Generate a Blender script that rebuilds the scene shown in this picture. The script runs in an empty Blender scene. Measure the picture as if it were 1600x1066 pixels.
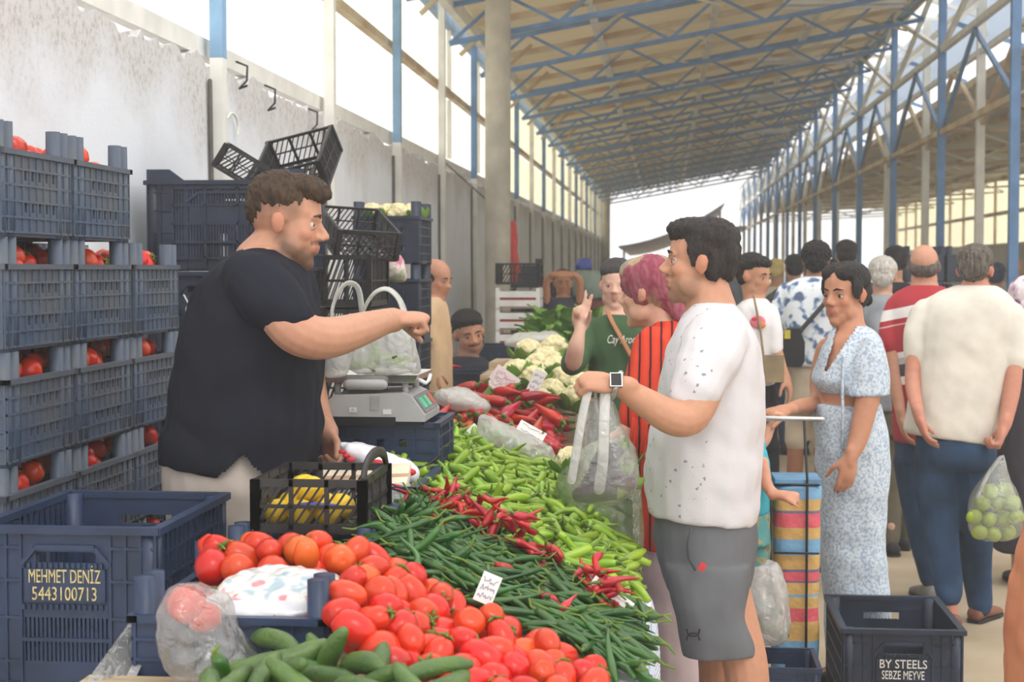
import bpy, bmesh, math, random
import numpy as np
from mathutils import Vector, Matrix, noise, Quaternion
R = random.Random(7)
SC = bpy.context.scene
COL = SC.collection
PI = math.pi
V = Vector

# ------------------------------------------------------------------ camera, sky, light, exposure
FPX = 2500.0
YAW = math.atan(240 / FPX)
PITCH = math.atan(113 / FPX)
CAM = V((0, 0, 1.61))
cd = bpy.data.cameras.new('camera')
cd.sensor_width = 36
cd.lens = FPX / 1600 * 36
cd.clip_end = 400
cam = bpy.data.objects.new('camera', cd)
cam.location = CAM
cam.rotation_euler = (PI / 2 - PITCH, 0, YAW)
COL.objects.link(cam)
SC.camera = cam
cd.dof.use_dof = True
cd.dof.focus_distance = 4.3
cd.dof.aperture_fstop = 7.0

world = bpy.data.worlds.new('overcast_sky')
SC.world = world
world.use_nodes = True
wb = world.node_tree.nodes['Background']
wb.inputs[0].default_value = (1.0, 0.985, 0.96, 1)
wb.inputs[1].default_value = 1.45
sd = bpy.data.lights.new('sun', 'SUN')
sd.energy = .7
sd.angle = math.radians(25)
sd.color = (1, .97, .92)
sun = bpy.data.objects.new('sun', sd)
sun.rotation_euler = (math.radians(38), math.radians(14), math.radians(10))
COL.objects.link(sun)
SC.view_settings.view_transform = 'Standard'
SC.view_settings.look = 'None'
SC.view_settings.gamma = 1
SC.view_settings.use_curve_mapping = False
SC.view_settings.exposure = 0.38

# ------------------------------------------------------------------ helpers
_cy, _sy, _cp, _sp = math.cos(YAW), math.sin(YAW), math.cos(PITCH), math.sin(PITCH)
CF = V((-_sy * _cp, _cy * _cp, -_sp)); CR = V((_cy, _sy, 0)); CU = V((-_sy * _sp, _cy * _sp, _cp))
def at(px, py, Y):
    "the point at depth Y (metres along the hall) seen at a place in the photograph"
    d = CF + CR * ((px - 800) / FPX) + CU * ((533 - py) / FPX)
    return CAM + d * (Y / d.y)
def mpp(Y): return Y / FPX
def lin(c):
    def f(v):
        v /= 255
        return v / 12.92 if v <= .04045 else ((v + .055) / 1.055) ** 2.4
    return tuple(f(v) for v in c)

def tag(o, label=None, cat=None, group=None, kind=None):
    if label: o['label'] = label
    if cat: o['category'] = cat
    if group: o['group'] = group
    if kind: o['kind'] = kind
    return o
def empty(name, loc, label=None, cat=None, group=None, rz=0, kind=None):
    o = bpy.data.objects.new(name, None)
    o.location = loc
    o.rotation_euler = (0, 0, rz)
    o.empty_display_size = .05
    COL.objects.link(o)
    return tag(o, label, cat, group, kind)
def link(name, me, m=None, parent=None, loc=None, rot=None, label=None, cat=None, group=None, kind=None):
    o = bpy.data.objects.new(name, me)
    if m is not None and not me.materials: me.materials.append(m)
    COL.objects.link(o)
    if parent: o.parent = parent
    if loc is not None: o.location = loc
    if rot is not None: o.rotation_euler = rot
    return tag(o, label, cat, group, kind)
KIDS = {}
def dup(o, loc, rot=None, label=None, group=None, scale=None):
    "a copy of a thing with copies of its parts and their sub-parts, sharing mesh data"
    def rec(a, parent):
        c = a.copy()
        COL.objects.link(c)
        c.parent = parent
        for ch in a.children: rec(ch, c)
        return c
    r = rec(o, None)
    r.location = loc
    if rot is not None: r.rotation_euler = rot
    if label: r['label'] = label
    if group: r['group'] = group
    if scale is not None: r.scale = (scale,) * 3 if isinstance(scale, (int, float)) else scale
    return r

class MB:
    "collects simple shapes into one mesh"
    def __init__(s): s.v = []; s.f = []; s.m = []; s.sm = []
    def add(s, vs, fs, mi=0, smooth=False):
        n = len(s.v)
        s.v += [tuple(p) for p in vs]
        s.f += [tuple(i + n for i in f) for f in fs]
        s.m += [mi] * len(fs); s.sm += [smooth] * len(fs)
    def box(s, c, size, rot=None, mi=0):
        x, y, z = size[0] / 2, size[1] / 2, size[2] / 2
        p = [V((a * x, b * y, d * z)) for d in (-1, 1) for b in (-1, 1) for a in (-1, 1)]
        if rot is not None: p = [rot @ q for q in p]
        c = V(c)
        s.add([q + c for q in p], [(0, 2, 3, 1), (4, 5, 7, 6), (0, 1, 5, 4), (2, 6, 7, 3), (0, 4, 6, 2), (1, 3, 7, 5)], mi)
    def box2(s, a, b, mi=0):
        s.box(((a[0] + b[0]) / 2, (a[1] + b[1]) / 2, (a[2] + b[2]) / 2), (abs(b[0] - a[0]), abs(b[1] - a[1]), abs(b[2] - a[2])), None, mi)
    def bar(s, p0, p1, w, h, up=(0, 0, 1), mi=0):
        p0, p1 = V(p0), V(p1)
        d = p1 - p0
        L = d.length
        if L < 1e-6: return
        d /= L
        u = V(up)
        if abs(d.dot(u)) > .95: u = V((0, 1, 0)) if abs(d.y) < .9 else V((1, 0, 0))
        x = u.cross(d).normalized(); z = d.cross(x)
        s.box((p0 + p1) / 2, (w, L, h), Matrix((x, d, z)).transposed(), mi)
    def rings(s, rings, mi=0, smooth=True, cap=True, closed=False):
        n = len(rings[0]); vs = [p for r in rings for p in r]; fs = []
        m = len(rings)
        for i in range(m if closed else m - 1):
            a, b = i * n, ((i + 1) % m) * n
            for k in range(n):
                fs.append((a + k, a + (k + 1) % n, b + (k + 1) % n, b + k))
        if cap and not closed:
            fs.append(tuple(range(n - 1, -1, -1))); fs.append(tuple((m - 1) * n + k for k in range(n)))
        s.add(vs, fs, mi, smooth)
    def tube(s, pts, rad, seg=10, mi=0, round_ends=True, flat=1.0, smooth=True, cap=True):
        pts = [V(p) for p in pts]
        if not hasattr(rad, '__len__'): rad = [rad] * len(pts)
        if round_ends:
            d0 = (pts[0] - pts[1]).normalized(); d1 = (pts[-1] - pts[-2]).normalized()
            pts = [pts[0] + d0 * rad[0] * .95, pts[0] + d0 * rad[0] * .7] + pts + [pts[-1] + d1 * rad[-1] * .7, pts[-1] + d1 * rad[-1] * .95]
            rad = [rad[0] * .3, rad[0] * .72] + list(rad) + [rad[-1] * .72, rad[-1] * .3]
        t0 = (pts[1] - pts[0]).normalized()
        ref = V((0, 0, 1)) if abs(t0.z) < .9 else V((1, 0, 0))
        x = ref.cross(t0).normalized()
        rs = []
        for i, p in enumerate(pts):
            t = (pts[min(i + 1, len(pts) - 1)] - pts[max(i - 1, 0)]).normalized()
            x = (x - t * x.dot(t)).normalized()
            y = t.cross(x)
            rs.append([p + (x * math.cos(2 * PI * k / seg) + y * math.sin(2 * PI * k / seg) * flat) * rad[i] for k in range(seg)])
        s.rings(rs, mi, smooth, cap)
    def ell(s, c, r, rot=None, seg=14, mi=0, ns=9):
        c = V(c)
        if not hasattr(r, '__len__'): r = (r, r, r)
        rs = []
        for i in range(ns):
            a = -PI / 2 + PI * (i + .25) / (ns - .5)
            ring = []
            for k in range(seg):
                b = 2 * PI * k / seg
                p = V((r[0] * math.cos(a) * math.cos(b), r[1] * math.cos(a) * math.sin(b), r[2] * math.sin(a)))
                ring.append(c + (rot @ p if rot is not None else p))
            rs.append(ring)
        s.rings(rs, mi, True)
    def mesh(s, name='m', mats=()):
        me = bpy.data.meshes.new(name)
        me.from_pydata(s.v, [], s.f)
        for m in mats: me.materials.append(m)
        if len(s.f):
            me.polygons.foreach_set('material_index', s.m)
            me.polygons.foreach_set('use_smooth', s.sm)
        me.update()
        return me
    def build(s, name, m, parent=None, loc=None, rot=None, **kw):
        ms = m if isinstance(m, (list, tuple)) else [m]
        return link(name, s.mesh(name, ms), None, parent, loc, rot, **kw)
    def shift(s, o):
        o = V(o); s.v = [tuple(V(p) - o) for p in s.v]; return s

TMP = bpy.data.scenes.new('tmp')
def remesh(mb, voxel, smooth=3, factor=.5):
    "one continuous skin around overlapping shapes"
    me = mb.mesh('raw')
    o = bpy.data.objects.new('raw', me)
    TMP.collection.objects.link(o)
    m = o.modifiers.new('r', 'REMESH'); m.mode = 'VOXEL'; m.voxel_size = voxel; m.use_smooth_shade = True
    if smooth:
        k = o.modifiers.new('s', 'SMOOTH'); k.factor = factor; k.iterations = smooth
    TMP.view_layers[0].update(); dg = TMP.view_layers[0].depsgraph

    out = bpy.data.meshes.new_from_object(o.evaluated_get(dg), depsgraph=dg)
    bpy.data.objects.remove(o); bpy.data.meshes.remove(me)
    return out
def displace(me, fn):
    n = len(me.vertices)
    co = np.empty(n * 3, np.float32); me.vertices.foreach_get('co', co); co = co.reshape(-1, 3)
    no = np.empty(n * 3, np.float32); me.vertex_normals.foreach_get('vector', no); no = no.reshape(-1, 3)
    d = np.array([fn(V(c), V(q)) for c, q in zip(co, no)], np.float32)
    co += no * d[:, None]
    me.vertices.foreach_set('co', co.ravel()); me.update()
def smooth_pts(pts, k=4):
    "Catmull-Rom through tuples"
    P = [np.array(p, float) for p in pts]
    out = []
    for i in range(len(P) - 1):
        p0 = P[max(i - 1, 0)]; p1 = P[i]; p2 = P[i + 1]; p3 = P[min(i + 2, len(P) - 1)]
        for j in range(k):
            t = j / k
            out.append(.5 * (2 * p1 + (p2 - p0) * t + (2 * p0 - 5 * p1 + 4 * p2 - p3) * t * t + (3 * p1 - p0 - 3 * p2 + p3) * t ** 3))
    out.append(P[-1])
    return out

# ------------------------------------------------------------------ materials
class N:
    def __init__(s, name):
        s.m = bpy.data.materials.new(name); s.m.use_nodes = True
        s.t = s.m.node_tree; s.b = s.t.nodes['Principled BSDF']; s.out = s.t.nodes['Material Output']
    def n(s, t, **kw):
        k = s.t.nodes.new(t)
        for a, b in kw.items(): setattr(k, a, b)
        return k
    def l(s, a, b): s.t.links.new(a, b)
def mat(name, c, rough=.6, var=.12, scale=12, bump=.0, bscale=60, spec=.4, metal=0, c2=None, hue=0, sub=0, coat=0, stretch=None, coord='Object', trans=0):
    "noise-varied colour with fine relief; c in 0-255 display values"
    k = N(name)
    c = lin(c)
    b = k.b
    b.inputs['Roughness'].default_value = rough
    b.inputs['Metallic'].default_value = metal
    b.inputs['Specular IOR Level'].default_value = spec
    if coat:
        b.inputs['Coat Weight'].default_value = coat; b.inputs['Coat Roughness'].default_value = .12
    tc = k.n('ShaderNodeTexCoord')
    src = tc.outputs[coord]
    if stretch:
        mp = k.n('ShaderNodeMapping'); mp.inputs['Scale'].default_value = stretch
        k.l(src, mp.inputs[0]); src = mp.outputs[0]
    nz = k.n('ShaderNodeTexNoise'); nz.inputs['Scale'].default_value = scale; nz.inputs['Detail'].default_value = 4
    k.l(src, nz.inputs['Vector'])
    rp = k.n('ShaderNodeValToRGB')
    d = c2 and lin(c2) or tuple(max(0, v * (1 - 2 * var)) for v in c)
    e = c if c2 else tuple(min(1, v * (1 + var)) for v in c)
    rp.color_ramp.elements[0].color = (*d, 1); rp.color_ramp.elements[0].position = .32
    rp.color_ramp.elements[1].color = (*e, 1); rp.color_ramp.elements[1].position = .68
    k.l(nz.outputs[0], rp.inputs[0])
    o = rp.outputs[0]
    if hue:
        oi = k.n('ShaderNodeObjectInfo'); hs = k.n('ShaderNodeHueSaturation')
        mr = k.n('ShaderNodeMapRange'); mr.inputs[3].default_value = .5 - hue; mr.inputs[4].default_value = .5 + hue
        k.l(oi.outputs['Random'], mr.inputs[0]); k.l(mr.outputs[0], hs.inputs['Hue'])
        m2 = k.n('ShaderNodeMapRange'); m2.inputs[3].default_value = .8; m2.inputs[4].default_value = 1.15
        mu = k.n('ShaderNodeMath', operation='FRACT'); m3 = k.n('ShaderNodeMath', operation='MULTIPLY'); m3.inputs[1].default_value = 17.3
        k.l(oi.outputs['Random'], m3.inputs[0]); k.l(m3.outputs[0], mu.inputs[0]); k.l(mu.outputs[0], m2.inputs[0]); k.l(m2.outputs[0], hs.inputs['Value'])
        k.l(o, hs.inputs['Color']); o = hs.outputs[0]
    k.l(o, b.inputs['Base Color'])
    if sub:
        b.inputs['Subsurface Weight'].default_value = sub; b.inputs['Subsurface Radius'].default_value = (.012, .005, .003); b.inputs['Subsurface Scale'].default_value = 1
    if bump:
        n2 = k.n('ShaderNodeTexNoise'); n2.inputs['Scale'].default_value = bscale; n2.inputs['Detail'].default_value = 3
        k.l(src, n2.inputs['Vector'])
        bp = k.n('ShaderNodeBump'); bp.inputs['Strength'].default_value = bump; bp.inputs['Distance'].default_value = .01
        k.l(n2.outputs[0], bp.inputs['Height']); k.l(bp.outputs[0], b.inputs['Normal'])
    return k.m
def ramp_mat(name, src, stops, rough=.8, coord='Object', stretch=(1, 1, 1), bump=0, interp='CONSTANT', **kw):
    "a printed pattern: src is a texture node type, stops map its value to colours"
    k = N(name)
    tc = k.n('ShaderNodeTexCoord'); mp = k.n('ShaderNodeMapping'); mp.inputs['Scale'].default_value = stretch
    k.l(tc.outputs[coord], mp.inputs[0])
    tx = k.n(src)
    for a, v in kw.items():
        if a in ('wave_type', 'bands_direction', 'feature', 'distance', 'wave_profile'): setattr(tx, a, v)
        else: tx.inputs[a].default_value = v
    k.l(mp.outputs[0], tx.inputs['Vector'])
    rp = k.n('ShaderNodeValToRGB'); rp.color_ramp.interpolation = interp
    el = rp.color_ramp.elements
    while len(el) < len(stops): el.new(.5)
    for e, (p, c) in zip(el, stops): e.position = p; e.color = (*lin(c), 1)
    k.l(tx.outputs['Distance' if src == 'ShaderNodeTexVoronoi' else 0], rp.inputs[0])
    k.l(rp.outputs[0], k.b.inputs['Base Color'])
    k.b.inputs['Roughness'].default_value = rough
    k.b.inputs['Specular IOR Level'].default_value = .2
    if bump:
        bp = k.n('ShaderNodeBump'); bp.inputs['Strength'].default_value = bump; bp.inputs['Distance'].default_value = .005
        k.l(tx.outputs[0], bp.inputs['Height']); k.l(bp.outputs[0], k.b.inputs['Normal'])
    return k.m
def film(name, c, clear=.6, rough=.12, gloss=.25, wr=30, edge=.3):
    "thin plastic film: partly clear, partly milky, with crinkle gloss"
    k = N(name)
    t = k.n('ShaderNodeBsdfTransparent'); d = k.n('ShaderNodeBsdfDiffuse'); tl = k.n('ShaderNodeBsdfTranslucent'); g = k.n('ShaderNodeBsdfGlossy')
    for q in (d, tl): q.inputs[0].default_value = (*lin(c), 1)
    t.inputs[0].default_value = (*[.5 + .5 * v for v in lin(c)], 1)
    g.inputs['Roughness'].default_value = rough
    tc = k.n('ShaderNodeTexCoord'); nz = k.n('ShaderNodeTexNoise'); nz.inputs['Scale'].default_value = wr; nz.inputs['Detail'].default_value = 3; nz.inputs['Distortion'].default_value = 1.2
    k.l(tc.outputs['Object'], nz.inputs['Vector'])
    bp = k.n('ShaderNodeBump'); bp.inputs['Strength'].default_value = .7; bp.inputs['Distance'].default_value = .012
    k.l(nz.outputs[0], bp.inputs['Height'])
    for q in (g, d): k.l(bp.outputs[0], q.inputs['Normal'])
    a = k.n('ShaderNodeMixShader'); a.inputs[0].default_value = .45; k.l(d.outputs[0], a.inputs[1]); k.l(tl.outputs[0], a.inputs[2])
    b = k.n('ShaderNodeMixShader'); b.inputs[0].default_value = clear; k.l(a.outputs[0], b.inputs[1]); k.l(t.outputs[0], b.inputs[2])
    lw = k.n('ShaderNodeLayerWeight'); lw.inputs[0].default_value = .35
    mu = k.n('ShaderNodeMath', operation='MULTIPLY_ADD'); mu.inputs[1].default_value = edge; mu.inputs[2].default_value = gloss * .22
    k.l(lw.outputs['Facing'], mu.inputs[0]); k.l(bp.outputs[0], lw.inputs['Normal'])
    e = k.n('ShaderNodeMixShader'); k.l(mu.outputs[0], e.inputs[0]); k.l(b.outputs[0], e.inputs[1]); k.l(g.outputs[0], e.inputs[2])
    k.l(e.outputs[0], k.out.inputs[0])
    return k.m

M = {}
M['blue_steel'] = mat('blue painted steel', (98, 138, 186), .5, .12, 5)
M['blue_faded'] = mat('faded blue paint', (130, 168, 202), .5, .15, 5)
M['white_steel'] = mat('white painted steel', (230, 229, 222), .55, .06, 6)
M['cream_steel'] = mat('cream steel with rust', (216, 205, 172), .6, .1, 2.2, c2=(176, 138, 92))
M['concrete'] = mat('column concrete', (190, 184, 170), .85, .1, 5, .3, 40)
M['floor'] = mat('worn concrete floor', (186, 170, 146), .7, .14, 1.5, .15, 30, c2=(156, 138, 112))
M['navy_plastic'] = mat('dark blue crate plastic', (44, 54, 74), .42, .2, 9, .05, 80, c2=(34, 40, 54))
M['crate_plastic'] = mat('dusty blue crate plastic', (66, 82, 106), .5, .2, 7, .05, 60, c2=(86, 92, 100))
M['big_plastic'] = mat('blue plastic of the large crates', (44, 61, 92), .4, .2, 6, .05, 60, c2=(34, 46, 70))
M['black_plastic'] = mat('black crate plastic', (44, 42, 42), .4, .2, 9)
M['black'] = mat('black rubber', (26, 26, 28), .5, .1)
M['white_plastic'] = mat('white plastic', (226, 226, 224), .4, .05)
M['grey_plastic'] = mat('light grey casing', (176, 176, 176), .4, .05)
M['steel'] = mat('brushed steel', (196, 194, 190), .28, .08, 20, metal=.85)
M['paper'] = mat('white paper card', (232, 230, 226), .7, .04)
M['pink_paper'] = mat('pinkish paper card', (226, 208, 206), .7, .04)
M['ink'] = mat('blue ink', (58, 66, 140), .6, .05)
M['ink_grey'] = mat('pale pencil ink', (150, 140, 160), .6, .05)
M['letter_gold'] = mat('worn yellowed lettering', (206, 190, 136), .6, .2, 60)
M['letter_white'] = mat('white lettering', (226, 224, 216), .6, .05)
M['wood'] = mat('raw plank', (178, 158, 128), .7, .15, 6, stretch=(1, 8, 8))
M['label_blue'] = mat('blue print', (60, 80, 180), .5, .1)
# ------------------------------------------------------------------ the setting
WX = -2.05                                                  # inner face of the stall-side wall
BAY, Y0 = 2.43, 7.13
NB = 19
YEND = Y0 + BAY * 19
def roof_z(x): return 4.04 + .18 * (x + 1.95)

b = MB(); b.box2((-9, -1.5, -.1), (14, 75, 0))
b.build('floor', M['floor'], kind='structure')

# whitewashed concrete wall with a broken, rough top edge
def wall_material():
    k = N('whitewashed rough concrete')
    tc = k.n('ShaderNodeTexCoord'); sp = k.n('ShaderNodeSeparateXYZ'); k.l(tc.outputs['Object'], sp.inputs[0])
    nz = k.n('ShaderNodeTexNoise'); nz.inputs['Scale'].default_value = 1.6; nz.inputs['Detail'].default_value = 5
    k.l(tc.outputs['Object'], nz.inputs['Vector'])
    ad = k.n('ShaderNodeMath', operation='MULTIPLY_ADD'); ad.inputs[1].default_value = .9; k.l(nz.outputs[0], ad.inputs[0]); k.l(sp.outputs[2], ad.inputs[2])
    st = k.n('ShaderNodeMapRange'); st.inputs[1].default_value = 2.62; st.inputs[2].default_value = 2.85; k.l(ad.outputs[0], st.inputs[0])
    sk = k.n('ShaderNodeTexNoise'); sk.inputs['Scale'].default_value = 34; sk.inputs['Detail'].default_value = 6; sk.inputs['Roughness'].default_value = .7
    k.l(tc.outputs['Object'], sk.inputs['Vector'])
    r1 = k.n('ShaderNodeValToRGB')
    for e, (p, c) in zip(r1.color_ramp.elements, ((.34, (176, 170, 166)), (.52, (206, 204, 204)))): e.position = p; e.color = (*lin(c), 1)
    k.l(sk.outputs[0], r1.inputs[0])
    mp = k.n('ShaderNodeMapping'); mp.inputs['Scale'].default_value = (1, 1.6, .8); k.l(tc.outputs['Object'], mp.inputs[0])
    n3 = k.n('ShaderNodeTexNoise'); n3.inputs['Scale'].default_value = 2; n3.inputs['Detail'].default_value = 6; k.l(mp.outputs[0], n3.inputs['Vector'])
    r2 = k.n('ShaderNodeValToRGB')
    for e, (p, c) in zip(r2.color_ramp.elements, ((.25, (214, 215, 218)), (.5, (222, 226, 233)))): e.position = p; e.color = (*lin(c), 1)
    k.l(n3.outputs[0], r2.inputs[0])
    mx = k.n('ShaderNodeMixRGB'); k.l(st.outputs[0], mx.inputs[0]); k.l(r2.outputs[0], mx.inputs[1]); k.l(r1.outputs[0], mx.inputs[2])
    k.l(mx.outputs[0], k.b.inputs['Base Color']); k.b.inputs['Roughness'].default_value = .9; k.b.inputs['Specular IOR Level'].default_value = .15
    bp = k.n('ShaderNodeBump'); bp.inputs['Strength'].default_value = .18; bp.inputs['Distance'].default_value = .012
    k.l(sk.outputs[0], bp.inputs['Height']); k.l(bp.outputs[0], k.b.inputs['Normal'])
    return k.m
M['wall'] = wall_material()
b = MB()
ys = np.arange(2.0, YEND + 2, .05)
top = [2.53 + .045 * noise.noise(V((y * 3.1, 0, 0))) + .03 * noise.noise(V((y * 11, 5, 0))) + .018 * R.uniform(-1, 1) for y in ys]
vs = []
for y, t in zip(ys, top):
    vs += [(WX, y, 0), (WX, y, t), (WX - .2, y, t - .02), (WX - .2, y, 0)]
fs = []
for i in range(len(ys) - 1):
    a = i * 4
    fs += [(a, a + 4, a + 5, a + 1), (a + 1, a + 5, a + 6, a + 2), (a + 2, a + 6, a + 7, a + 3)]
n = len(vs)
fs += [(0, 1, 2, 3), (n - 1, n - 2, n - 3, n - 4)]
b.add(vs, fs)
wall_left = b.build('wall_left', M['wall'], kind='structure')

# steel posts on the wall, painted white low down and blue or cream above, girts and the milky sheets between them
def sheet_material(name, c, clear):
    k = N(name)
    t = k.n('ShaderNodeBsdfTransparent'); tl = k.n('ShaderNodeBsdfTranslucent'); d = k.n('ShaderNodeBsdfDiffuse')
    tc = k.n('ShaderNodeTexCoord'); nz = k.n('ShaderNodeTexNoise'); nz.inputs['Scale'].default_value = 3; k.l(tc.outputs['Object'], nz.inputs['Vector'])
    rp = k.n('ShaderNodeValToRGB')
    rp.color_ramp.elements[0].color = (*[v * .92 for v in lin(c)], 1); rp.color_ramp.elements[1].color = (*lin(c), 1)
    k.l(nz.outputs[0], rp.inputs[0]); k.l(rp.outputs[0], tl.inputs[0]); k.l(rp.outputs[0], d.inputs[0])
    t.inputs[0].default_value = (*lin(c), 1)
    a = k.n('ShaderNodeMixShader'); a.inputs[0].default_value = .12; k.l(tl.outputs[0], a.inputs[1]); k.l(d.outputs[0], a.inputs[2])
    e = k.n('ShaderNodeMixShader'); e.inputs[0].default_value = clear; k.l(a.outputs[0], e.inputs[1]); k.l(t.outputs[0], e.inputs[2])
    k.l(e.outputs[0], k.out.inputs[0])
    return k.m
M['sheet'] = sheet_material('milky translucent sheet', (255, 254, 246), .72)
M['sheet_far'] = sheet_material('pale yellow translucent sheet', (255, 251, 232), .55)
def P(name, mb, m, par): return mb.build(name, m, par)
for i in range(-1, 19):
    y = Y0 + BAY * i
    white = i % 2 == 1
    if i >= 0: b = MB(); b.box2((WX, y - .035, 0), (WX + .06, y + .035, 2.56 if not white else 4.03)); P('wall_post', b, M['white_steel'], wall_left)
    if not white:
        b = MB(); b.box2((WX, y - .035, 2.56), (WX + .06, y + .035, 4.03)); P('wall_post', b, M['blue_faded'] if i < 3 else M['blue_steel'], wall_left)
    if i >= 0: b = MB(); b.tube([(WX + .015, y - .06, .1), (WX + .02, y - .075, 1.2), (WX + .012, y - .06, 1.9), (WX + .015, y - .085, 2.45)], .011, 6); P('cable', b, mat('dark cable', (92, 86, 82)) if 'gap' not in M else M['gap'], wall_left)  # thin dark tube drawn for the dark gap beside the post
    for z0, z1 in ((2.69, 3.26), (3.36, 3.94)):
        b = MB(); b.box2((WX - .1, y + .05, z0 + .01), (WX - .094, y + BAY - .05, z1)); P('milky_sheet', b, M['sheet'] if i < 5 else M['sheet_far'], wall_left)
        if i >= 3:
            b = MB(); b.box2((WX - .09, y + BAY * .5 - .02, z0), (WX - .05, y + BAY * .5 + .02, z1)); P('mullion', b, M['white_steel'], wall_left)
for z, h, m in ((2.61, .085, 'white_steel'), (3.31, .06, 'cream_steel'), (4.0, .12, 'blue_faded')):
    b = MB(); b.box2((WX - .09, 2, z - h / 2), (WX - .03, YEND, z + h / 2)); P('girt', b, M[m], wall_left)
for y, z in ((7.55, 2.6), (8.1, 2.55), (9.1, 2.53)):       # bent wire hooks on the lower girt
    b = MB(); b.tube([(WX + .0, y, z), (WX + .05, y + .01, z - .02), (WX + .05, y, z - .09), (WX + .02, y - .02, z - .13), (WX + .06, y - .04, z - .12)], .006, 5); P('wire_hook', b, M['black'], wall_left)
b = MB(); b.tube([(WX + .02, 7.4 + .1 * math.cos(a), 2.28 + .06 * math.sin(a)) for a in np.linspace(-.6, 2.6, 9)], .007, 5); P('white_wire', b, M['white_steel'], wall_left)

# concrete columns
for cx, cy, r in ((-1.5, 14.3, .115), (-1.86, 50.0, .13)):
    b = MB(); b.tube([(cx, cy, z) for z in (0, 1, 2, 3, 4, 4.9)], [r * 1.03, r, r, r, r * 1.01, r * 1.02], 20, round_ends=False)
    b.build('column', M['concrete'], kind='structure')

# the main roof: sheets between purlins
def roof_material(name, c, c2, thin):
    "roof sheet with warm translucency added to brighten its underside"
    m = mat(name, c, .8, .1, 1.2, c2=c2); t = m.node_tree
    tl = t.nodes.new('ShaderNodeBsdfTranslucent'); tl.inputs[0].default_value = (*lin((255, 240, 206)), 1)
    mx = t.nodes.new('ShaderNodeMixShader'); mx.inputs[0].default_value = thin
    t.links.new(t.nodes['Principled BSDF'].outputs[0], mx.inputs[1]); t.links.new(tl.outputs[0], mx.inputs[2]); t.links.new(mx.outputs[0], t.nodes['Material Output'].inputs[0])
    return m
M['roof'] = roof_material('weathered roof sheet', (238, 232, 214), (226, 216, 192), .20)
M['roof_r'] = roof_material('grey roof sheet', (206, 206, 204), (196, 196, 192), .10)
xs = [-1.95, -.75, .52, 1.78, 3.02]
YR = Y0 + BAY
ceil = empty('ceiling', (0, YR, 0), kind='structure')
me_cache = {}
for i in range(1, 19):
    y = Y0 + BAY * i
    for k in range(4):
        x0, x1 = xs[k], xs[k + 1]
        key = k
        if key not in me_cache:
            b = MB(); vs = []; nx = 2; ny = 24
            for t in (0, .012):
                for a in range(ny + 1):
                    yy = BAY * a / ny
                    w = .012 * (1 if a % 4 in (0, 1) else 0)
                    for x in (x0 + .01, x1 + .02): vs.append((x, yy, roof_z(x) + .06 + w + t))
            q = (ny + 1) * 2; fs = []
            for a in range(ny):
                p = a * 2
                fs += [(p, p + 1, p + 3, p + 2), (q + p, q + p + 2, q + p + 3, q + p + 1)]
            b.add(vs, fs); me_cache[key] = b.mesh('roof_sheet', [M['roof']])
        link('roof_sheet', me_cache[key], None, ceil, (0, y - YR, 0))
for k, x in enumerate(xs):
    b = MB(); b.box2((x - .04, 0, roof_z(x) - .10), (x + .04, BAY * 18, roof_z(x) + .055)); b.build('purlin', M['white_steel'] if k < 4 else M['blue_faded'], ceil)
b = MB(); b.box2((3.04, 0, roof_z(3.02) - .14), (3.07, BAY * 18, roof_z(3.02) + .04)); b.build('gutter', mat('gutter', (176, 158, 122)), ceil)

# lattice trusses across the main hall, one to a bay, with a cream beam half way
def truss_parts(root, x0, x1, z0, z1, dep, m, n):
    for dz in (0, -dep):
        b = MB(); b.bar((x0, 0, z0 + dz), (x1, 0, z1 + dz), .045, .045); b.build('chord', m, root)
    for k in range(n):
        t0, t1 = k / n, (k + 1) / n
        a = (x0 + (x1 - x0) * t0, 0, z0 + (z1 - z0) * t0); c = (x0 + (x1 - x0) * t1, 0, z0 + (z1 - z0) * t1)
        b = MB()
        if k % 2: b.bar((a[0], 0, a[2] - 0), (c[0], 0, c[2] - dep), .028, .028)
        else: b.bar((a[0], 0, a[2] - dep), (c[0], 0, c[2] - 0), .028, .028)
        b.build('web_bar', m, root)
tr = empty('roof_truss', (0, Y0 + BAY, 0), kind='structure')
truss_parts(tr, -1.95, 3.0, roof_z(-1.95) - .06, roof_z(3.0) - .06, .34, M['blue_steel'], 10)
b = MB(); b.bar((-1.95, 1.17, roof_z(-1.95) - .07), (3.0, 1.17, roof_z(3.0) - .07), .05, .06); b.build('rafter', M['cream_steel'], tr)
for k in (2, 3, 6, 7):
    xa = -1.9 + k * .61; b = MB(); s = 1 if k % 2 else -1
    b.bar((xa, 1.17, roof_z(xa) - (.08 if s > 0 else .36)), (xa + .61, 1.17, roof_z(xa + .61) - (.36 if s > 0 else .08)), .026, .026); b.build('web_bar', M['cream_steel'], tr)
b = MB(); b.bar((-1.92, .5, 3.6), (-1.45, .5, roof_z(-1.45) - .1), .035, .035); b.build('knee_brace', M['cream_steel'], tr)
for i in range(2, 19):
    dup(tr, (0, Y0 + BAY * i, 0))
# fluorescent tubes hanging under the roof
fl = empty('fluorescent_light', (1.9, 17.6, 4.42), 'white fluorescent strip light under the roof, nearest of the hanging row', 'light', 'strip lights under the roof')
b = MB(); b.box((0, 0, .05), (1.3, .14, .05)); b.build('housing', M['white_steel'], fl)
b = MB(); b.tube([(-.6, 0, 0), (.6, 0, 0)], .02, 8); b.build('tube', M['white_plastic'], fl)
for x in (-.5, .5):
    b = MB(); b.box((x, 0, .21), (.012, .012, .3)); b.build('hanger', M['white_steel'], fl)
for y, d in ((22.3, 'second'), (27.0, 'third'), (33.5, 'fourth')):
    dup(fl, (1.9, y, 4.42), label=f'white fluorescent strip light under the roof, {d} from the near end of the row')

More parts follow.
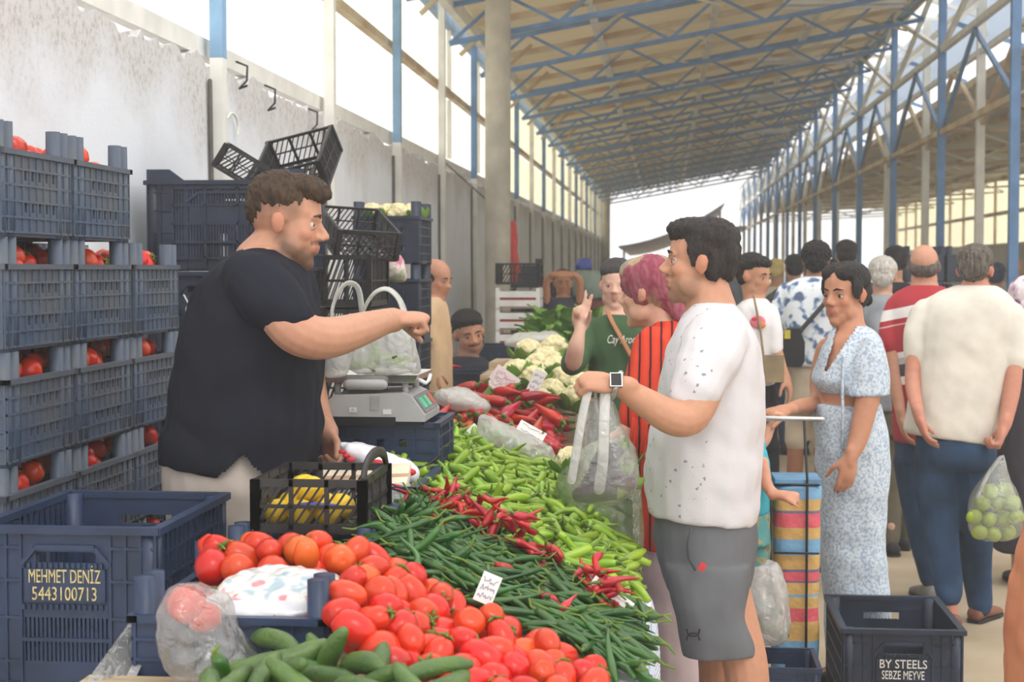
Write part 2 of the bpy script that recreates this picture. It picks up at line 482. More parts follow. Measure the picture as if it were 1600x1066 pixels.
# posts and lattice girder along the open side of the hall
side = empty('column_row', (3.0, 14.27, 0), kind='structure')
gy = []
for k in range(14):
    yb = 14.27 + 3.72 * k
    for x, dy, m, w in ((0, 0, 'blue_steel', .08), (.45, 3.9, 'white_steel', .09)):
        b = MB(); b.box2((x - w / 2, yb + dy - w / 2 - 14.27, 0), (x + w / 2, yb + dy + w / 2 - 14.27, 4.95)); b.build('post', M[m], side)
    y = yb - 14.27
    for (p, q, m, w) in (((0, y, 4.0), (0, y + 3.72, 4.9), 'white_steel', .05), ((0, y, 4.9), (0, y + 3.72, 4.0), 'white_steel', .05),
                         ((.45, y, 3.2), (.45, y + 1.9, 4.0), 'cream_steel', .05), ((.45, y + 3.72, 3.2), (.45, y + 1.86, 4.0), 'cream_steel', .05),
                         ((0, y, 3.1), (0, y + 1.86, 3.95), 'blue_steel', .04), ((0, y + 3.72, 3.1), (0, y + 1.86, 3.95), 'blue_steel', .04)):
        b = MB(); b.bar(p, q, w, w); b.build('brace', M[m], side)
    for (p, q, m) in (((0, y, 4.9), (.9, y, 4.9), 'white_steel'), ((0, y, 4.2), (.9, y, 4.9), 'white_steel'), ((0, y + 1.86, 4.9), (.9, y + 1.86, 4.6), 'white_steel'), ((.45, y + 2, 4.6), (1.3, y + 2, 4.3), 'blue_steel')):
        b = MB(); b.bar(p, q, .05, .05); b.build('cross_bar', M[m], side)
for x, z, m in ((0, 4.9, 'white_steel'), (0, 4.0, 'white_steel'), (.45, 4.0, 'white_steel'), (.45, 4.62, 'white_steel'), (0, 3.1, 'cream_steel')):
    b = MB(); b.box2((x - .03, 0, z - .03), (x + .03, 52, z + .03)); b.build('girder_chord', M[m], side)
# the neighbouring hall: pale sheets added for a bluish-grey background, its roof, trusses and its far wall
M['backdrop'] = sheet_material('added backdrop sheet', (214, 222, 232), .3)
rh = empty('wall_backdrop', (3.75, 12, 0), kind='structure')
for k in range(14):
    b = MB(); b.box2((0, k * 3.72, 4.26), (.01, k * 3.72 + 3.66, 5.15)); b.build('backdrop_sheet', M['backdrop'], rh)
r2 = empty('ceiling_side_hall', (3.6, 12, 0), kind='structure')
for k in range(14):
    b = MB()
    for t in (0,):
        b.add([(0, k * 3.72, 3.84), (5.5, k * 3.72, 4.1), (5.5, k * 3.72 + 3.7, 4.1), (0, k * 3.72 + 3.7, 3.84), (0, k * 3.72, 3.86), (5.5, k * 3.72, 4.12), (5.5, k * 3.72 + 3.7, 4.12), (0, k * 3.72 + 3.7, 3.86)],
              [(0, 1, 2, 3), (4, 7, 6, 5), (0, 4, 5, 1), (3, 2, 6, 7), (0, 3, 7, 4), (1, 5, 6, 2)])
    b.build('roof_sheet', M['roof_r'], r2)
    for (p, q, m, w) in (((0, k * 3.72 + 2.3, 3.78), (5.4, k * 3.72 + 2.3, 4.04), 'cream_steel', .06), ((0, k * 3.72 + 2.3, 3.4), (5.4, k * 3.72 + 2.3, 3.66), 'cream_steel', .045)):
        b = MB(); b.bar(p, q, w, w); b.build('beam', M[m], r2)
    for j in range(6):
        x = j * .9; s = j % 2
        b = MB(); b.bar((x, k * 3.72 + 2.3, 3.42 + .043 * j + (.36 if s else 0)), (x + .9, k * 3.72 + 2.3, 3.42 + .043 * (j + 1) + (0 if s else .36)), .035, .035); b.build('web_bar', M['white_steel'], r2)
for x in (.02, 1.4, 2.8, 4.2):
    b = MB(); b.box2((x - .03, 0, 3.76 + x * .047), (x + .03, 52, 3.83 + x * .047)); b.build('purlin', M['cream_steel'], r2)
wr = empty('wall_right', (9.0, 10, 0), kind='structure')
M['wall_r'] = mat('pale side wall', (214, 212, 208), .85, .06, 2)
b = MB(); b.box2((0, 0, 0), (.15, 56, 2.2)); b.build('plinth_wall', M['wall_r'], wr)
for k in range(24):
    b = MB(); b.box2((.04, k * 2.34, 2.25), (.05, k * 2.34 + 2.28, 4.0)); b.build('milky_sheet', M['sheet_far'], wr)
    b = MB(); b.box2((-.04, k * 2.34 - .03, 2.2), (.03, k * 2.34 + .03, 4.1)); b.build('mullion', M['cream_steel'], wr)
for z in (2.24, 3.1, 4.05):
    b = MB(); b.box2((-.05, 0, z - .05), (.02, 56, z + .05)); b.build('girt', M['cream_steel'], wr)
# ------------------------------------------------------------------ crates
def panel(mb, O, U, W, Nn, w, h, nx, ny, hole, t=.006, rib=.004, rw=.006, ribs=True, rx=None, ry=None):
    "a moulded crate side: cells, some of them open, with raised ribs between"
    O, U, W, Nn = V(O), V(U), V(W), V(Nn)
    rot = Matrix((U, Nn, W)).transposed()
    cw, ch = w / nx, h / ny
    for j in range(ny):
        i = 0
        while i < nx:
            if hole(i, j): i += 1; continue
            k = i
            while k < nx and not hole(k, j): k += 1
            mb.box(O + U * (cw * (i + k) / 2) + W * (ch * (j + .5)) - Nn * t / 2, (cw * (k - i), t, ch), rot)
            i = k
    if ribs:
        rx, ry = rx or nx, ry or ny; cw, ch = w / rx, h / ry
        for i in range(rx + 1): mb.box(O + U * min(max(cw * i, rw / 2), w - rw / 2) + W * h / 2 + Nn * (rib / 2 - t / 2), (rw, t + rib, h), rot)
        for j in range(ry + 1): mb.box(O + U * w / 2 + W * min(max(ch * j, rw / 2), h - rw / 2) + Nn * (rib / 2 - t / 2), (w, t + rib + .0006, rw), rot)
def text_mesh(s, size, m, ext=.001, align='CENTER'):
    c = bpy.data.curves.new('text', 'FONT'); c.body = s; c.size = size; c.extrude = ext; c.align_x = align; c.align_y = 'CENTER'; c.resolution_u = 3
    o = bpy.data.objects.new('text', c); TMP.collection.objects.link(o)
    TMP.view_layers[0].update(); dg = TMP.view_layers[0].depsgraph
    me = bpy.data.meshes.new_from_object(o.evaluated_get(dg), depsgraph=dg)
    bpy.data.objects.remove(o); bpy.data.curves.remove(c)
    me.materials.clear(); me.materials.append(m)
    return me
def lettering(s, size, m, parent, loc, rot, width=None):
    me = text_mesh(s, size, m)
    o = link('lettering', me, None, parent, loc, rot)
    if width:
        xs_ = [v.co.x for v in me.vertices]; o.scale = (width / (max(xs_) - min(xs_)), 1, 1)
    return o

def stack_crate(name, loc, label, group=None, m='crate_plastic', lx=.335, ly=.5, h=.215, post=.075, rz=0):
    "low produce crate with corner posts it stacks on; origin at the middle of its base"
    t = empty(name, loc, label, 'crate', group, rz)
    mt = M[m]
    hx, hy = lx / 2, ly / 2
    nyc = 8
    hl = lambda i, j: j in (4, 5, 10, 11) and i % 3 == 1 and 8 < i < 24
    for sx in (1, -1):
        b = MB(); panel(b, (sx * hx, -hy, .01), (0, 1, 0), (0, 0, 1), (sx, 0, 0), ly, h - .01, 30, 15, hl, rx=10, ry=5); b.build('side_panel', mt, t)
    hs = lambda i, j: j in (4, 5, 10, 11) and i % 3 == 1 and 2 < i < 15
    for sy in (1, -1):
        b = MB(); panel(b, (-hx, sy * hy, .01), (1, 0, 0), (0, 0, 1), (0, sy, 0), lx, h - .01, 18, 15, hs, rx=6, ry=5); b.build('end_panel', mt, t)
    b = MB(); b.box((0, 0, .008), (lx - .01, ly - .01, .012)); b.build('base', mt, t)
    b = MB()
    for sx in (1, -1): b.box((sx * hx, 0, h), (.02, ly + .02, .014))
    for sy in (1, -1): b.box((0, sy * hy, h + .0007), (lx + .02, .02, .014))
    b.build('rim', mt, t)
    for sx in (1, -1):
        for sy in (1, -1):
            b = MB()
            for (dx, dy) in ((0, .022), (0, .075)):
                r = .022
                b.tube([(sx * (hx - .016), sy * (hy - dy), z) for z in (.0, h * .5, h + post)], [r, r, r * .94], 8, round_ends=False)
            b.build('corner_post', mt, t)
    return t
def big_crate(name, loc, label, group=None, m='big_plastic', lx=.42, ly=.56, h=.34, rz=0, words=None, wm='letter_gold', dip=0, face='-y', hs=1):
    "deep harvest crate with hand holes and slotted sides; words stand on the name plate of one end"
    t = empty(name, loc, label, 'crate', group, rz)
    mt = M[m]; hx, hy = lx / 2, ly / 2
    def endhole(i, j):
        if j == 5 and 4 <= i <= 7: return True                   # hand hole
        if j in (0, 1) and 2 <= i <= 9: return None
        return False
    for sy in (1, -1):
        b = MB()
        panel(b, (-hx, sy * hy, .01), (1, 0, 0), (0, 0, 1), (0, sy, 0), lx, h - .01, 12, 14, lambda i, j: (j == 11 and 4 <= i <= 7) or (j in (2, 3, 4, 5) and 3 <= i <= 8), ribs=False)
        Nn = V((0, sy, 0)); ch = (h - .01) / 7; cw = lx / 12
        for k in range(21):                                         # slots: thin uprights across the open cells
            x = -hx + cw * 3 + cw * 6 * (k + .5) / 21
            b.box((x, sy * (hy - .003), .01 + ch * 2), (cw * 6 / 21 * .55, .006, ch * 2))
        b.box((0, sy * (hy + .001), .01 + ch * 2), (cw * 6, .008, .008))
        for x in (0, 1, 2, 3, 9, 10, 11, 12): b.box((-hx + cw * x, sy * (hy + .002), h / 2), (.006, .007, h))
        for z in (0, 1, 3, 4.7, 6.2, 7):
            for s in (-1, 1): b.box((s * (hx - cw * 1.5), sy * (hy + .002), .01 + ch * z), (cw * 3, .007, .006))
        b.box((0, sy * (hy + .003), .01 + ch * 4.5), (cw * 5.4, .01, ch * 1.5))                 # name plate
        for k in range(16):
            for z in (3.5, 5.4): b.box((-cw * 2.8 + cw * 5.6 * k / 15, sy * (hy + .004), .01 + ch * z), (.006, .006, .012))
        b.bar((-cw * 3, sy * (hy + .004), .01 + ch * 5.4), (-cw * 2, sy * (hy + .004), .01 + ch * 6.2), .012, .01)
        b.bar((cw * 3, sy * (hy + .004), .01 + ch * 5.4), (cw * 2, sy * (hy + .004), .01 + ch * 6.2), .012, .01)
        b.box((0, sy * (hy + .004), .01 + ch * 6.22), (cw * 4, .012, .012))
        b.build('end_panel', mt, t)
    for sx in (1, -1):
        b = MB(); panel(b, (sx * hx, -hy, .01), (0, 1, 0), (0, 0, 1), (sx, 0, 0), ly, h - .01, 16, 6, lambda i, j: j in (1, 2, 3) and 2 < i < 13 and i % 2 == 1); b.build('side_panel', mt, t)
    b = MB(); b.box((0, 0, .008), (lx - .012, ly - .012, .014)); b.build('base', mt, t)
    b = MB()
    for sx in (1, -1): b.box((sx * (hx + .002), 0, h), (.024, ly + .02, .016))
    for sy in (1, -1): b.box((0, sy * (hy + .002), h + .0007), (lx + .02, .024, .016))
    b.build('rim', mt, t)
    for sx in (1, -1):
        for sy in (1, -1):
            b = MB(); b.tube([(sx * (hx - .018), sy * (hy - .018), z) for z in (0, h * .6, h + .004)], [.026, .026, .026], 10, round_ends=False); b.build('corner_post', mt, t)
    if words:
        ch = (h - .01) / 7
        for k, w_ in enumerate(words):
            lettering(w_, .042 * hs, M[wm], t, (0, -hy - .0095, .01 + ch * 4.5 + .019 * (1 if k == 0 else -1) * (1 if len(words) > 1 else 0)), (PI / 2, 0, 0), width=lx * (.40 if k == 0 else .36))
    return t
def lattice_crate(name, loc, label, group=None, m='black_plastic', lx=.3, ly=.4, h=.16, rz=0, rot=None, arch=False):
    "black crate with a slanting lattice in its sides"
    t = empty(name, loc, label, 'crate', group, rz)
    if rot: t.rotation_euler = rot
    mt = M[m]; hx, hy = lx / 2, ly / 2
    def side(O, U, w):
        b = MB(); O, U = V(O), V(U)
        for z, hh in ((.012, .022), (h * .5, .008), (h - .008, .018)): b.bar(O + V((0, 0, z)), O + U * w + V((0, 0, z)), .01, hh)
        n = max(3, round(w / .1))
        for k in range(n + 1): b.bar(O + U * w * k / n + V((0, 0, .01)), O + U * w * k / n + V((0, 0, h)), .01 if 0 < k < n else .022, .01 if 0 < k < n else .022)
        g = round(w / .022)
        for k in range(-3, g):
            a0, a1 = k / g * w, (k + 3) / g * w
            z0, z1 = .02, h * .97
            if a0 < 0: z0 += (z1 - z0) * (-a0) / (a1 - a0); a0 = 0
            if a1 > w: z1 = z0 + (z1 - z0) * (w - a0) / (a1 - a0); a1 = w
            b.bar(O + U * a0 + V((0, 0, z0)), O + U * a1 + V((0, 0, z1)), .005, .005)
        return b
    for O, U, w in (((-hx, -hy, 0), (1, 0, 0), lx), ((-hx, hy, 0), (1, 0, 0), lx), ((-hx, -hy, 0), (0, 1, 0), ly), ((hx, -hy, 0), (0, 1, 0), ly)):
        side(O, U, w).build('lattice_side', mt, t)
    b = MB()
    for k in range(7): b.box((-hx + lx * (k + .5) / 7, 0, .006), (lx / 7 * .6, ly, .008))
    for k in range(5): b.box((0, -hy + ly * (k + .5) / 5, .0065), (lx, .012, .01))
    b.build('base', mt, t)
    if arch:
        for sx in (1, -1):
            b = MB(); b.tube([(sx * hx, hy * a, h + .075 * math.sqrt(max(0, 1 - a * a))) for a in np.linspace(-1, 1, 13)], .011, 6, flat=1.6); b.build('handle', mt, t)
    return t

# -- the three columns of tomato crates along the wall
FX = -1.64
crate_spots = []                                               # (x, y, z base) of crates that get tomatoes
ordn = ['topmost', 'second from the top', 'third from the top', 'fourth from the top', 'fifth from the top']
colname = {0: 'the near wall column', 1: 'the middle wall column', 2: 'the far wall column'}
proto = None
for c, (yc, ntop) in enumerate(((4.07, 0), (4.56, 0), (5.05, 1))):
    for k in range(ntop, 5):
        z = 1.905 - .29 * k - .215
        lab = f'dusty blue crate of tomatoes, {ordn[k - ntop]} in {colname[c]}'
        if proto is None: proto = o = stack_crate('produce_crate', (0, 0, 0), lab, 'tomato crates stacked along the wall', ly=.46)
        else: o = dup(proto, (0, 0, 0), label=lab)
        o.location = (FX - .1675, yc + R.uniform(-.008, .008), z); o.rotation_euler = (0, 0, R.uniform(-.015, .015))
        crate_spots.append((c, k - ntop, o.location.copy(), z + .215))
    # plain supports under the lowest crates in view
    for k in range(5, 7):
        z = 1.905 - .29 * k - .215
        if z > -.02:
            o = dup(proto, (FX - .1675, yc, max(z, 0)), label=f'dusty blue crate near the floor in {colname[c]}, {["second lowest", "lowest"][k - 5]}')
# -- the named crate at the front left on its two supports
mc = big_crate('harvest_crate', (-1.29, 3.60, .70), 'large blue crate with yellow lettering and phone number at the front left', words=('MEHMET DENİZ', '5443100713'), lx=.40, ly=.54, h=.345)
dup(mc, (-1.29, 3.62, .35), label='large blue crate directly under the crate with yellow lettering at the front left')
dup(mc, (-1.29, 3.62, .0), label='large blue crate on the floor at the bottom of the front left stack')
# -- big crates behind the vendor
bc = big_crate('harvest_crate', (-1.655, 6.1, 1.60), 'large slatted blue crate on top of the stack behind the vendor', 'large crates stacked behind the vendor', lx=.60, ly=.36, h=.335, m='navy_plastic')
for s in (-1, 1):
    b = MB(); b.rings([[(s * (.302 - .0) , y, .33), (s * .302, y, .385), (s * .215, y, .385), (s * .16, y, .345), (s * .15, y, .33)] for y in (-.185, -.172)], 0, False); b.build('raised_corner', M['navy_plastic'], bc)
b = MB()
for k in range(5): b.box((-.20 + .125 * k, -.186, .17), (.010, .012, .3))
for z in (.05, .11, .18, .25, .315): b.box((.05, -.186, z), (.52, .012, .009))
for k in range(46): b.box((-.2 + .5 * k / 45, -.182, .18), (.0065, .006, .27))
b.build('rib_grid', M['navy_plastic'], bc)
vc = big_crate('harvest_crate', (-1.72, 6.1, 1.25), 'dark blue crate with white lettering behind the vendor', 'large crates stacked behind the vendor', lx=.46, ly=.40, h=.34, m='navy_plastic', words=('VELİT', '0532'), wm='letter_white', hs=1.35)
v2 = big_crate('harvest_crate', (-1.72, 6.1, .90), 'dark blue crate with gold digits, third down behind the vendor', 'large crates stacked behind the vendor', lx=.46, ly=.40, h=.34, m='navy_plastic', words=('AS', '2 00'), wm='letter_gold')
for z, w_ in ((.55, 'fourth'), (.20, 'fifth')): dup(vc, (-1.72, 6.1, z), label=f'dark blue crate hidden low behind the vendor, {w_} from the top')
for o in [x for x in COL.objects if x.parent and x.name.startswith('lettering') and x.parent.location.z < .85 and x.parent.location.y > 6]: bpy.data.objects.remove(o)
# -- black lattice crates
bl = lattice_crate('lattice_crate', (-1.33, 6.6, 1.235), 'black lattice crate on a white panel, lower one of the black stack by the wall', 'black crates stacked beside the wall', lx=.27, ly=.4, h=.21)
b2 = dup(bl, (-1.33, 6.6, 1.455), label='black lattice crate of red peppers, upper full one of the black stack by the wall')
for z, w_ in ((1.02, 'third'), (.81, 'fourth'), (.60, 'fifth'), (.39, 'sixth'), (.18, 'seventh'), (0, 'lowest')):
    o = dup(bl, (-1.33, 6.6, z), label=f'black lattice crate of the black stack by the wall, {w_} down')
    if z == 0: o.scale.z = .84
dup(bl, (-1.30, 6.65, 1.70), rot=(.35, .05, .5), label='black lattice crate lying tilted over the red peppers by the wall', group='empty black crates thrown on the stack', scale=(.95, .8, .6))
dup(bl, (-1.50, 6.55, 1.985), rot=(.55, -.22, -.12), label='black lattice crate lying tilted highest above the vendor, against the wall', group='empty black crates thrown on the stack', scale=(1.05, .8, .62))
o = dup(bl, (-1.70, 6.25, 1.965), rot=(.1, .55, .25), label='small black crate end sticking up behind the vendor head', group='empty black crates thrown on the stack', scale=(.75, .5, .5))
b = MB(); b.box((-1.36, 6.55, 1.34), (.2, .01, .17)); 
w = empty('liner_box', (-1.345, 6.6, 1.26), 'white paper liner standing inside the lower black lattice crate', 'box'); 
b = MB(); b.box((0, -.17, .08), (.23, .008, .15)); b.build('front_sheet', M['white_plastic'], w)
b = MB(); b.box((.11, 0, .08), (.008, .34, .15)); b.build('side_sheet', M['white_plastic'], w)
# -- tall stack of blue crates with cauliflower on top
tp = None
for k in range(6):
    z = 1.83 - .2 - .29 * k
    lab = f'slate blue stacking crate, {["topmost, holding cauliflower", "second", "third", "fourth", "fifth", "lowest"][k]} of the tall stack beside the man in beige'
    if tp is None: tp = o = stack_crate('produce_crate', (-1.285, 7.5, z), lab, 'tall crate stack beside the man in beige', m='navy_plastic', lx=.30, ly=.40)
    else: o = dup(tp, (-1.285 + R.uniform(-.01, .01), 7.5, max(z, 0)), label=lab)
# -- crates on which scale and bags stand (vendor's side of the stall)
sc1 = stack_crate('produce_crate', (-.86, 4.76, .955), 'blue crate directly under the weighing scale', lx=.40, ly=.34, h=.2, post=.0, m='big_plastic')
dup(sc1, (-.86, 4.76, .752), label='blue crate second under the weighing scale')
sc2 = stack_crate('produce_crate', (-.785, 4.24, .752), 'blue crate under the paper pad at the vendor hand', lx=.30, ly=.42, h=.293, post=.0, m='big_plastic')
# -- crates on the stall at the front left
c1 = stack_crate('produce_crate', (-.80, 3.10, .762), 'blue crate of tomatoes at the front of the stall under the white bag pack', lx=.36, ly=.48, h=.2, m='big_plastic')
c2 = stack_crate('produce_crate', (-.82, 3.73, .752), 'blue crate on the stall under the black crate of lemons', lx=.33, ly=.42, h=.218, post=.055, m='big_plastic')
lc = lattice_crate('lattice_crate', (-.815, 3.76, 1.0), 'small black crate with arched handle holding lemons on the stall', lx=.25, ly=.32, h=.125, arch=False)
b = MB(); b.tube([(.125, -.15 * a, .125 + .045 * math.sqrt(max(0, 1 - (a) ** 2))) for a in np.linspace(-1, 1, 17)], .0075, 6, flat=1.9); b.build('handle', M['black_plastic'], lc)
# -- crate with lettering on the floor at the right
bs = big_crate('harvest_crate', (.81, 5.78, .0), 'dark crate with white lettering standing on the floor at the right', words=('BY STEELS', 'SEBZE MEYVE'), wm='letter_white', lx=.395, ly=.56, h=.375, m='navy_plastic')
# -- crates farther back
cb = stack_crate('produce_crate', (-1.15, 8.7, .84), 'dark blue crate behind the scale with a red pepper on its edge', lx=.34, ly=.36, h=.2, m='navy_plastic', post=0)
for z, w_ in ((.63, 'second'), (.42, 'third'), (.21, 'fourth'), (.0, 'lowest')): dup(cb, (-1.15, 8.7, z), label=f'dark blue crate {w_} in the stack under the single red pepper')
cs = stack_crate('produce_crate', (-1.03, 9.9, .93), 'dark blue crate stack top beside the seated man with moustache', lx=.3, ly=.4, h=.2, m='navy_plastic')
for z, w_ in ((.62, 'second'), (.31, 'third'), (0, 'lowest')): dup(cs, (-1.03, 9.9, z), label=f'dark blue crate {w_} in the stack beside the seated man')
# distant crates on the left: white boxes of red produce, dark crates above
wb_ = None
for k in range(5):
    z = .62 + .17 * k
    lab = f'white slatted box of red produce behind the concrete column, {["lowest", "second", "third", "fourth", "top"][k]} of five'
    if wb_ is None:
        wb_ = empty('slatted_box', (-1.15, 12.6, z), lab, 'box', 'white boxes behind the column')
        for sy in (-1, 1):
            for j in range(2):
                b = MB(); b.box((0, sy * .15, .04 + .07 * j), (.34, .012, .05)); b.build('slat', M['white_plastic'], wb_)
        for sx in (-1, 1):
            for j in range(2):
                b = MB(); b.box((sx * .17, 0, .04 + .07 * j), (.012, .29, .05)); b.build('slat', M['white_plastic'], wb_)
        for sx in (-1, 1):
            for sy in (-1, 1):
                b = MB(); b.box((sx * .158, sy * .138, .08), (.03, .03, .16)); b.build('corner_post', M['white_plastic'], wb_)
        b = MB(); b.box((0, 0, .07), (.31, .27, .12)); b.build('red_fill', mat('red produce', (190, 60, 40), .5, .2, 30), wb_)
        b = MB(); b.box((0, 0, .005), (.32, .28, .01)); b.build('base', M['wood'], wb_)
    else: dup(wb_, (-1.15, 12.6, z), label=lab)
base_box = MB(); base_box.box((0, 0, .31), (.5, .5, .03))
for sx in (-1, 1):
    for sy in (-1, 1): base_box.box((sx * .22, sy * .22, .15), (.04, .04, .3))
o = base_box.build('low_table', M['wood'], None, (-1.15, 12.6, .295)); tag(o, 'low wooden stand under the white boxes behind the column', 'stand')
o.scale = (1, 1, 1.9); o.location.z = 0
d1 = dup(bl, (-1.15, 12.6, 1.485), label='dark crate on top of the white boxes behind the column', group='dark crates far along the wall', scale=(1.2, .8, .8))
d3 = None
for k, (x, y, z, lab) in enumerate(((-1.4, 16.0, 1.42, 'dark blue crate holding a red pepper on top of the far stack beside the wall'), (-1.4, 16.0, 1.12, 'dark blue crate second in the far stack beside the wall'), (-1.4, 16, .82, 'dark blue crate third in the far stack beside the wall'), (-1.4, 16, .52, 'dark blue crate fourth in the far stack beside the wall'), (-1.4, 16, .22, 'dark blue crate fifth in the far stack beside the wall'), (-1.4, 16, 0, 'dark blue crate at the bottom of the far stack beside the wall'),)):
    o = dup(tp, (x, y, z), label=lab, group='dark crates far along the wall')
for k in range(5):
    dup(tp, (-1.35, 21.0, .3 * k), label=f'dark crate in the farthest stack by the wall, {["lowest", "second", "third", "fourth", "top"][k]} of five', group='dark crates far along the wall', scale=(1.7, 1.5, 1.03))
for k in range(6):
    for j in range(2):
        dup(tp, (2.05 + .33 * j, 13.2, .3 * k), label=f'dark crate in the {["left", "right"][j]} hand pile beyond the bald man, {["lowest", "second", "third", "fourth", "fifth", "top"][k]} of six', group='dark crate pile beyond the bald man')
# pallet under the vendor
pl = empty('pallet', (-1.215, 4.3, 0), 'low wooden pallet the vendor stands on behind the stall', 'pallet')
for k in range(5):
    b = MB(); b.box((-.2 + .1 * k, 0, .06), (.085, .6, .02)); b.build('plank', M['wood'], pl)
for y in (-.25, 0, .25):
    b = MB(); b.box((0, y, .025), (.48, .07, .05)); b.build('runner', M['wood'], pl)
dup(pl, (-1.68, 6.1, 0), label='wooden pallet raised under the dark crates with white lettering', scale=(1, .62, 2.85))

# ------------------------------------------------------------------ the stall table, its sloped boards and the cloth
tb = empty('market_table', (-.5, 4.2, 0), 'long market stall table that carries the heaps of vegetables', 'table')
b = MB(); b.box2((-.50, -1.9, .72), (.46, .0, .75)); b.build('tabletop', M['wood'], tb)
b = MB(); b.box2((-.50, .0, .72), (.31, 1.55, .75)); b.build('tabletop', M['wood'], tb)
for x in (-.44, .40):
    for y in (-1.75, -.2, 1.4):
        x = min(x, .25) if y > 0 else x
        b = MB(); b.box2((x - .03, y - .03, 0), (x + .03, y + .03, .72)); b.build('leg', M['wood'], tb)
def slope(x):                                                 # height of the display boards
    return .82 + (-.05 - x) * .16
b = MB()
def board(x0, x1, y0, y1, dz=0):
    b.add([(x0, y0, slope(x0) + dz - .02), (x1, y0, slope(x1) + dz - .02), (x1, y1, slope(x1) + dz - .02), (x0, y1, slope(x0) + dz - .02), (x0, y0, slope(x0) + dz), (x1, y0, slope(x1) + dz), (x1, y1, slope(x1) + dz), (x0, y1, slope(x0) + dz)],
          [(0, 3, 2, 1), (4, 5, 6, 7), (0, 1, 5, 4), (1, 2, 6, 5), (2, 3, 7, 6), (3, 0, 4, 7)])
board(-.60, -.045, 2.35, 3.5); board(-.63, -.06, 3.5, 4.2); board(-.63, -.19, 4.2, 5.75)
b.shift((-.5, 4.2, 0)); b.build('sloped_board', M['wood'], tb)
for x, y, h in ((-.1, 2.45, .068), (-.22, 5.6, .085), (-.55, 2.45, .13), (-.6, 5.6, .14), (-.1, 4.0, .068), (-.6, 4.0, .14)):
    b = MB(); b.box2((x - .02 + .5, y - .03 - 4.2, .75), (x + .02 + .5, y + .03 - 4.2, .75 + h)); b.build('block', M['wood'], tb)
M['gingham'] = None
def gingham():
    k = N('blue and white checked cloth')
    tc = k.n('ShaderNodeTexCoord')
    outs = []
    for d in ('Y', 'Z'):
        w = k.n('ShaderNodeTexWave'); w.bands_direction = d; w.inputs['Scale'].default_value = 22; k.l(tc.outputs['Object'], w.inputs['Vector']); outs.append(w.outputs[0])
    mu = k.n('ShaderNodeMath', operation='ADD'); k.l(outs[0], mu.inputs[0]); k.l(outs[1], mu.inputs[1])
    rp = k.n('ShaderNodeValToRGB')
    el = rp.color_ramp.elements; el[0].position = .25; el[0].color = (*lin((236, 236, 236)), 1); el[1].position = .8; el[1].color = (*lin((104, 136, 178)), 1)
    h = k.n('ShaderNodeMath', operation='MULTIPLY'); h.inputs[1].default_value = .5; k.l(mu.outputs[0], h.inputs[0]); k.l(h.outputs[0], rp.inputs[0])
    vo = k.n('ShaderNodeTexVoronoi'); vo.inputs['Scale'].default_value = 11; k.l(tc.outputs['Object'], vo.inputs['Vector'])
    lt = k.n('ShaderNodeMath', operation='LESS_THAN'); lt.inputs[1].default_value = .16; k.l(vo.outputs['Distance'], lt.inputs[0])
    mx = k.n('ShaderNodeMixRGB'); mx.inputs[2].default_value = (*lin((196, 84, 80)), 1); k.l(lt.outputs[0], mx.inputs[0]); k.l(rp.outputs[0], mx.inputs[1])
    k.l(mx.outputs[0], k.b.inputs['Base Color']); k.b.inputs['Roughness'].default_value = .8
    return k.m
M['gingham'] = gingham()
rows = []
ny = 90
prof = [(-.30, .002), (-.12, .002), (-.052, .004), (-.028, -.012), (-.016, -.06), (-.012, -.14), (-.012, -.26), (-.012, -.42)]
vs = []; fs = []
for a in range(ny + 1):
    y = 2.38 + (5.70 - 2.38) * a / ny
    for j, (x, dz) in enumerate(prof):
        z = (slope(x) if x < -.04 else slope(-.045)) + dz
        w = .012 * noise.noise(V((y * 4, j * .3, 0))) * (j / 7) if j > 3 else 0
        vs.append((x - .13 * min(1, max(0, (y - 3.85) / .9)) + w + (.008 * math.sin(y * 23) * (j - 3) / 5 if j > 3 else 0), y, z + .001))
m_ = len(prof)
for a in range(ny):
    for j in range(m_ - 1):
        p = a * m_ + j; fs.append((p, p + 1, p + 1 + m_, p + m_))
b = MB(); b.add(vs, fs, 0, True)
cl = b.build('tablecloth', M['gingham']); tag(cl, 'blue and white checked cloth hanging over the stall edge', 'tablecloth')
sm_ = cl.modifiers.new('thick', 'SOLIDIFY'); sm_.thickness = .0015
# second stall behind: crate-high table for peppers and cauliflower
t2 = empty('market_table', (-.75, 7.4, 0), 'second market table behind, carrying red peppers and cauliflower', 'table')
b = MB(); b.box2((-.35, -1.55, .80), (.33, 1.6, .83)); b.build('tabletop', M['wood'], t2)
for x in (-.30, .28):
    for y in (-1.45, 1.5):
        b = MB(); b.box2((x - .03, y - .03, 0), (x + .03, y + .03, .8)); b.build('leg', M['wood'], t2)
t3 = dup(t2, (-.85, 11.7, .0), label='third market table far behind, carrying leafy greens')
# cucumber board at the very front
fb = empty('front_board', (-.72, 2.62, 0), 'pale plank shelf at the front edge of the stall under cucumbers', 'shelf')
b = MB(); b.box2((-.33, -.22, .845), (.36, .2, .865)); b.build('plank', M['wood'], fb)
for x in (-.3, .33):
    for y in (-.18, .16):
        b = MB(); b.box2((x - .02, y - .02, .752), (x + .02, y + .02, .845)); b.build('leg', M['wood'], fb)
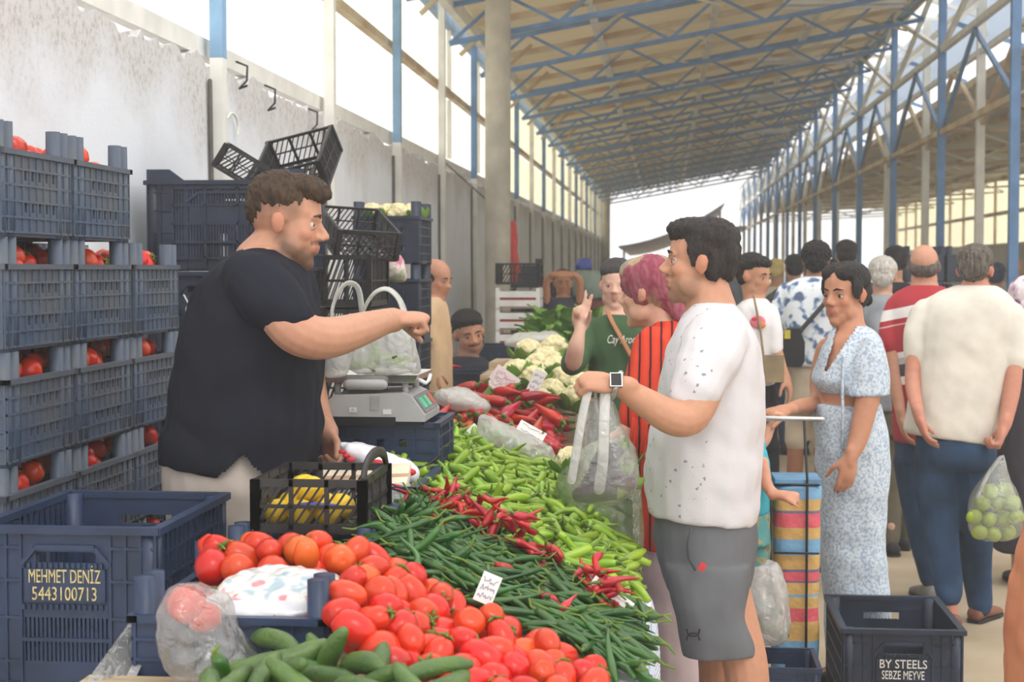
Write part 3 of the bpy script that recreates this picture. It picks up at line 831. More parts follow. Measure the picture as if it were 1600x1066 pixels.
# ------------------------------------------------------------------ people
def skin_mat():
    k = N('skin')
    a = k.n('ShaderNodeAttribute'); a.attribute_name = 'col'
    nz = k.n('ShaderNodeTexNoise'); nz.inputs['Scale'].default_value = 45; nz.inputs['Detail'].default_value = 3
    tc = k.n('ShaderNodeTexCoord'); k.l(tc.outputs['Object'], nz.inputs['Vector'])
    mr = k.n('ShaderNodeMapRange'); mr.inputs[3].default_value = .86; mr.inputs[4].default_value = 1.12; k.l(nz.outputs[0], mr.inputs[0])
    hs = k.n('ShaderNodeHueSaturation'); k.l(a.outputs['Color'], hs.inputs['Color']); k.l(mr.outputs[0], hs.inputs['Value'])
    k.l(hs.outputs[0], k.b.inputs['Base Color'])
    k.b.inputs['Roughness'].default_value = .5; k.b.inputs['Specular IOR Level'].default_value = .35
    k.b.inputs['Subsurface Weight'].default_value = .12; k.b.inputs['Subsurface Radius'].default_value = (.01, .004, .002); k.b.inputs['Subsurface Scale'].default_value = 1
    return k.m
M['skin'] = skin_mat()
def hair_mat(name, c, c2):
    return mat(name, c, .55, .3, 30, .8, 90, .3, c2=c2, stretch=(3, 3, .6))
M['hair_brown'] = hair_mat('brown hair', (84, 62, 42), (44, 32, 24))
M['hair_dark'] = hair_mat('dark hair', (54, 46, 42), (28, 24, 24))
M['hair_black'] = hair_mat('black hair', (38, 32, 32), (20, 17, 18))
M['hair_grey'] = hair_mat('greying hair', (118, 108, 98), (56, 50, 46))
M['hair_white'] = hair_mat('white hair', (214, 208, 200), (170, 164, 156))
M['eye_white'] = mat('eye white', (196, 184, 176), .3, .02)
M['iris'] = mat('dark iris', (44, 30, 24), .25, .05)
def cloth(name, c, var=.08, bump=.25, bs=400, **kw): return mat(name, c, .85, var, 8, bump, bs, .15, **kw)

class Fig:
    def __init__(s, label, x, y, skin=(206, 154, 126), group=None, vox=.008):
        s.root = empty('person', (x, y, 0), label, 'person', group)
        s.o = V((x, y, 0)); s.sk = MB(); s.cl = {}; s.skin = tuple(v * .84 for v in lin(skin)); s.heads = []; s.vox = vox; s.Y = y
    def layer(s, name, m=None, vox=None, smooth=4, fold=.004, cut=None):
        if name not in s.cl: s.cl[name] = dict(mb=MB(), m=m, vox=vox or s.vox * 1.25, smooth=smooth, fold=fold, cut=cut)
        return s.cl[name]['mb']
    def sil(s, mbs, rows, Y=None, p=2.5, seg=20, k=3):
        "a rounded body section by section: (left, right, height in the photo, depth half-width[, depth, left height, right height])"
        full = []
        for r in rows:
            xl, xr, y, d = r[:4]
            yy = r[4] if len(r) > 4 else (Y or s.Y)
            yl = r[5] if len(r) > 5 else y; yr = r[6] if len(r) > 6 else y
            full.append((xl, xr, yl, yr, yy, d))
        full = smooth_pts(full, k)
        for mb, sc in mbs:
            rs = []
            for xl, xr, yl, yr, yy, d in full:
                a, c = at(xl, yl, yy), at(xr, yr, yy)
                o = (a + c) / 2; w = (c - a) / 2 * sc; D = V((0, d * sc, 0))
                rs.append([o + w * math.copysign(abs(math.cos(t)) ** (2 / p), math.cos(t)) + D * math.copysign(abs(math.sin(t)) ** (2 / p), math.sin(t)) for t in [2 * PI * i / seg for i in range(seg)]])
            mb.rings(rs)
    def tube(s, mbs, pts, k=4):
        f = smooth_pts(pts, k)
        for mb, sc in mbs:
            mb.tube([at(p[0], p[1], p[2]) for p in f], [p[3] * mpp(p[2]) * sc for p in f], 14)
    def torso(s, name, m, rows, Y=None, **kw):
        mb = s.layer(name, m, **kw); s.sil(((mb, 1), (s.sk, .86)), rows, Y)
    def sleeve(s, name, pts): s.tube(((s.cl[name]['mb'], 1), (s.sk, .7)), pts)
    def arm(s, pts): s.tube(((s.sk, 1),), pts)
    def leg(s, pts, name=None):
        if name: s.tube(((s.cl[name]['mb'], 1), (s.sk, .75)), pts)
        else: s.arm(pts)
    def hand(s, w, d, n, side, size=.18, curl=((.25, .3, .2),) * 4, spread=.0, thumb=.6, thumb_in=.3):
        d = V(d).normalized(); n = V(n); n = (n - d * n.dot(d)).normalized()
        t = d.cross(n) if side == 'r' else n.cross(d)
        q = size / .18; w = V(w)
        rot = Matrix((d, t, n)).transposed()
        s.sk.ell(w + d * .048 * q, (.058 * q, .041 * q, .019 * q), rot)
        s.sk.ell(w + d * .03 * q + t * .022 * q + n * .008 * q, (.035 * q, .02 * q, .018 * q), rot)
        s.sk.tube([w - d * .03 * q, w + d * .03 * q], [.025 * q, .026 * q], 10)
        for i, (off, L) in enumerate(((.029, .074), (.010, .083), (-.010, .077), (-.028, .060))):
            a = 0; p = w + d * (.086 - abs(off) * .25) * q + t * off * q
            dd = (d + t * spread * (1.5 - i)).normalized()
            pts = [p - d * .03 * q]; pts.append(p)
            for c, f in zip(curl[i], (.46, .30, .24)):
                a += c
                p = p + (dd * math.cos(a) + n * math.sin(a)) * L * f * q
                pts.append(p)
            s.sk.tube(pts, [.0105 * q, .0105 * q, .0095 * q, .0085 * q, .0072 * q], 8)
        p = w + d * .02 * q + t * .026 * q + n * .006 * q
        d1 = (d * .6 + t * thumb + n * thumb_in).normalized(); d2 = (d * .85 + t * thumb * .4 + n * (thumb_in + .25)).normalized()
        s.sk.tube([p, p + d1 * .042 * q, p + d1 * .042 * q + d2 * .03 * q, p + d1 * .042 * q + d2 * .054 * q], [.015 * q, .0125 * q, .0105 * q, .009 * q], 8)
    def head(s, cx, cy, Y, Hpx, yaw, pitch=0, roll=0, hair=(), hm=None, hair_name='hair', hair_vox=.0055, hair_noise=.004, lips=(184, 112, 100), beard=None, beard_c=(70, 52, 40), stash=0, fade=None, fat=1.0, eyes=True, brow=True, neck=None, mouth=.0, nose=1.0, lid=0):
        H = Hpx * mpp(Y); c = at(cx, cy, Y)
        ya = math.radians(yaw); F = V((math.sin(ya), -math.cos(ya), 0)); U = V((0, 0, 1)); L = U.cross(F)
        pt = math.radians(pitch); F, U = F * math.cos(pt) - U * math.sin(pt), U * math.cos(pt) + F * math.sin(pt)
        if roll:
            ra = math.radians(roll); L, U = L * math.cos(ra) + U * math.sin(ra), U * math.cos(ra) - L * math.sin(ra)
        rot = Matrix((F, L, U)).transposed()
        P = lambda f, l, u: c + (F * f + L * l + U * u) * H
        def E(mb, f, l, u, a, b_, e, seg=16): mb.ell(P(f, l, u), (a * H, b_ * H, e * H), rot, seg, 0, 11)
        k = s.sk
        E(k, -.06, 0, .13, .40, .305, .355); E(k, .09, 0, -.10, .255, .245 * fat, .36); E(k, .13, 0, -.32, .19, .19 * fat, .165)
        E(k, .255, 0, -.405, .085, .10 * fat, .085); E(k, .285, 0, .075, .065, .19, .045)
        for q in (-1, 1):
            E(k, .205, q * .155, -.10, .10, .085 * fat, .10); E(k, -.035, q * .315, -.035, .075, .028, .115); E(k, -.06, q * .345, .0, .055, .022, .085)
            E(k, .375, q * .045, -.125, .05, .035, .032)
            E(k, .06, q * .19 * fat, -.27, .16, .07 * fat, .13)
        k.tube([P(.31, 0, .06), P(.36, 0, -.02), P(.372 + .052 * nose, 0, -.10)], [.028 * H, .032 * H, .040 * H], 10)
        k.tube([P(.335, .09, -.225), P(.352, .04, -.212), P(.355, 0, -.216), P(.352, -.04, -.212), P(.335, -.09, -.225)], [.012 * H, .024 * H, .025 * H, .024 * H, .012 * H], 8)
        k.tube([P(.325, .08, -.262 - mouth), P(.345, 0, -.272 - mouth), P(.325, -.08, -.262 - mouth)], [.014 * H, .03 * H, .014 * H], 8)
        if neck:                                           # (x, y, depth, radius) points down to the chest
            k.tube([P(-.10, 0, -.20)] + [at(*n_[:3]) for n_ in neck], [.225 * H * (.9 + .1 * fat)] + [n_[3] * mpp(n_[2]) for n_ in neck], 14)
        s.heads.append(dict(c=c, rot=rot, H=H, lips=lips, beard=beard, bc=beard_c, fade=fade, stash=stash))
        def child(name, mb, ms, vox=None, dn=0, sm=2):
            mb.shift(s.o)
            if vox:
                me = remesh(mb, vox, sm)
                if dn: displace(me, lambda p, q: dn * noise.noise(V((p.x * 90, p.y * 90, p.z * 45))) + dn * .8 * noise.noise(V((p.x * 210, p.y * 210, p.z * 80))))
                return link(name, me, ms, s.root)
            return mb.build(name, ms, s.root)
        if hair:
            hb = MB()
            for e in hair:
                if len(e) == 6: E(hb, *e)
                else: hb.tube([P(*q) for q in e[0]], [r_ * H for r_ in e[1]], 10)
            child(hair_name, hb, hm, hair_vox, hair_noise)
        if eyes:
            for q in (-1, 1):
                if lid > .1: continue
                b = MB(); b.ell(P(.256, q * .125, -.002), .050 * H, rot, 12, 0)
                d = (F * .97 + V((0, 0, 0))).normalized()
                b.ell(P(.294, q * .122, -.004), (.015 * H, .030 * H, .030 * H), rot, 10, 1)
                child('eye', b, [M['eye_white'], M['iris']])
                b = MB(); b.tube([P(.292, q * .06, .022 - lid), P(.307, q * .12, .040 - lid * .8), P(.275, q * .185, .014 - lid)], [.014 * H, .020 * H, .012 * H], 6)
                b.tube([P(.288, q * .07, -.040), P(.298, q * .12, -.050), P(.275, q * .18, -.036)], [.010 * H, .012 * H, .009 * H], 6)
                b.shift(s.o); me = b.mesh('eyelid', [s.lidm()]); link('eyelid', me, None, s.root)
        if brow:
            for q in (-1, 1):
                b = MB(); b.tube([P(.338, q * .05, .088), P(.345, q * .11, .112), P(.30, q * .20, .092)], [.013 * H, .017 * H, .008 * H], 8, flat=.9)
                child('eyebrow', b, hm if hm and 'white' not in hm.name and hair_name == 'hair' else M['hair_dark'])
        return P, H, rot
    def lidm(s):
        key = 'lid%s' % (s.skin,)
        if key not in M:
            k = N('eyelid skin'); k.b.inputs['Base Color'].default_value = (*[v * .72 for v in s.skin], 1); k.b.inputs['Roughness'].default_value = .5; M[key] = k.m
        return M[key]
    def shoe(s, px, py, Y, h=(1, 0), m=None, L=.27, z=0, tilt=0, name='shoe'):
        a = at(px, py, Y); a = V((a.x, a.y, z)); h = V((h[0], h[1], 0)).normalized(); t = V((0, 0, 1)).cross(h)
        b = MB(); rs = []
        for f, w, hh in ((-.26, .028, .055), (-.22, .036, .075), (0, .038, .085), (.3, .046, .06), (.55, .047, .045), (.68, .036, .035), (.74, .015, .022)):
            c = a + h * f * L + V((0, 0, max(0, -f - .0) * tilt * L + (.0)))
            rs.append([c + t * w * math.cos(q) + V((0, 0, .004 + hh * (.5 + .5 * math.sin(q)))) for q in [2 * PI * i / 12 for i in range(12)]])
        b.rings(rs)
        so = MB(); rs = []
        for f, w in ((-.27, .026), (-.2, .04), (.1, .042), (.4, .05), (.6, .045), (.74, .018)):
            c = a + h * f * L + V((0, 0, max(0, -f) * tilt * L))
            rs.append([c + t * w + V((0, 0, .018)), c - t * w + V((0, 0, .018)), c - t * w + V((0, 0, .002)), c + t * w + V((0, 0, .002))])
        so.rings(rs, 0, False)
        b.shift(s.o); so.shift(s.o)
        o = b.build(name, m or M['black'], s.root); so.build('sole', M['black'], o)
        # foot inside
        s.sk.tube([a + V((0, 0, .05)), a + h * .4 * L + V((0, 0, .035))], [.03, .026], 8)
        s.sk.tube([a + V((0, 0, .16)), a + V((0, 0, .05))], [.035, .03], 8)
    def part(s, name, mb, ms):
        mb.shift(s.o); return mb.build(name, ms, s.root)
    def finish(s):
        s.sk.shift(s.o)
        me = remesh(s.sk, s.vox, 2)
        n = len(me.vertices)
        co = np.empty(n * 3, np.float32); me.vertices.foreach_get('co', co); co = co.reshape(-1, 3)
        col = np.ones((n, 4), np.float32); col[:, :3] = s.skin
        for h in s.heads:
            R3 = np.array(h['rot']); q = (co - np.array(h['c'] - s.o)) @ R3 / h['H']
            f, l, u = q[:, 0], q[:, 1], q[:, 2]
            near = (np.abs(f) < .6) & (np.abs(l) < .45) & (np.abs(u) < .62)
            def mix(mask, c, w):
                w = (mask * w)[:, None]; col[:, :3] = col[:, :3] * (1 - w) + np.array(c)[None, :] * w
            sm = lambda x, a, b: np.clip((x - a) / (b - a), 0, 1)
            mix(near & (f > .18) & (u > -.17) & (u < -.03) & (np.abs(l) > .08), [s.skin[0] * .95, s.skin[1] * .68, s.skin[2] * .62], .35)
            mix(near & (np.abs(l) > .30) & (u < .12) & (u > -.17), [s.skin[0], s.skin[1] * .7, s.skin[2] * .65], .5)
            if h['fade']:
                z0, w = h['fade']; mix(near * (f < .6) * sm(-f, -.20, -.12) * sm(u, z0 - .16, z0 + .10) * (np.abs(l) < .325), lin(h['bc']), w)
            if h['beard']:
                lim = -.13 - .14 * np.clip(f / .3, 0, 1)
                mix(near * sm(f, -.08, .04) * (f < .6) * sm(lim - u, -.05, .06) * sm(u, -.56, -.44), lin(h['bc']), h['beard'])
                mix(near * sm(f, .15, .27) * sm(-u, .27, .35), lin(h['bc']), h['beard'] * .6)
            if h['stash']: mix(near & (f > .25) & (u < -.155) & (u > -.205) & (np.abs(l) < .14), lin(h['bc']), h['stash'])
            mix(near & (f > .335) & (np.abs(l) < .10) & (u < -.195) & (u > -.305), lin(h['lips']), .7)
        ca = me.color_attributes.new('col', 'FLOAT_COLOR', 'POINT'); ca.data.foreach_set('color', col.ravel())
        link('body', me, M['skin'], s.root)
        for name, d in s.cl.items():
            d['mb'].shift(s.o); m2 = remesh(d['mb'], d['vox'], d['smooth'])
            a = d['fold']
            if a: displace(m2, lambda p, q: a * (noise.noise(V((p.x * 7, p.y * 7, p.z * 11 + 3))) + .55 * noise.noise(V((p.x * 17 + p.z * 9, p.y * 17, p.z * 13)))))
            if d['cut']:
                bm = bmesh.new(); bm.from_mesh(m2)
                bmesh.ops.delete(bm, geom=[v for v in bm.verts if d['cut'](v.co + s.o)], context='VERTS'); bm.to_mesh(m2); bm.free()
            link(name, m2, d['m'], s.root)
def proj(p):
    "where a point of the scene falls in the photograph"
    q = V(p) - CAM; z = q.dot(CF)
    return 800 + FPX * q.dot(CR) / z, 533 - FPX * q.dot(CU) / z
FIST = ((1.3, 1.5, .7),) * 4
GRIP = ((.9, 1.2, .6), (1.0, 1.3, .6), (1.1, 1.3, .6), (1.2, 1.3, .6))
REST = ((.2, .35, .2), (.28, .4, .25), (.32, .45, .25), (.35, .45, .3))

# 1. the vendor
f = Fig('vendor in dark navy t-shirt and pale grey trousers reaching over the scale', -1.12, 4.2, (204, 150, 122), vox=.0055)
f.head(450, 346, 4.2, 152, 92, 9, hair=[(-.10, 0, .25, .37, .335, .27), (.10, 0, .36, .30, .27, .155), (.24, 0, .335, .17, .22, .115), (-.26, 0, .12, .21, .27, .23), (-.30, 0, .0, .12, .2, .12)], hm=M['hair_brown'], hair_noise=.006,
       beard=.8, beard_c=(84, 62, 46), stash=.6, fade=(.03, .55), fat=1.12, lid=.07, lips=(170, 104, 92), neck=[(420, 400, 4.2, 50), (410, 440, 4.2, 62)])
bb = MB()
f.torso('shirt', cloth('navy jersey', (27, 29, 40), .1, .15), [(388, 452, 385, .10), (350, 475, 412, .2), (318, 488, 445, .235), (296, 496, 500, .245), (286, 499, 560, .25), (276, 499, 620, .25), (265, 497, 680, .25), (259, 492, 712, .245), (257, 488, 738, .24, 4.2, 715, 735)], fold=.011,
        cut=lambda p: (lambda q: q[1] > 714 + abs(q[0] - 378) * .95 and p.y < 4.15)(proj(p)))
f.sleeve('shirt', [(395, 440, 4.0, 50), (428, 470, 3.95, 49), (452, 492, 3.93, 43)])
f.arm([(425, 470, 3.95, 38), (458, 512, 3.93, 39), (486, 527, 3.95, 36), (520, 527, 4.02, 33), (565, 514, 4.15, 27), (600, 503, 4.28, 21), (616, 500, 4.33, 20)])
f.hand(at(612, 500, 4.33), (.9, .25, .05), (.0, .25, -1), 'r', .185, FIST, thumb=.3, thumb_in=.7)
f.sleeve('shirt', [(440, 450, 4.42, 44), (465, 520, 4.5, 42), (474, 560, 4.5, 40)])
f.arm([(470, 540, 4.5, 34), (478, 600, 4.52, 32), (494, 650, 4.46, 25), (512, 678, 4.38, 19)])
f.hand(at(511, 677, 4.38), (.35, -.25, -.85), (-.5, -.7, -.1), 'l', .18, GRIP, thumb=.5)
f.torso('trousers', cloth('pale grey twill', (196, 184, 174), .06, .2), [(264, 466, 690, .225), (265, 472, 740, .225), (272, 466, 790, .22), (282, 452, 850, .21), (300, 440, 900, .2)], fold=.007)
f.leg([(360, 850, 4.1, 72), (352, 1040, 4.1, 52), (345, 1290, 4.1, 36), (345, 1330, 4.1, 36)], 'trousers')
f.leg([(385, 850, 4.38, 68), (372, 1040, 4.38, 50), (365, 1250, 4.38, 34), (365, 1285, 4.38, 34)], 'trousers')
f.shoe(345, 1300, 4.1, (1, -.1), M['black'], z=.07); f.shoe(365, 1300, 4.38, (1, .1), M['black'], z=.07)
f.finish()
# 2. the customer in the white t-shirt
def anchor_tee():
    k = N('white jersey with small grey anchor prints')
    tc = k.n('ShaderNodeTexCoord')
    vo = k.n('ShaderNodeTexVoronoi'); vo.inputs['Scale'].default_value = 36; vo.inputs['Randomness'].default_value = .75; k.l(tc.outputs['Object'], vo.inputs['Vector'])
    n2 = k.n('ShaderNodeTexNoise'); n2.inputs['Scale'].default_value = 160; k.l(tc.outputs['Object'], n2.inputs['Vector'])
    ad = k.n('ShaderNodeMath', operation='MULTIPLY_ADD'); ad.inputs[1].default_value = .5; k.l(n2.outputs[0], ad.inputs[0]); k.l(vo.outputs['Distance'], ad.inputs[2])
    lt = k.n('ShaderNodeMath', operation='LESS_THAN'); lt.inputs[1].default_value = .405; k.l(ad.outputs[0], lt.inputs[0])
    sp = k.n('ShaderNodeSeparateXYZ'); k.l(tc.outputs['Object'], sp.inputs[0])
    # the prints cover the front panel and the sleeve
    fr = k.n('ShaderNodeMath', operation='LESS_THAN'); fr.inputs[1].default_value = -.0; k.l(sp.outputs[0], fr.inputs[0])
    mu = k.n('ShaderNodeMath', operation='MULTIPLY'); k.l(fr.outputs[0], mu.inputs[0]); k.l(lt.outputs[0], mu.inputs[1])
    mx = k.n('ShaderNodeMixRGB'); mx.inputs[1].default_value = (*lin((206, 203, 206)), 1); mx.inputs[2].default_value = (*lin((140, 142, 150)), 1); k.l(mu.outputs[0], mx.inputs[0])
    k.l(mx.outputs[0], k.b.inputs['Base Color']); k.b.inputs['Roughness'].default_value = .85; k.b.inputs['Specular IOR Level'].default_value = .15
    n3 = k.n('ShaderNodeTexNoise'); n3.inputs['Scale'].default_value = 300; k.l(tc.outputs['Object'], n3.inputs['Vector'])
    bp = k.n('ShaderNodeBump'); bp.inputs['Strength'].default_value = .2; bp.inputs['Distance'].default_value = .005; k.l(n3.outputs[0], bp.inputs['Height']); k.l(bp.outputs[0], k.b.inputs['Normal'])
    return k.m
f = Fig('smiling man in white anchor-print t-shirt and grey shorts with a wristwatch', .12, 4.46, (204, 150, 120), vox=.0055)
f.head(1092, 409, 4.46, 136, -92, -2, hair=[(-.10, 0, .26, .37, .335, .26), (.08, 0, .36, .31, .28, .145), (.22, 0, .30, .13, .23, .10), (-.28, 0, .10, .20, .27, .26), (-.31, 0, -.06, .13, .22, .17), (-.02, .27, .13, .16, .06, .16), (-.02, -.27, .13, .16, .06, .16), (-.17, .24, -.02, .13, .08, .2), (-.17, -.24, -.02, .13, .08, .2), (.05, .275, .05, .05, .035, .13), (.05, -.275, .05, .05, .035, .13)], hm=M['hair_dark'], hair_noise=.004,
       beard=.45, beard_c=(104, 80, 62), stash=.45, fade=(.06, .35), lips=(176, 104, 96), mouth=.02, neck=[(1108, 462, 4.46, 36), (1112, 500, 4.46, 46)])
f.torso('shirt', anchor_tee(), [(1082, 1146, 474, .085), (1060, 1168, 502, .19), (1044, 1186, 540, .235), (1032, 1193, 590, .24), (1018, 1195, 650, .24), (1010, 1193, 705, .24), (1008, 1189, 760, .235), (1011, 1186, 790, .23), (1013, 1184, 806, .225, 4.46, 794, 814)], fold=.008)
f.sleeve('shirt', [(1120, 532, 4.3, 52), (1106, 565, 4.2, 49), (1092, 598, 4.16, 43), (1085, 612, 4.15, 40)])
f.arm([(1102, 575, 4.2, 37), (1090, 620, 4.16, 36), (1074, 652, 4.12, 31), (1045, 650, 4.1, 28), (1005, 627, 4.08, 23), (978, 609, 4.06, 18), (962, 600, 4.05, 17)])
f.hand(at(966, 601, 4.05), (-.95, -.1, .12), (-.1, .55, -.9), 'l', .18, GRIP, thumb=.4, thumb_in=.6)
f.sleeve('shirt', [(1110, 535, 4.66, 44), (1112, 590, 4.68, 40)])
f.arm([(1112, 570, 4.68, 32), (1110, 650, 4.68, 28), (1080, 690, 4.64, 22), (1062, 700, 4.6, 18)])
f.hand(at(1062, 700, 4.6), (-.9, -.1, -.2), (0, -.4, -1), 'r', .18, GRIP)
f.torso('shorts', cloth('grey sports jersey', (104, 106, 110), .06, .15), [(1022, 1182, 790, .21), (1022, 1184, 840, .215), (1030, 1178, 885, .21), (1040, 1172, 915, .2)], fold=.005)
f.sil(((f.cl['shorts']['mb'], 1),), [(1036, 1174, 880, .11), (1046, 1169, 930, .12), (1056, 1170, 965, .115), (1062, 1183, 1000, .11), (1065, 1185, 1021, .11)], 4.35)
f.sil(((f.cl['shorts']['mb'], 1),), [(1040, 1160, 880, .10), (1060, 1150, 950, .11), (1075, 1150, 1020, .105)], 4.6)
f.arm([(1110, 870, 4.36, 50), (1140, 960, 4.35, 42), (1163, 1030, 4.34, 36), (1168, 1090, 4.34, 35), (1164, 1150, 4.34, 33), (1158, 1290, 4.34, 19)])
f.arm([(1110, 870, 4.58, 50), (1118, 960, 4.58, 38), (1120, 1030, 4.58, 30), (1124, 1110, 4.58, 31), (1120, 1250, 4.58, 18)])
f.shoe(1158, 1300, 4.34, (-1, -.1), M['white_plastic']); f.shoe(1120, 1300, 4.58, (-1, .1), M['white_plastic'])
b = MB(); c = at(963, 602, 4.05)
for a, m_ in ((-.9, 0),):
    w_ax = V((.83, .05, -.30)).normalized()
    b.tube([c + (V((-.3 * 0, 0, 0))) + Matrix.Rotation(t, 3, w_ax) @ (w_ax.orthogonal().normalized() * .0335) for t in np.linspace(0, 2 * PI, 17)], .0075, 6, round_ends=False, cap=False)
wt = f.part('wristwatch', b, M['steel'])
b = MB(); nrm = V((.1, -.92, .42)).normalized(); t_ = V((.9, .1, .0)); t_ = (t_ - nrm * t_.dot(nrm)).normalized(); u_ = nrm.cross(t_)
rot = Matrix((t_, u_, nrm)).transposed(); cc = at(961, 602, 4.05) + nrm * .036
b.box(cc, (.031, .037, .012), rot); b.shift(f.o); link('watch_case', b.mesh('c', [M['steel']]), None, wt)
b = MB(); b.box(cc + nrm * .0065, (.026, .032, .002), rot); b.shift(f.o); link('watch_screen', b.mesh('c', [M['black']]), None, wt)
# pocket slit with a red tag, and the small dark emblem on the hem
b = MB(); b.tube([at(x, y, 4.23 - .0) for x, y in ((1080, 826), (1074, 850), (1076, 872), (1086, 890))], .004, 6); f.part('pocket_seam', b, mat('dark pocket', (70, 72, 78)))
b = MB(); b.box(at(1097, 886, 4.205), (.018, .006, .022), Matrix.Rotation(.5, 3, 'Y')); f.part('pocket_tag', b, mat('red tag', (208, 60, 64)))
b = MB()
for q, zz in ((1, 0), (-1, 0)):
    b.tube([at(1083 + x, 992 + q * y, 4.228) for x, y in ((-10, -8), (-8.5, -2), (-4, 2), (4, 2), (8.5, -2), (10, -8))], .0024, 6)
f.part('emblem', b, M['black'])
f.finish()
# 3. the woman in red
M['scarf'] = ramp_mat('printed headscarf', 'ShaderNodeTexNoise', ((0, (86, 112, 112)), (.38, (128, 134, 124)), (.45, (176, 148, 112)), (.50, (150, 92, 98)), (.60, (136, 58, 78)), (.68, (160, 100, 104))), .7, stretch=(5, 5, 2.2), interp='LINEAR', Scale=1.4, Distortion=2.0)
M['red_rib'] = ramp_mat('red cardigan with thin dark stripes', 'ShaderNodeTexWave', ((0, (64, 26, 28)), (.05, (64, 26, 28)), (.12, (196, 58, 38)), (1, (208, 68, 44))), .85, interp='LINEAR', bands_direction='X', Scale=9.5, Distortion=.6, bump=.5)
f = Fig('woman in printed headscarf and red striped cardigan seen from behind at the stall', .02, 5.2, (222, 170, 146), vox=.007)
f.head(1012, 457, 5.2, 112, -112, 4, hair=[(-.07, 0, .16, .45, .375, .37), (-.26, 0, .0, .27, .30, .27), (.10, 0, .28, .29, .31, .22), (.0, 0, .02, .22, .355, .26), [[(-.3, 0, -.12), (-.45, .05, -.22), (-.52, .15, -.36)], [.2, .17, .1]]], hm=M['scarf'], hair_name='headscarf', hair_noise=.003, neck=[(1035, 500, 5.2, 30), (1050, 530, 5.2, 36)])
f.torso('cardigan', M['red_rib'], [(1022, 1080, 500, .09), (1004, 1105, 530, .17), (992, 1120, 575, .2), (986, 1126, 640, .21), (992, 1128, 720, .21), (996, 1128, 800, .21), (998, 1126, 850, .21)], fold=.006)
f.sleeve('cardigan', [(1022, 540, 5.05, 32), (1003, 600, 4.98, 30), (992, 650, 4.95, 26)])
f.arm([(998, 620, 4.97, 20), (988, 660, 4.95, 17), (972, 682, 4.93, 14)])
f.hand(at(972, 682, 4.93), (-.8, -.1, -.3), (0, -.3, -1), 'l', .17, GRIP)
f.sleeve('cardigan', [(1095, 545, 5.35, 34), (1110, 620, 5.4, 32), (1112, 690, 5.4, 28)])
f.arm([(1112, 670, 5.4, 20), (1110, 740, 5.35, 15)]); f.hand(at(1110, 740, 5.35), (0, -.1, -1), (-.9, 0, 0), 'r', .17, REST)
b = MB()
for k in range(9):
    x = 990 + k * 2.6; b.tube([at(x, 655 + 3 * (k % 3), 4.9), at(x - 3 + 5 * (k % 2), 680 + 4 * (k % 2), 4.89), at(x - 5, 700 + 5 * (k % 3), 4.9)], .006, 6)
f.part('cuff_frill', b, M['red_rib'])
f.torso('skirt', cloth('pale mauve skirt', (196, 178, 180), .05), [(1002, 1120, 830, .19), (1004, 1116, 900, .19), (1010, 1112, 1000, .19), (1018, 1108, 1100, .19), (1024, 1106, 1160, .19)])
f.shoe(1045, 1180, 5.15, (-1, .3), M['black']); f.shoe(1080, 1180, 5.3, (-1, .3), M['black'])
f.finish()
# 4. the woman in green showing two fingers
f = Fig('woman in dark beanie and green sweatshirt holding up two fingers', -.2, 6.8, (226, 180, 158), vox=.007)
f.head(963, 446, 6.8, 76, -4, 3, hair=[(-.12, 0, .30, .38, .36, .27), (.04, 0, .30, .27, .33, .17), (-.18, 0, .08, .28, .345, .3)], hm=mat('charcoal knit', (58, 54, 54), .9, .1, 60), hair_name='beanie', hair_noise=.002, fat=1.12, brow=False, nose=.8, lips=(190, 122, 114), neck=[(962, 482, 6.8, 19), (963, 500, 6.8, 24)])
f.torso('sweatshirt', cloth('bottle green fleece', (66, 92, 62), .08), [(944, 984, 490, .08), (926, 1004, 502, .12), (917, 1014, 530, .145), (919, 1014, 580, .15), (920, 1014, 640, .155), (918, 1016, 700, .155)], fold=.006)
f.sleeve('sweatshirt', [(930, 512, 6.78, 17), (912, 545, 6.7, 20), (897, 564, 6.58, 21), (893, 570, 6.5, 18)])
f.arm([(896, 566, 6.46, 14), (900, 543, 6.42, 13.5), (905, 522, 6.42, 9.5), (907, 512, 6.43, 9)])
f.hand(at(906, 514, 6.44), (.06, .05, 1), (.05, -1, .05), 'r', .168, ((.08, .05, .05), (.02, .05, .05), (1.4, 1.5, .8), (1.4, 1.5, .8)), spread=.13, thumb=.25, thumb_in=.8)
f.sleeve('sweatshirt', [(1004, 515, 6.8, 17), (1014, 570, 6.8, 18), (1016, 630, 6.75, 16)])
f.arm([(1016, 620, 6.75, 12), (1014, 660, 6.7, 10)]); f.hand(at(1014, 660, 6.7), (0, -.1, -1), (-1, 0, 0), 'l', .16, REST)
f.torso('trousers', cloth('black trousers', (40, 40, 44)), [(920, 1014, 690, .14), (922, 1012, 740, .14), (928, 1008, 800, .13)])
f.leg([(945, 790, 6.8, 26), (946, 890, 6.8, 20), (946, 985, 6.8, 14)], 'trousers'); f.leg([(990, 790, 6.8, 26), (988, 890, 6.8, 20), (986, 985, 6.8, 14)], 'trousers')
f.shoe(946, 1005, 6.8, (0, -1)); f.shoe(986, 1005, 6.8, (0, -1))
me = text_mesh('Cay Aroom', .05, M['letter_white'], .001)
for v in me.vertices: v.co.x += v.co.y * .35
xs_ = [v.co.x for v in me.vertices]
lt_ = link('lettering', me, None, f.root, at(976, 531, 6.632) - f.o, (PI / 2, 0, 0)); lt_.scale = (.142 / (max(xs_) - min(xs_)), 1, 1)
f.finish()
sb = empty('shoulder_bag', (-.12, 6.7, .95), 'tan leather strap bag slung across the green sweatshirt', 'bag')
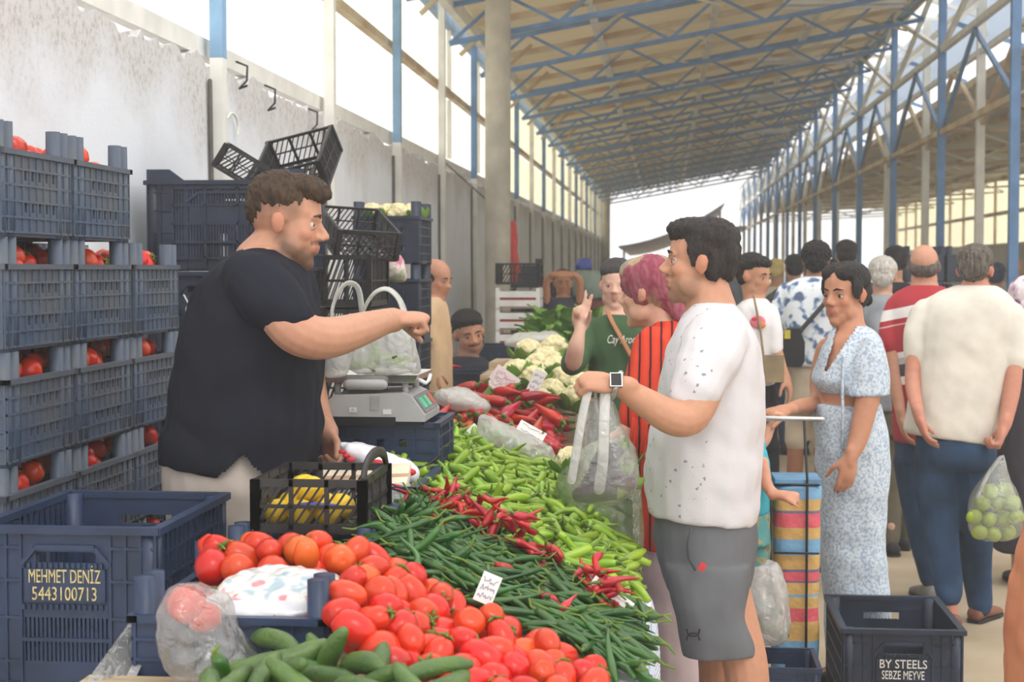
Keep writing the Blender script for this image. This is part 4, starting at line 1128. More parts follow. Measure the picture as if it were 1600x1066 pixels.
b = MB(); b.tube([p - V((-.12, 6.7, .95)) for p in (at(950, 488, 6.70), at(957, 504, 6.655), at(975, 536, 6.628), at(990, 563, 6.628), at(1002, 610, 6.635), at(1008, 650, 6.65))], .011, 8, flat=.4)
b.build('strap', mat('tan leather', (168, 112, 74), .6, .1), sb)
b = MB(); b.ell(at(1010, 680, 6.6) - V((-.12, 6.7, .95)), (.1, .035, .08)); b.build('pouch', mat('tan leather', (168, 112, 74), .6, .1), sb)
# 5. the woman in the white printed t-shirt
f = Fig('woman with short black hair in white t-shirt with a pink print', .4, 7.7, (198, 144, 114), vox=.009)
f.head(1180, 432, 7.7, 68, 52, 8, hair=[(-.12, 0, .26, .38, .35, .28), (.06, 0, .33, .30, .30, .16), (-.20, 0, .04, .26, .34, .32)], hm=M['hair_black'], neck=[(1178, 465, 7.7, 16), (1178, 480, 7.7, 20)])
f.torso('shirt', cloth('white cotton', (226, 222, 222), .05), [(1166, 1196, 466, .08), (1152, 1206, 478, .13), (1146, 1212, 500, .16), (1150, 1214, 550, .17), (1156, 1212, 600, .17)])
f.sleeve('shirt', [(1202, 488, 7.62, 15), (1209, 515, 7.58, 14), (1211, 545, 7.56, 13)])
f.arm([(1209, 530, 7.57, 10), (1217, 560, 7.55, 9), (1226, 586, 7.53, 6.5)]); f.hand(at(1226, 586, 7.53), (.35, -.1, -1), (-.9, .2, 0), 'l', .17, REST)
f.sleeve('shirt', [(1158, 488, 7.75, 14), (1152, 520, 7.75, 13)]); f.arm([(1153, 515, 7.75, 9), (1150, 590, 7.75, 7)]); f.hand(at(1150, 590, 7.75), (0, 0, -1), (1, 0, 0), 'r', .17, REST)
b = MB(); b.ell(at(1184, 503, 7.53), (.036, .005, .03)); b.ell(at(1190, 508, 7.528), (.02, .005, .016), None, 10, 1); b.ell(at(1179, 499, 7.527), (.012, .005, .01), None, 10, 2)
f.part('shirt_print', b, [mat('pink print', (230, 120, 136)), mat('orange print', (222, 140, 80)), mat('red print', (200, 50, 60))])
f.torso('trousers', cloth('black trousers', (38, 38, 42)), [(1158, 1212, 592, .15), (1158, 1214, 650, .15), (1162, 1214, 700, .14)])
f.leg([(1176, 690, 7.7, 20), (1180, 800, 7.7, 16), (1178, 915, 7.7, 12)], 'trousers'); f.leg([(1198, 690, 7.7, 20), (1202, 800, 7.7, 16), (1200, 915, 7.7, 12)], 'trousers')
f.shoe(1178, 930, 7.7, (.7, -.7)); f.shoe(1200, 930, 7.7, (.7, -.7)); f.finish()
hb_ = empty('handbag', at(1208, 597, 7.5), 'small khaki handbag at the hip of the woman in printed white t-shirt', 'bag')
b = MB(); b.rings([[V((sx * .048, sy * .025, z)) for sx, sy in ((-1, -1), (1, -1), (1, 1), (-1, 1))] for z in (0, .01, .11, .125)], 0, False); b.build('pouch', mat('khaki canvas', (142, 124, 94)), hb_)
b = MB(); b.tube([(-.045, 0, .12), (-.06, .02, .25), (-.09, .04, .40)], .006, 6); b.build('strap', mat('khaki canvas', (142, 124, 94)), hb_)
# 6. the man in the floral shirt
M['floral'] = ramp_mat('white shirt with blue flowers', 'ShaderNodeTexNoise', ((0, (70, 84, 112)), (.38, (92, 108, 138)), (.44, (168, 186, 206)), (.50, (222, 228, 232))), .85, interp='LINEAR', Scale=19, Detail=1.5)
f = Fig('man in white shirt with blue flowers and khaki shorts, seen from behind', .8, 8.6, (170, 118, 92), vox=.009)
f.head(1275, 408, 8.6, 58, 175, 0, hair=[(-.06, 0, .2, .46, .40, .36), (-.26, 0, .0, .24, .31, .32)], hm=M['hair_black'], eyes=False, brow=False, hair_noise=.007, neck=[(1275, 436, 8.6, 15), (1274, 448, 8.6, 20)])
f.torso('shirt', M['floral'], [(1260, 1292, 432, .08), (1228, 1312, 443, .13), (1218, 1318, 468, .15), (1224, 1308, 520, .16), (1226, 1302, 572, .16)])
f.sleeve('shirt', [(1230, 455, 8.6, 15), (1218, 478, 8.58, 14), (1212, 500, 8.57, 13)]); f.arm([(1214, 490, 8.57, 9), (1212, 530, 8.55, 8), (1216, 565, 8.5, 6)]); f.hand(at(1216, 565, 8.5), (.1, 0, -1), (1, 0, 0), 'l', .17, REST)
f.sleeve('shirt', [(1306, 455, 8.6, 15), (1314, 480, 8.6, 14), (1318, 500, 8.6, 13)]); f.arm([(1317, 490, 8.6, 9), (1320, 530, 8.6, 8), (1318, 565, 8.6, 6)]); f.hand(at(1318, 565, 8.6), (0, 0, -1), (-1, 0, 0), 'r', .17, REST)
f.torso('shorts', cloth('khaki shorts', (196, 182, 160)), [(1228, 1300, 565, .14), (1226, 1300, 610, .15), (1228, 1298, 640, .14)])
f.leg([(1245, 630, 8.6, 19), (1243, 690, 8.6, 17)], 'shorts'); f.leg([(1282, 630, 8.6, 19), (1284, 690, 8.6, 17)], 'shorts')
f.arm([(1244, 670, 8.6, 13), (1241, 760, 8.6, 12), (1240, 860, 8.6, 7)]); f.arm([(1283, 670, 8.6, 13), (1286, 760, 8.6, 12), (1286, 860, 8.6, 7)])
f.shoe(1240, 878, 8.6, (0, 1)); f.shoe(1286, 878, 8.6, (0, 1)); f.finish()
sl = empty('sling_bag', at(1238, 540, 8.38), 'black sling bag with yellow tab on the back of the floral shirt', 'bag'); o_ = sl.location
b = MB(); b.tube([at(1322, 436, 8.50) - o_, at(1312, 445, 8.44) - o_, at(1285, 478, 8.41) - o_, at(1255, 512, 8.41) - o_, at(1238, 535, 8.40) - o_], .016, 8, flat=.4); b.build('strap', M['black'], sl)
b = MB(); b.rings([[V((sx * w, -.02 + sy * .03, z)) for sx, sy in ((-1, -1), (1, -1), (1, 1), (-1, 1))] for z, w in ((-.11, .04), (-.08, .06), (.02, .06), (.09, .03))], 0, False); b.build('pouch', M['black'], sl)
b = MB(); b.box((-.03, -.055, .06), (.03, .008, .045)); b.build('tab', mat('yellow tab', (206, 190, 60)), sl)
# 7. the woman in the blue floral two-piece
M['ditsy'] = ramp_mat('pale blue floral print', 'ShaderNodeTexNoise', ((0, (136, 154, 172)), (.42, (156, 172, 190)), (.5, (186, 197, 208)), (.6, (198, 207, 214))), .85, interp='LINEAR', Scale=95, Detail=2)
f = Fig('dark-haired woman in pale blue floral crop top and matching wide trousers', .72, 6.250, (198, 140, 110), vox=.0065)
f.head(1319, 460, 6.250, 98, -42, 4, hair=[(-.13, 0, .24, .37, .345, .28), (-.02, .13, .33, .33, .2, .17), (-.02, -.13, .33, .33, .2, .17), (-.22, 0, .02, .25, .32, .30), (.05, .29, .12, .13, .06, .2), (.05, -.29, .12, .13, .06, .2), (-.5, 0, -.06, .12, .12, .12), (-.56, .03, -.12, .07, .1, .12)], hm=M['hair_black'], hair_noise=.003,
       lips=(186, 104, 100), fat=1.0, nose=.85, neck=[(1328, 505, 6.250, 22), (1330, 525, 6.250, 30)])
f.sil(((f.sk, 1),), [(1302, 1362, 518, .08), (1286, 1376, 535, .11), (1282, 1374, 600, .13), (1284, 1374, 630, .125), (1278, 1378, 655, .13)])
f.torso('crop_top', M['ditsy'], [(1310, 1352, 508, .075), (1298, 1368, 518, .10), (1288, 1378, 534, .125), (1279, 1381, 556, .15), (1268, 1382, 590, .17), (1274, 1380, 604, .155), (1282, 1376, 613, .14)], fold=.004, cut=lambda p: (lambda q: abs(q[0] - (1326 - (q[1] - 505) * .48)) < 15 - (q[1] - 505) * .19 and q[1] < 584 and p.y < 6.250)(proj(p)))
f.sil(((f.cl['crop_top']['mb'], 1),), [(1348, 1374, 528, .06), (1330, 1386, 556, .085), (1321, 1390, 590, .095), (1316, 1391, 618, .105)], 6.140)
f.arm([(1362, 550, 6.140, 22), (1358, 600, 6.100, 21), (1352, 640, 6.080, 18), (1340, 688, 6.050, 15), (1328, 716, 6.020, 11)])
f.hand(at(1328, 715, 6.020), (-.15, -.05, -1), (-.3, .9, 0), 'l', .165, REST, spread=.04)
f.arm([(1292, 545, 6.38, 17), (1280, 590, 6.38, 15), (1278, 628, 6.3, 13), (1250, 634, 6.08, 11), (1226, 641, 5.86, 8)])
f.hand(at(1228, 641, 5.87), (-1, -.5, -.1), (0, .1, -1), 'r', .16, GRIP, thumb=.4)
f.torso('trousers', M['ditsy'], [(1272, 1376, 630, .14), (1271, 1386, 670, .16), (1275, 1391, 715, .17), (1276, 1388, 760, .165), (1278, 1383, 830, .155), (1283, 1386, 890, .155), (1288, 1392, 960, .155), (1290, 1392, 1020, .15)], fold=.006)
b = MB(); b.tube([at(1318, 560, 6.100), at(1316, 600, 6.080), at(1317, 650, 6.075), at(1316, 700, 6.085)], .012, 8, flat=.5); f.part('tie_ribbon', b, M['ditsy'])
f.arm([(1312, 1000, 6.250, 16), (1312, 1080, 6.250, 11)]); f.arm([(1366, 1000, 6.250, 16), (1366, 1080, 6.250, 11)])
f.shoe(1312, 1090, 6.250, (-.7, -.5), L=.24); f.shoe(1366, 1090, 6.250, (-.7, -.5), L=.24)
f.finish()
# 8. the white-haired man
f = Fig('white-haired man in grey checked shirt and olive trousers walking away', 1.25, 9.2, (206, 160, 136), vox=.01)
f.head(1379, 432, 9.2, 60, 172, 0, hair=[(-.06, 0, .2, .44, .37, .34), (-.24, 0, .0, .24, .29, .3)], hm=M['hair_white'], hair_noise=.004, eyes=False, brow=False, neck=[(1379, 462, 9.2, 15), (1379, 472, 9.2, 20)])
f.torso('shirt', ramp_mat('grey checks', 'ShaderNodeTexChecker', ((0, (134, 136, 140)), (.5, (176, 178, 182))), .85, Scale=40) if False else cloth('grey checked cotton', (150, 154, 160), .2), [(1364, 1394, 460, .08), (1345, 1413, 470, .13), (1340, 1420, 500, .16), (1346, 1420, 560, .17), (1352, 1422, 640, .17)])
for sx, xx in ((-1, 1344), (1, 1416)):
    f.sleeve('shirt', [(xx, 485, 9.2, 14), (xx + sx * 5, 520, 9.2, 13)]); f.arm([(xx + sx * 5, 515, 9.2, 9), (xx + sx * 6, 580, 9.15, 6)]); f.hand(at(xx + sx * 6, 580, 9.15), (0, 0, -1), (-sx, 0, 0), 'l' if sx < 0 else 'r', .17, REST)
f.torso('trousers', cloth('olive trousers', (98, 92, 76)), [(1356, 1424, 630, .15), (1358, 1426, 680, .15)])
f.leg([(1388, 680, 9.2, 22), (1390, 770, 9.2, 19), (1392, 842, 9.1, 15)], 'trousers'); f.leg([(1410, 680, 9.2, 22), (1412, 770, 9.25, 19), (1410, 842, 9.3, 15)], 'trousers')
f.shoe(1392, 855, 9.1, (-.2, 1)); f.shoe(1411, 855, 9.3, (.1, 1)); f.finish()
# 9. the bald man in the red striped polo
def z_bands(name, stops, tilt=0):
    k = N(name); tc = k.n('ShaderNodeTexCoord'); sp = k.n('ShaderNodeSeparateXYZ'); k.l(tc.outputs['Object'], sp.inputs[0])
    ab = k.n('ShaderNodeMath', operation='ABSOLUTE'); k.l(sp.outputs[0], ab.inputs[0])
    ma = k.n('ShaderNodeMath', operation='MULTIPLY_ADD'); ma.inputs[1].default_value = tilt; k.l(ab.outputs[0], ma.inputs[0]); k.l(sp.outputs[2], ma.inputs[2])
    mr = k.n('ShaderNodeMapRange'); mr.inputs[1].default_value = .8; mr.inputs[2].default_value = 1.6; k.l(ma.outputs[0], mr.inputs[0])
    rp = k.n('ShaderNodeValToRGB'); rp.color_ramp.interpolation = 'CONSTANT'; el = rp.color_ramp.elements
    while len(el) < len(stops): el.new(.5)
    for e, (p, c) in zip(el, stops): e.position = max(0, (p - .8) / .8); e.color = (*lin(c), 1)
    k.l(mr.outputs[0], rp.inputs[0]); k.l(rp.outputs[0], k.b.inputs['Base Color']); k.b.inputs['Roughness'].default_value = .85
    return k.m
RD, WH, DK = (166, 38, 50), (220, 216, 214), (70, 66, 76)
M['red_polo'] = z_bands('red polo with white bands', ((.8, RD), (1.03, RD), (1.09, WH), (1.13, DK), (1.19, (176, 172, 176)), (1.22, WH), (1.25, RD), (1.38, (206, 170, 170)), (1.386, RD), (1.41, WH), (1.46, RD)), .25)
f = Fig('balding man in red polo with white bands and jeans, seen from behind', 1.27, 7.9, (206, 150, 124), vox=.009)
f.head(1444, 417, 7.9, 70, 168, 0, hair=[(-.23, 0, -.05, .22, .31, .20), (-.08, .25, .02, .2, .1, .16), (-.08, -.25, .02, .2, .1, .16)], hm=M['hair_grey'], hair_noise=.003, eyes=False, brow=False, fat=1.1, neck=[(1444, 448, 7.9, 22), (1445, 462, 7.9, 28)])
f.torso('polo_shirt', M['red_polo'], [(1422, 1468, 446, .09), (1394, 1500, 462, .14), (1384, 1510, 492, .17), (1390, 1508, 560, .18), (1394, 1506, 640, .18), (1396, 1504, 690, .17)])
f.sleeve('polo_shirt', [(1402, 478, 7.88, 18), (1391, 508, 7.85, 17), (1391, 540, 7.82, 15)])
f.arm([(1391, 528, 7.83, 12), (1398, 590, 7.8, 11), (1408, 650, 7.75, 8)]); f.hand(at(1408, 650, 7.75), (.2, 0, -1), (1, -.1, 0), 'l', .18, REST)
f.sleeve('polo_shirt', [(1496, 480, 7.9, 17), (1504, 530, 7.9, 15)]); f.arm([(1503, 520, 7.9, 11), (1504, 600, 7.9, 8)]); f.hand(at(1504, 600, 7.9), (0, 0, -1), (-1, 0, 0), 'r', .18, REST)
M['jeans'] = cloth('dark blue denim', (44, 66, 94), .2)
f.torso('jeans', M['jeans'], [(1398, 1500, 680, .15), (1400, 1498, 720, .16)])
f.leg([(1422, 720, 7.9, 26), (1434, 810, 7.88, 21), (1452, 905, 7.85, 15)], 'jeans'); f.leg([(1472, 720, 7.9, 26), (1474, 810, 8.0, 21), (1476, 900, 8.05, 15)], 'jeans')
f.shoe(1452, 915, 7.85, (-.2, 1), mat('grey shoe', (120, 116, 110))); f.shoe(1476, 915, 8.05, (.1, 1), mat('grey shoe', (120, 116, 110))); f.finish()
# 10. the man in the white shirt walking away
f = Fig('man in cream short-sleeved shirt and jeans walking away with a bag of green apples', 1.4, 7.25, (204, 140, 116), vox=.0075)
f.head(1524, 424, 7.25, 78, 160, 6, hair=[(-.08, 0, .24, .42, .36, .30), (-.25, 0, .06, .25, .31, .31), (.05, .26, .05, .16, .08, .2), (.05, -.26, .05, .16, .08, .2)], hm=M['hair_grey'], hair_noise=.004, eyes=True, neck=[(1524, 456, 7.25, 25), (1524, 470, 7.25, 32)])
f.torso('shirt', cloth('cream woven cotton', (214, 208, 196), .06), [(1494, 1556, 446, .085), (1450, 1582, 466, .14), (1432, 1594, 500, .165), (1426, 1588, 560, .17), (1420, 1576, 620, .17), (1412, 1568, 665, .175), (1415, 1563, 695, .17, 7.25, 675, 695)], fold=.0045)
f.sleeve('shirt', [(1446, 492, 7.25, 25), (1433, 525, 7.22, 22), (1430, 556, 7.2, 18)]); f.sleeve('shirt', [(1580, 495, 7.2, 24), (1584, 535, 7.17, 22), (1584, 564, 7.15, 20)])
f.arm([(1430, 540, 7.2, 13), (1426, 600, 7.15, 12), (1436, 650, 7.0, 9)]); f.hand(at(1436, 650, 7.0), (.3, -.1, -1), (1, 0, 0), 'l', .18, REST)
f.arm([(1584, 552, 7.15, 15), (1581, 605, 7.12, 14), (1572, 655, 7.08, 11), (1568, 668, 7.06, 10)]); f.hand(at(1568, 666, 7.06), (-.3, -.1, -1), (-1, .1, .2), 'r', .185, GRIP)
f.torso('jeans', M['jeans'], [(1432, 1556, 680, .16), (1430, 1557, 715, .165), (1434, 1552, 732, .13)])
f.leg([(1464, 700, 7.25, 33), (1464, 745, 7.25, 34), (1468, 820, 7.25, 29), (1478, 890, 7.2, 24), (1484, 930, 7.1, 20)], 'jeans'); f.leg([(1524, 700, 7.25, 33), (1524, 745, 7.25, 34), (1525, 820, 7.3, 28), (1526, 890, 7.4, 23), (1531, 945, 7.4, 19)], 'jeans')
br = mat('brown leather', (122, 78, 60), .5, .15)
f.shoe(1485, 960, 7.1, (-.1, 1), br, tilt=.55); f.shoe(1531, 955, 7.42, (.55, .8), br); f.finish()
# 11. the people cut by the right edge
M['purple_scarf'] = ramp_mat('white scarf with purple flowers', 'ShaderNodeTexNoise', ((0, (84, 62, 92)), (.40, (130, 92, 130)), (.47, (196, 176, 190)), (.55, (226, 216, 220))), .8, interp='LINEAR', Scale=16, Detail=1.5)
f = Fig('woman in white headscarf with purple flowers at the right edge', 1.85, 8.3, (214, 166, 140), vox=.01)
f.head(1602, 468, 8.3, 70, 200, 0, hair=[(-.06, 0, .13, .47, .39, .40), (-.2, 0, -.15, .33, .36, .33), (0, 0, -.36, .27, .33, .2)], hm=M['purple_scarf'], hair_name='headscarf', hair_noise=.002, eyes=False, brow=False, neck=[(1602, 498, 8.3, 18), (1602, 512, 8.3, 24)])
f.torso('coat', cloth('dark coat', (62, 58, 66)), [(1582, 1622, 500, .09), (1562, 1642, 515, .14), (1556, 1650, 560, .16), (1556, 1650, 700, .17), (1552, 1654, 860, .17)])
for sx in (-1, 1):
    xx = 1602 + sx * 42; f.sleeve('coat', [(xx, 530, 8.3, 15), (xx + sx * 4, 600, 8.3, 13), (xx + sx * 3, 650, 8.25, 11)]); f.arm([(xx + sx * 3, 640, 8.25, 8), (xx + sx * 3, 665, 8.25, 6)]); f.hand(at(xx + sx * 3, 665, 8.25), (0, 0, -1), (-sx, 0, 0), 'l' if sx < 0 else 'r', .16, REST)
f.shoe(1590, 900, 8.3, (0, 1)); f.shoe(1614, 900, 8.3, (0, 1)); f.finish()
f = Fig('person in a long orange garment cut off by the right edge of the view', 1.06, 4.4, (214, 166, 140), vox=.011)
f.head(1668, 330, 4.4, 128, 190, 0, hair=[(-.06, 0, .13, .45, .37, .38), (-.2, 0, -.15, .33, .34, .35)], hm=mat('rust scarf', (150, 86, 60)), hair_name='headscarf', hair_noise=.002, eyes=False, brow=False, neck=[(1668, 385, 4.4, 34), (1668, 420, 4.4, 48)])
f.torso('dress', mat('orange cotton', (206, 140, 100), .85, .1, 6, c2=(186, 114, 80)), [(1630, 1706, 400, .10), (1618, 1730, 430, .16), (1614, 1740, 520, .18), (1620, 1730, 650, .19), (1614, 1745, 760, .2), (1600, 1758, 850, .22), (1582, 1766, 930, .23), (1576, 1770, 1000, .24), (1572, 1775, 1250, .25)], fold=.01)
for sx in (-1, 1):
    xx = 1676 + sx * 46; f.sleeve('dress', [(xx, 440, 4.4, 24), (xx + sx * 2, 560, 4.45, 24), (xx - sx * 8, 650, 4.4, 20)]); f.arm([(xx - sx * 8, 640, 4.4, 16), (xx - sx * 14, 700, 4.35, 12)]); f.hand(at(xx - sx * 14, 700, 4.35), (0, -.1, -1), (-sx, 0, 0), 'l' if sx < 0 else 'r', .16, REST)
f.shoe(1640, 1300, 4.4, (0, 1)); f.shoe(1710, 1300, 4.4, (0, 1)); f.finish()
# 12. the child
M['teal_print'] = ramp_mat('teal leggings with ochre print', 'ShaderNodeTexNoise', ((0, (92, 160, 160)), (.5, (96, 164, 164)), (.6, (190, 160, 96)), (.66, (110, 140, 120))), .85, interp='LINEAR', Scale=26)
f = Fig('child in turquoise top and teal printed leggings behind the man in shorts', .33, 5.65, (214, 158, 128), vox=.008)
f.head(1158, 640, 5.65, 82, 75, 0, hair=[(-.1, 0, .22, .40, .36, .31), (-.22, 0, 0, .25, .33, .36)], hm=M['hair_dark'], neck=[(1158, 680, 5.65, 16), (1158, 696, 5.65, 20)])
f.torso('top', cloth('turquoise cotton', (70, 172, 190)), [(1142, 1176, 684, .06), (1132, 1190, 694, .09), (1128, 1203, 730, .11), (1128, 1204, 770, .115), (1126, 1204, 800, .12)])
f.sleeve('top', [(1185, 705, 5.58, 13), (1194, 730, 5.55, 12)])
f.arm([(1192, 722, 5.55, 10), (1198, 758, 5.52, 9.5), (1210, 772, 5.5, 9), (1219, 774, 5.48, 8)]); f.hand(at(1216, 774, 5.48), (1, -.1, .05), (0, 0, -1), 'l', .13, FIST)
f.sleeve('top', [(1180, 702, 5.75, 12), (1188, 696, 5.78, 11)]); f.arm([(1186, 698, 5.78, 9), (1196, 688, 5.8, 8.5), (1204, 668, 5.82, 7.5)]); f.hand(at(1203, 669, 5.82), (.3, .1, .9), (.6, 0, 0), 'r', .12, GRIP)
f.torso('leggings', M['teal_print'], [(1128, 1204, 795, .11), (1126, 1204, 850, .11)])
f.leg([(1148, 850, 5.65, 24), (1146, 950, 5.65, 18), (1146, 1110, 5.65, 12)], 'leggings'); f.leg([(1184, 850, 5.65, 22), (1180, 950, 5.65, 17), (1176, 1110, 5.65, 12)], 'leggings')
f.shoe(1146, 1130, 5.6, (1, 0), M['white_plastic'], L=.2); f.shoe(1176, 1130, 5.72, (1, 0), M['white_plastic'], L=.2); f.finish()
# 13-15. the men behind the stalls
f = Fig('bald man in beige t-shirt standing behind the tall crate stack', -1.18, 8.15, (196, 140, 112), vox=.009)
f.head(682, 437, 8.15, 66, 65, 12, hair=[(-.24, 0, -.02, .21, .31, .20), (-.08, .25, .04, .2, .1, .14), (-.08, -.25, .04, .2, .1, .14)], hm=M['hair_dark'], hair_noise=.003, fat=1.1, neck=[(676, 466, 8.15, 18), (674, 478, 8.15, 22)])
f.torso('shirt', cloth('beige jersey', (206, 174, 138)), [(660, 690, 464, .09), (648, 698, 478, .17), (642, 703, 510, .18), (640, 706, 550, .18), (640, 707, 620, .17), (642, 704, 660, .16)])
for yy in (8.0, 8.32):
    f.sleeve('shirt', [(668, 490, yy, 15), (668, 530, yy - .02, 14)]); f.arm([(668, 525, yy, 10), (672, 580, yy, 8)]); f.hand(at(672, 580, yy), (.3, 0, -1), (0, 1 if yy < 8.1 else -1, 0), 'r' if yy < 8.1 else 'l', .17, REST)
f.torso('trousers', cloth('dark trousers', (58, 58, 66)), [(644, 702, 650, .15), (648, 700, 720, .14)])
f.leg([(668, 720, 8.07, 20), (668, 890, 8.07, 13)], 'trousers'); f.leg([(676, 720, 8.25, 20), (676, 890, 8.25, 13)], 'trousers')
f.shoe(668, 905, 8.07, (1, 0)); f.shoe(676, 905, 8.25, (1, 0)); f.finish()
f = Fig('seated man with black hair and moustache in dark shirt against the wall', -1.15, 9.35, (196, 140, 110), vox=.009)
f.head(733, 522, 9.35, 72, 24, 10, 10, hair=[(-.10, 0, .27, .40, .35, .27), (.10, 0, .34, .27, .29, .14), (-.2, 0, .05, .26, .33, .3)], hm=M['hair_black'], hair_noise=.005, beard=.5, beard_c=(60, 46, 40), stash=.9, neck=[(730, 556, 9.35, 17), (730, 570, 9.35, 22)])
f.torso('shirt', cloth('charcoal shirt', (48, 48, 56)), [(714, 748, 556, .09), (700, 764, 566, .13), (694, 770, 600, .15), (696, 768, 660, .15), (698, 766, 700, .15)])
for sx in (-1, 1):
    xx = 732 + sx * 33; f.sleeve('shirt', [(xx, 582, 9.33, 14), (xx + sx * 5, 630, 9.28, 13), (xx + sx * 4, 652, 9.2, 12)]); f.arm([(xx + sx * 4, 645, 9.2, 9), (xx - sx * 2, 690, 9.12, 7)]); f.hand(at(xx - sx * 2, 690, 9.12), (-sx * .3, -.4, -.7), (0, 0, -1), 'r' if sx < 0 else 'l', .17, REST)
f.torso('trousers', cloth('dark trousers', (58, 58, 66)), [(700, 764, 690, .15), (702, 764, 722, .15)])
for dy in (9.22, 9.48):
    f.leg([(745, 715, dy, 20), (790, 718, dy, 17), (800, 735, dy, 16), (804, 800, dy, 14), (802, 838, dy, 11)], 'trousers'); f.shoe(802, 850, dy, (1, 0))
f.finish()
st = empty('stool', (-1.15, 9.35, 0), 'low wooden stool under the seated man with moustache', 'stool')
b = MB(); b.box((0, 0, .43), (.3, .3, .03)); b.build('seat', M['wood'], st)
for sx in (-1, 1):
    for sy in (-1, 1):
        b = MB(); b.bar((sx * .12, sy * .12, 0), (sx * .11, sy * .11, .42), .03, .03); b.build('leg', M['wood'], st)
f = Fig('seller in dark top shading his eyes with his arms behind the leafy greens', -.86, 13.2, (206, 146, 110), vox=.011)
f.head(880, 444, 13.2, 44, 8, 0, hair=[(-.1, 0, .28, .40, .34, .26), (-.2, 0, .05, .26, .33, .3)], hm=M['hair_black'], neck=[(880, 466, 13.2, 11), (880, 474, 13.2, 14)])
f.torso('shirt', z_bands('dark top with red band', ((.8, (64, 64, 78)), (1.14, (176, 56, 58)), (1.17, (190, 190, 190)), (1.18, (58, 58, 72)))), [(868, 892, 464, .09), (856, 904, 470, .13), (852, 908, 490, .15), (853, 908, 540, .15), (854, 906, 590, .15)])
for sx in (-1, 1):
    f.sleeve('shirt', [(880 + sx * 22, 480, 13.2, 9), (880 + sx * 25, 465, 13.1, 8)]); f.arm([(880 + sx * 25, 470, 13.1, 6), (880 + sx * 26, 440, 13.02, 6), (880 + sx * 17, 430, 12.98, 5), (880 + sx * 8, 429, 12.96, 4)]); f.hand(at(880 + sx * 12, 429, 12.96), (-sx, 0, .05), (0, .6, -.6), 'r' if sx < 0 else 'l', .17, REST)
f.torso('trousers', cloth('dark trousers', (58, 58, 66)), [(856, 904, 580, .14), (858, 902, 620, .14)])
f.leg([(870, 615, 13.2, 12), (870, 710, 13.2, 8)], 'trousers'); f.leg([(891, 615, 13.2, 12), (891, 710, 13.2, 8)], 'trousers')
f.shoe(870, 722, 13.2, (0, -1)); f.shoe(891, 722, 13.2, (0, -1)); f.finish()
# the crowd farther down the hall
CROWD = [  # x, depth, head height in the photo, turned, shirt, hair, label
    (1213, 16.0, 424, 165, (206, 200, 186), 'cap', 'distant shopper in yellow cap and cream shirt beyond the printed t-shirt'),
    (1241, 14.0, 420, 180, (96, 92, 90), 'hair_black', 'distant dark-haired shopper in grey top left of the floral shirt'),
    (1322, 12.5, 400, 180, (88, 90, 104), 'hair_black', 'tall dark-haired shopper far behind the blue floral woman'),
    (1398, 12.2, 410, 190, (40, 42, 48), 'hair_black', 'distant shopper in black beside the white-haired man'),
    (1196, 19.0, 424, 20, (196, 150, 120), 'hair_dark', 'distant shopper in tan top facing the camera near the far end'),
    (1556, 14.5, 432, 170, (70, 84, 110), 'navy', 'distant shopper in navy head covering by the right edge'),
    (1587, 18.0, 418, 10, (178, 182, 186), 'bald', 'distant bald man in pale grey by the far right wall'),
    (1300, 21.0, 420, 180, (200, 196, 200), 'hair_dark', 'distant shopper in pale top at the middle of the aisle'),
    (1262, 26.0, 420, 200, (190, 120, 130), 'hair_black', 'small distant shopper in pink top near the open end'),
    (1150, 24.0, 420, 170, (130, 140, 160), 'hair_black', 'small distant shopper in blue-grey top near the open end'),
]
M['cap'] = mat('yellow cap', (206, 186, 120)); M['navy'] = mat('navy scarf', (48, 58, 84)); M['bald'] = M['hair_grey']
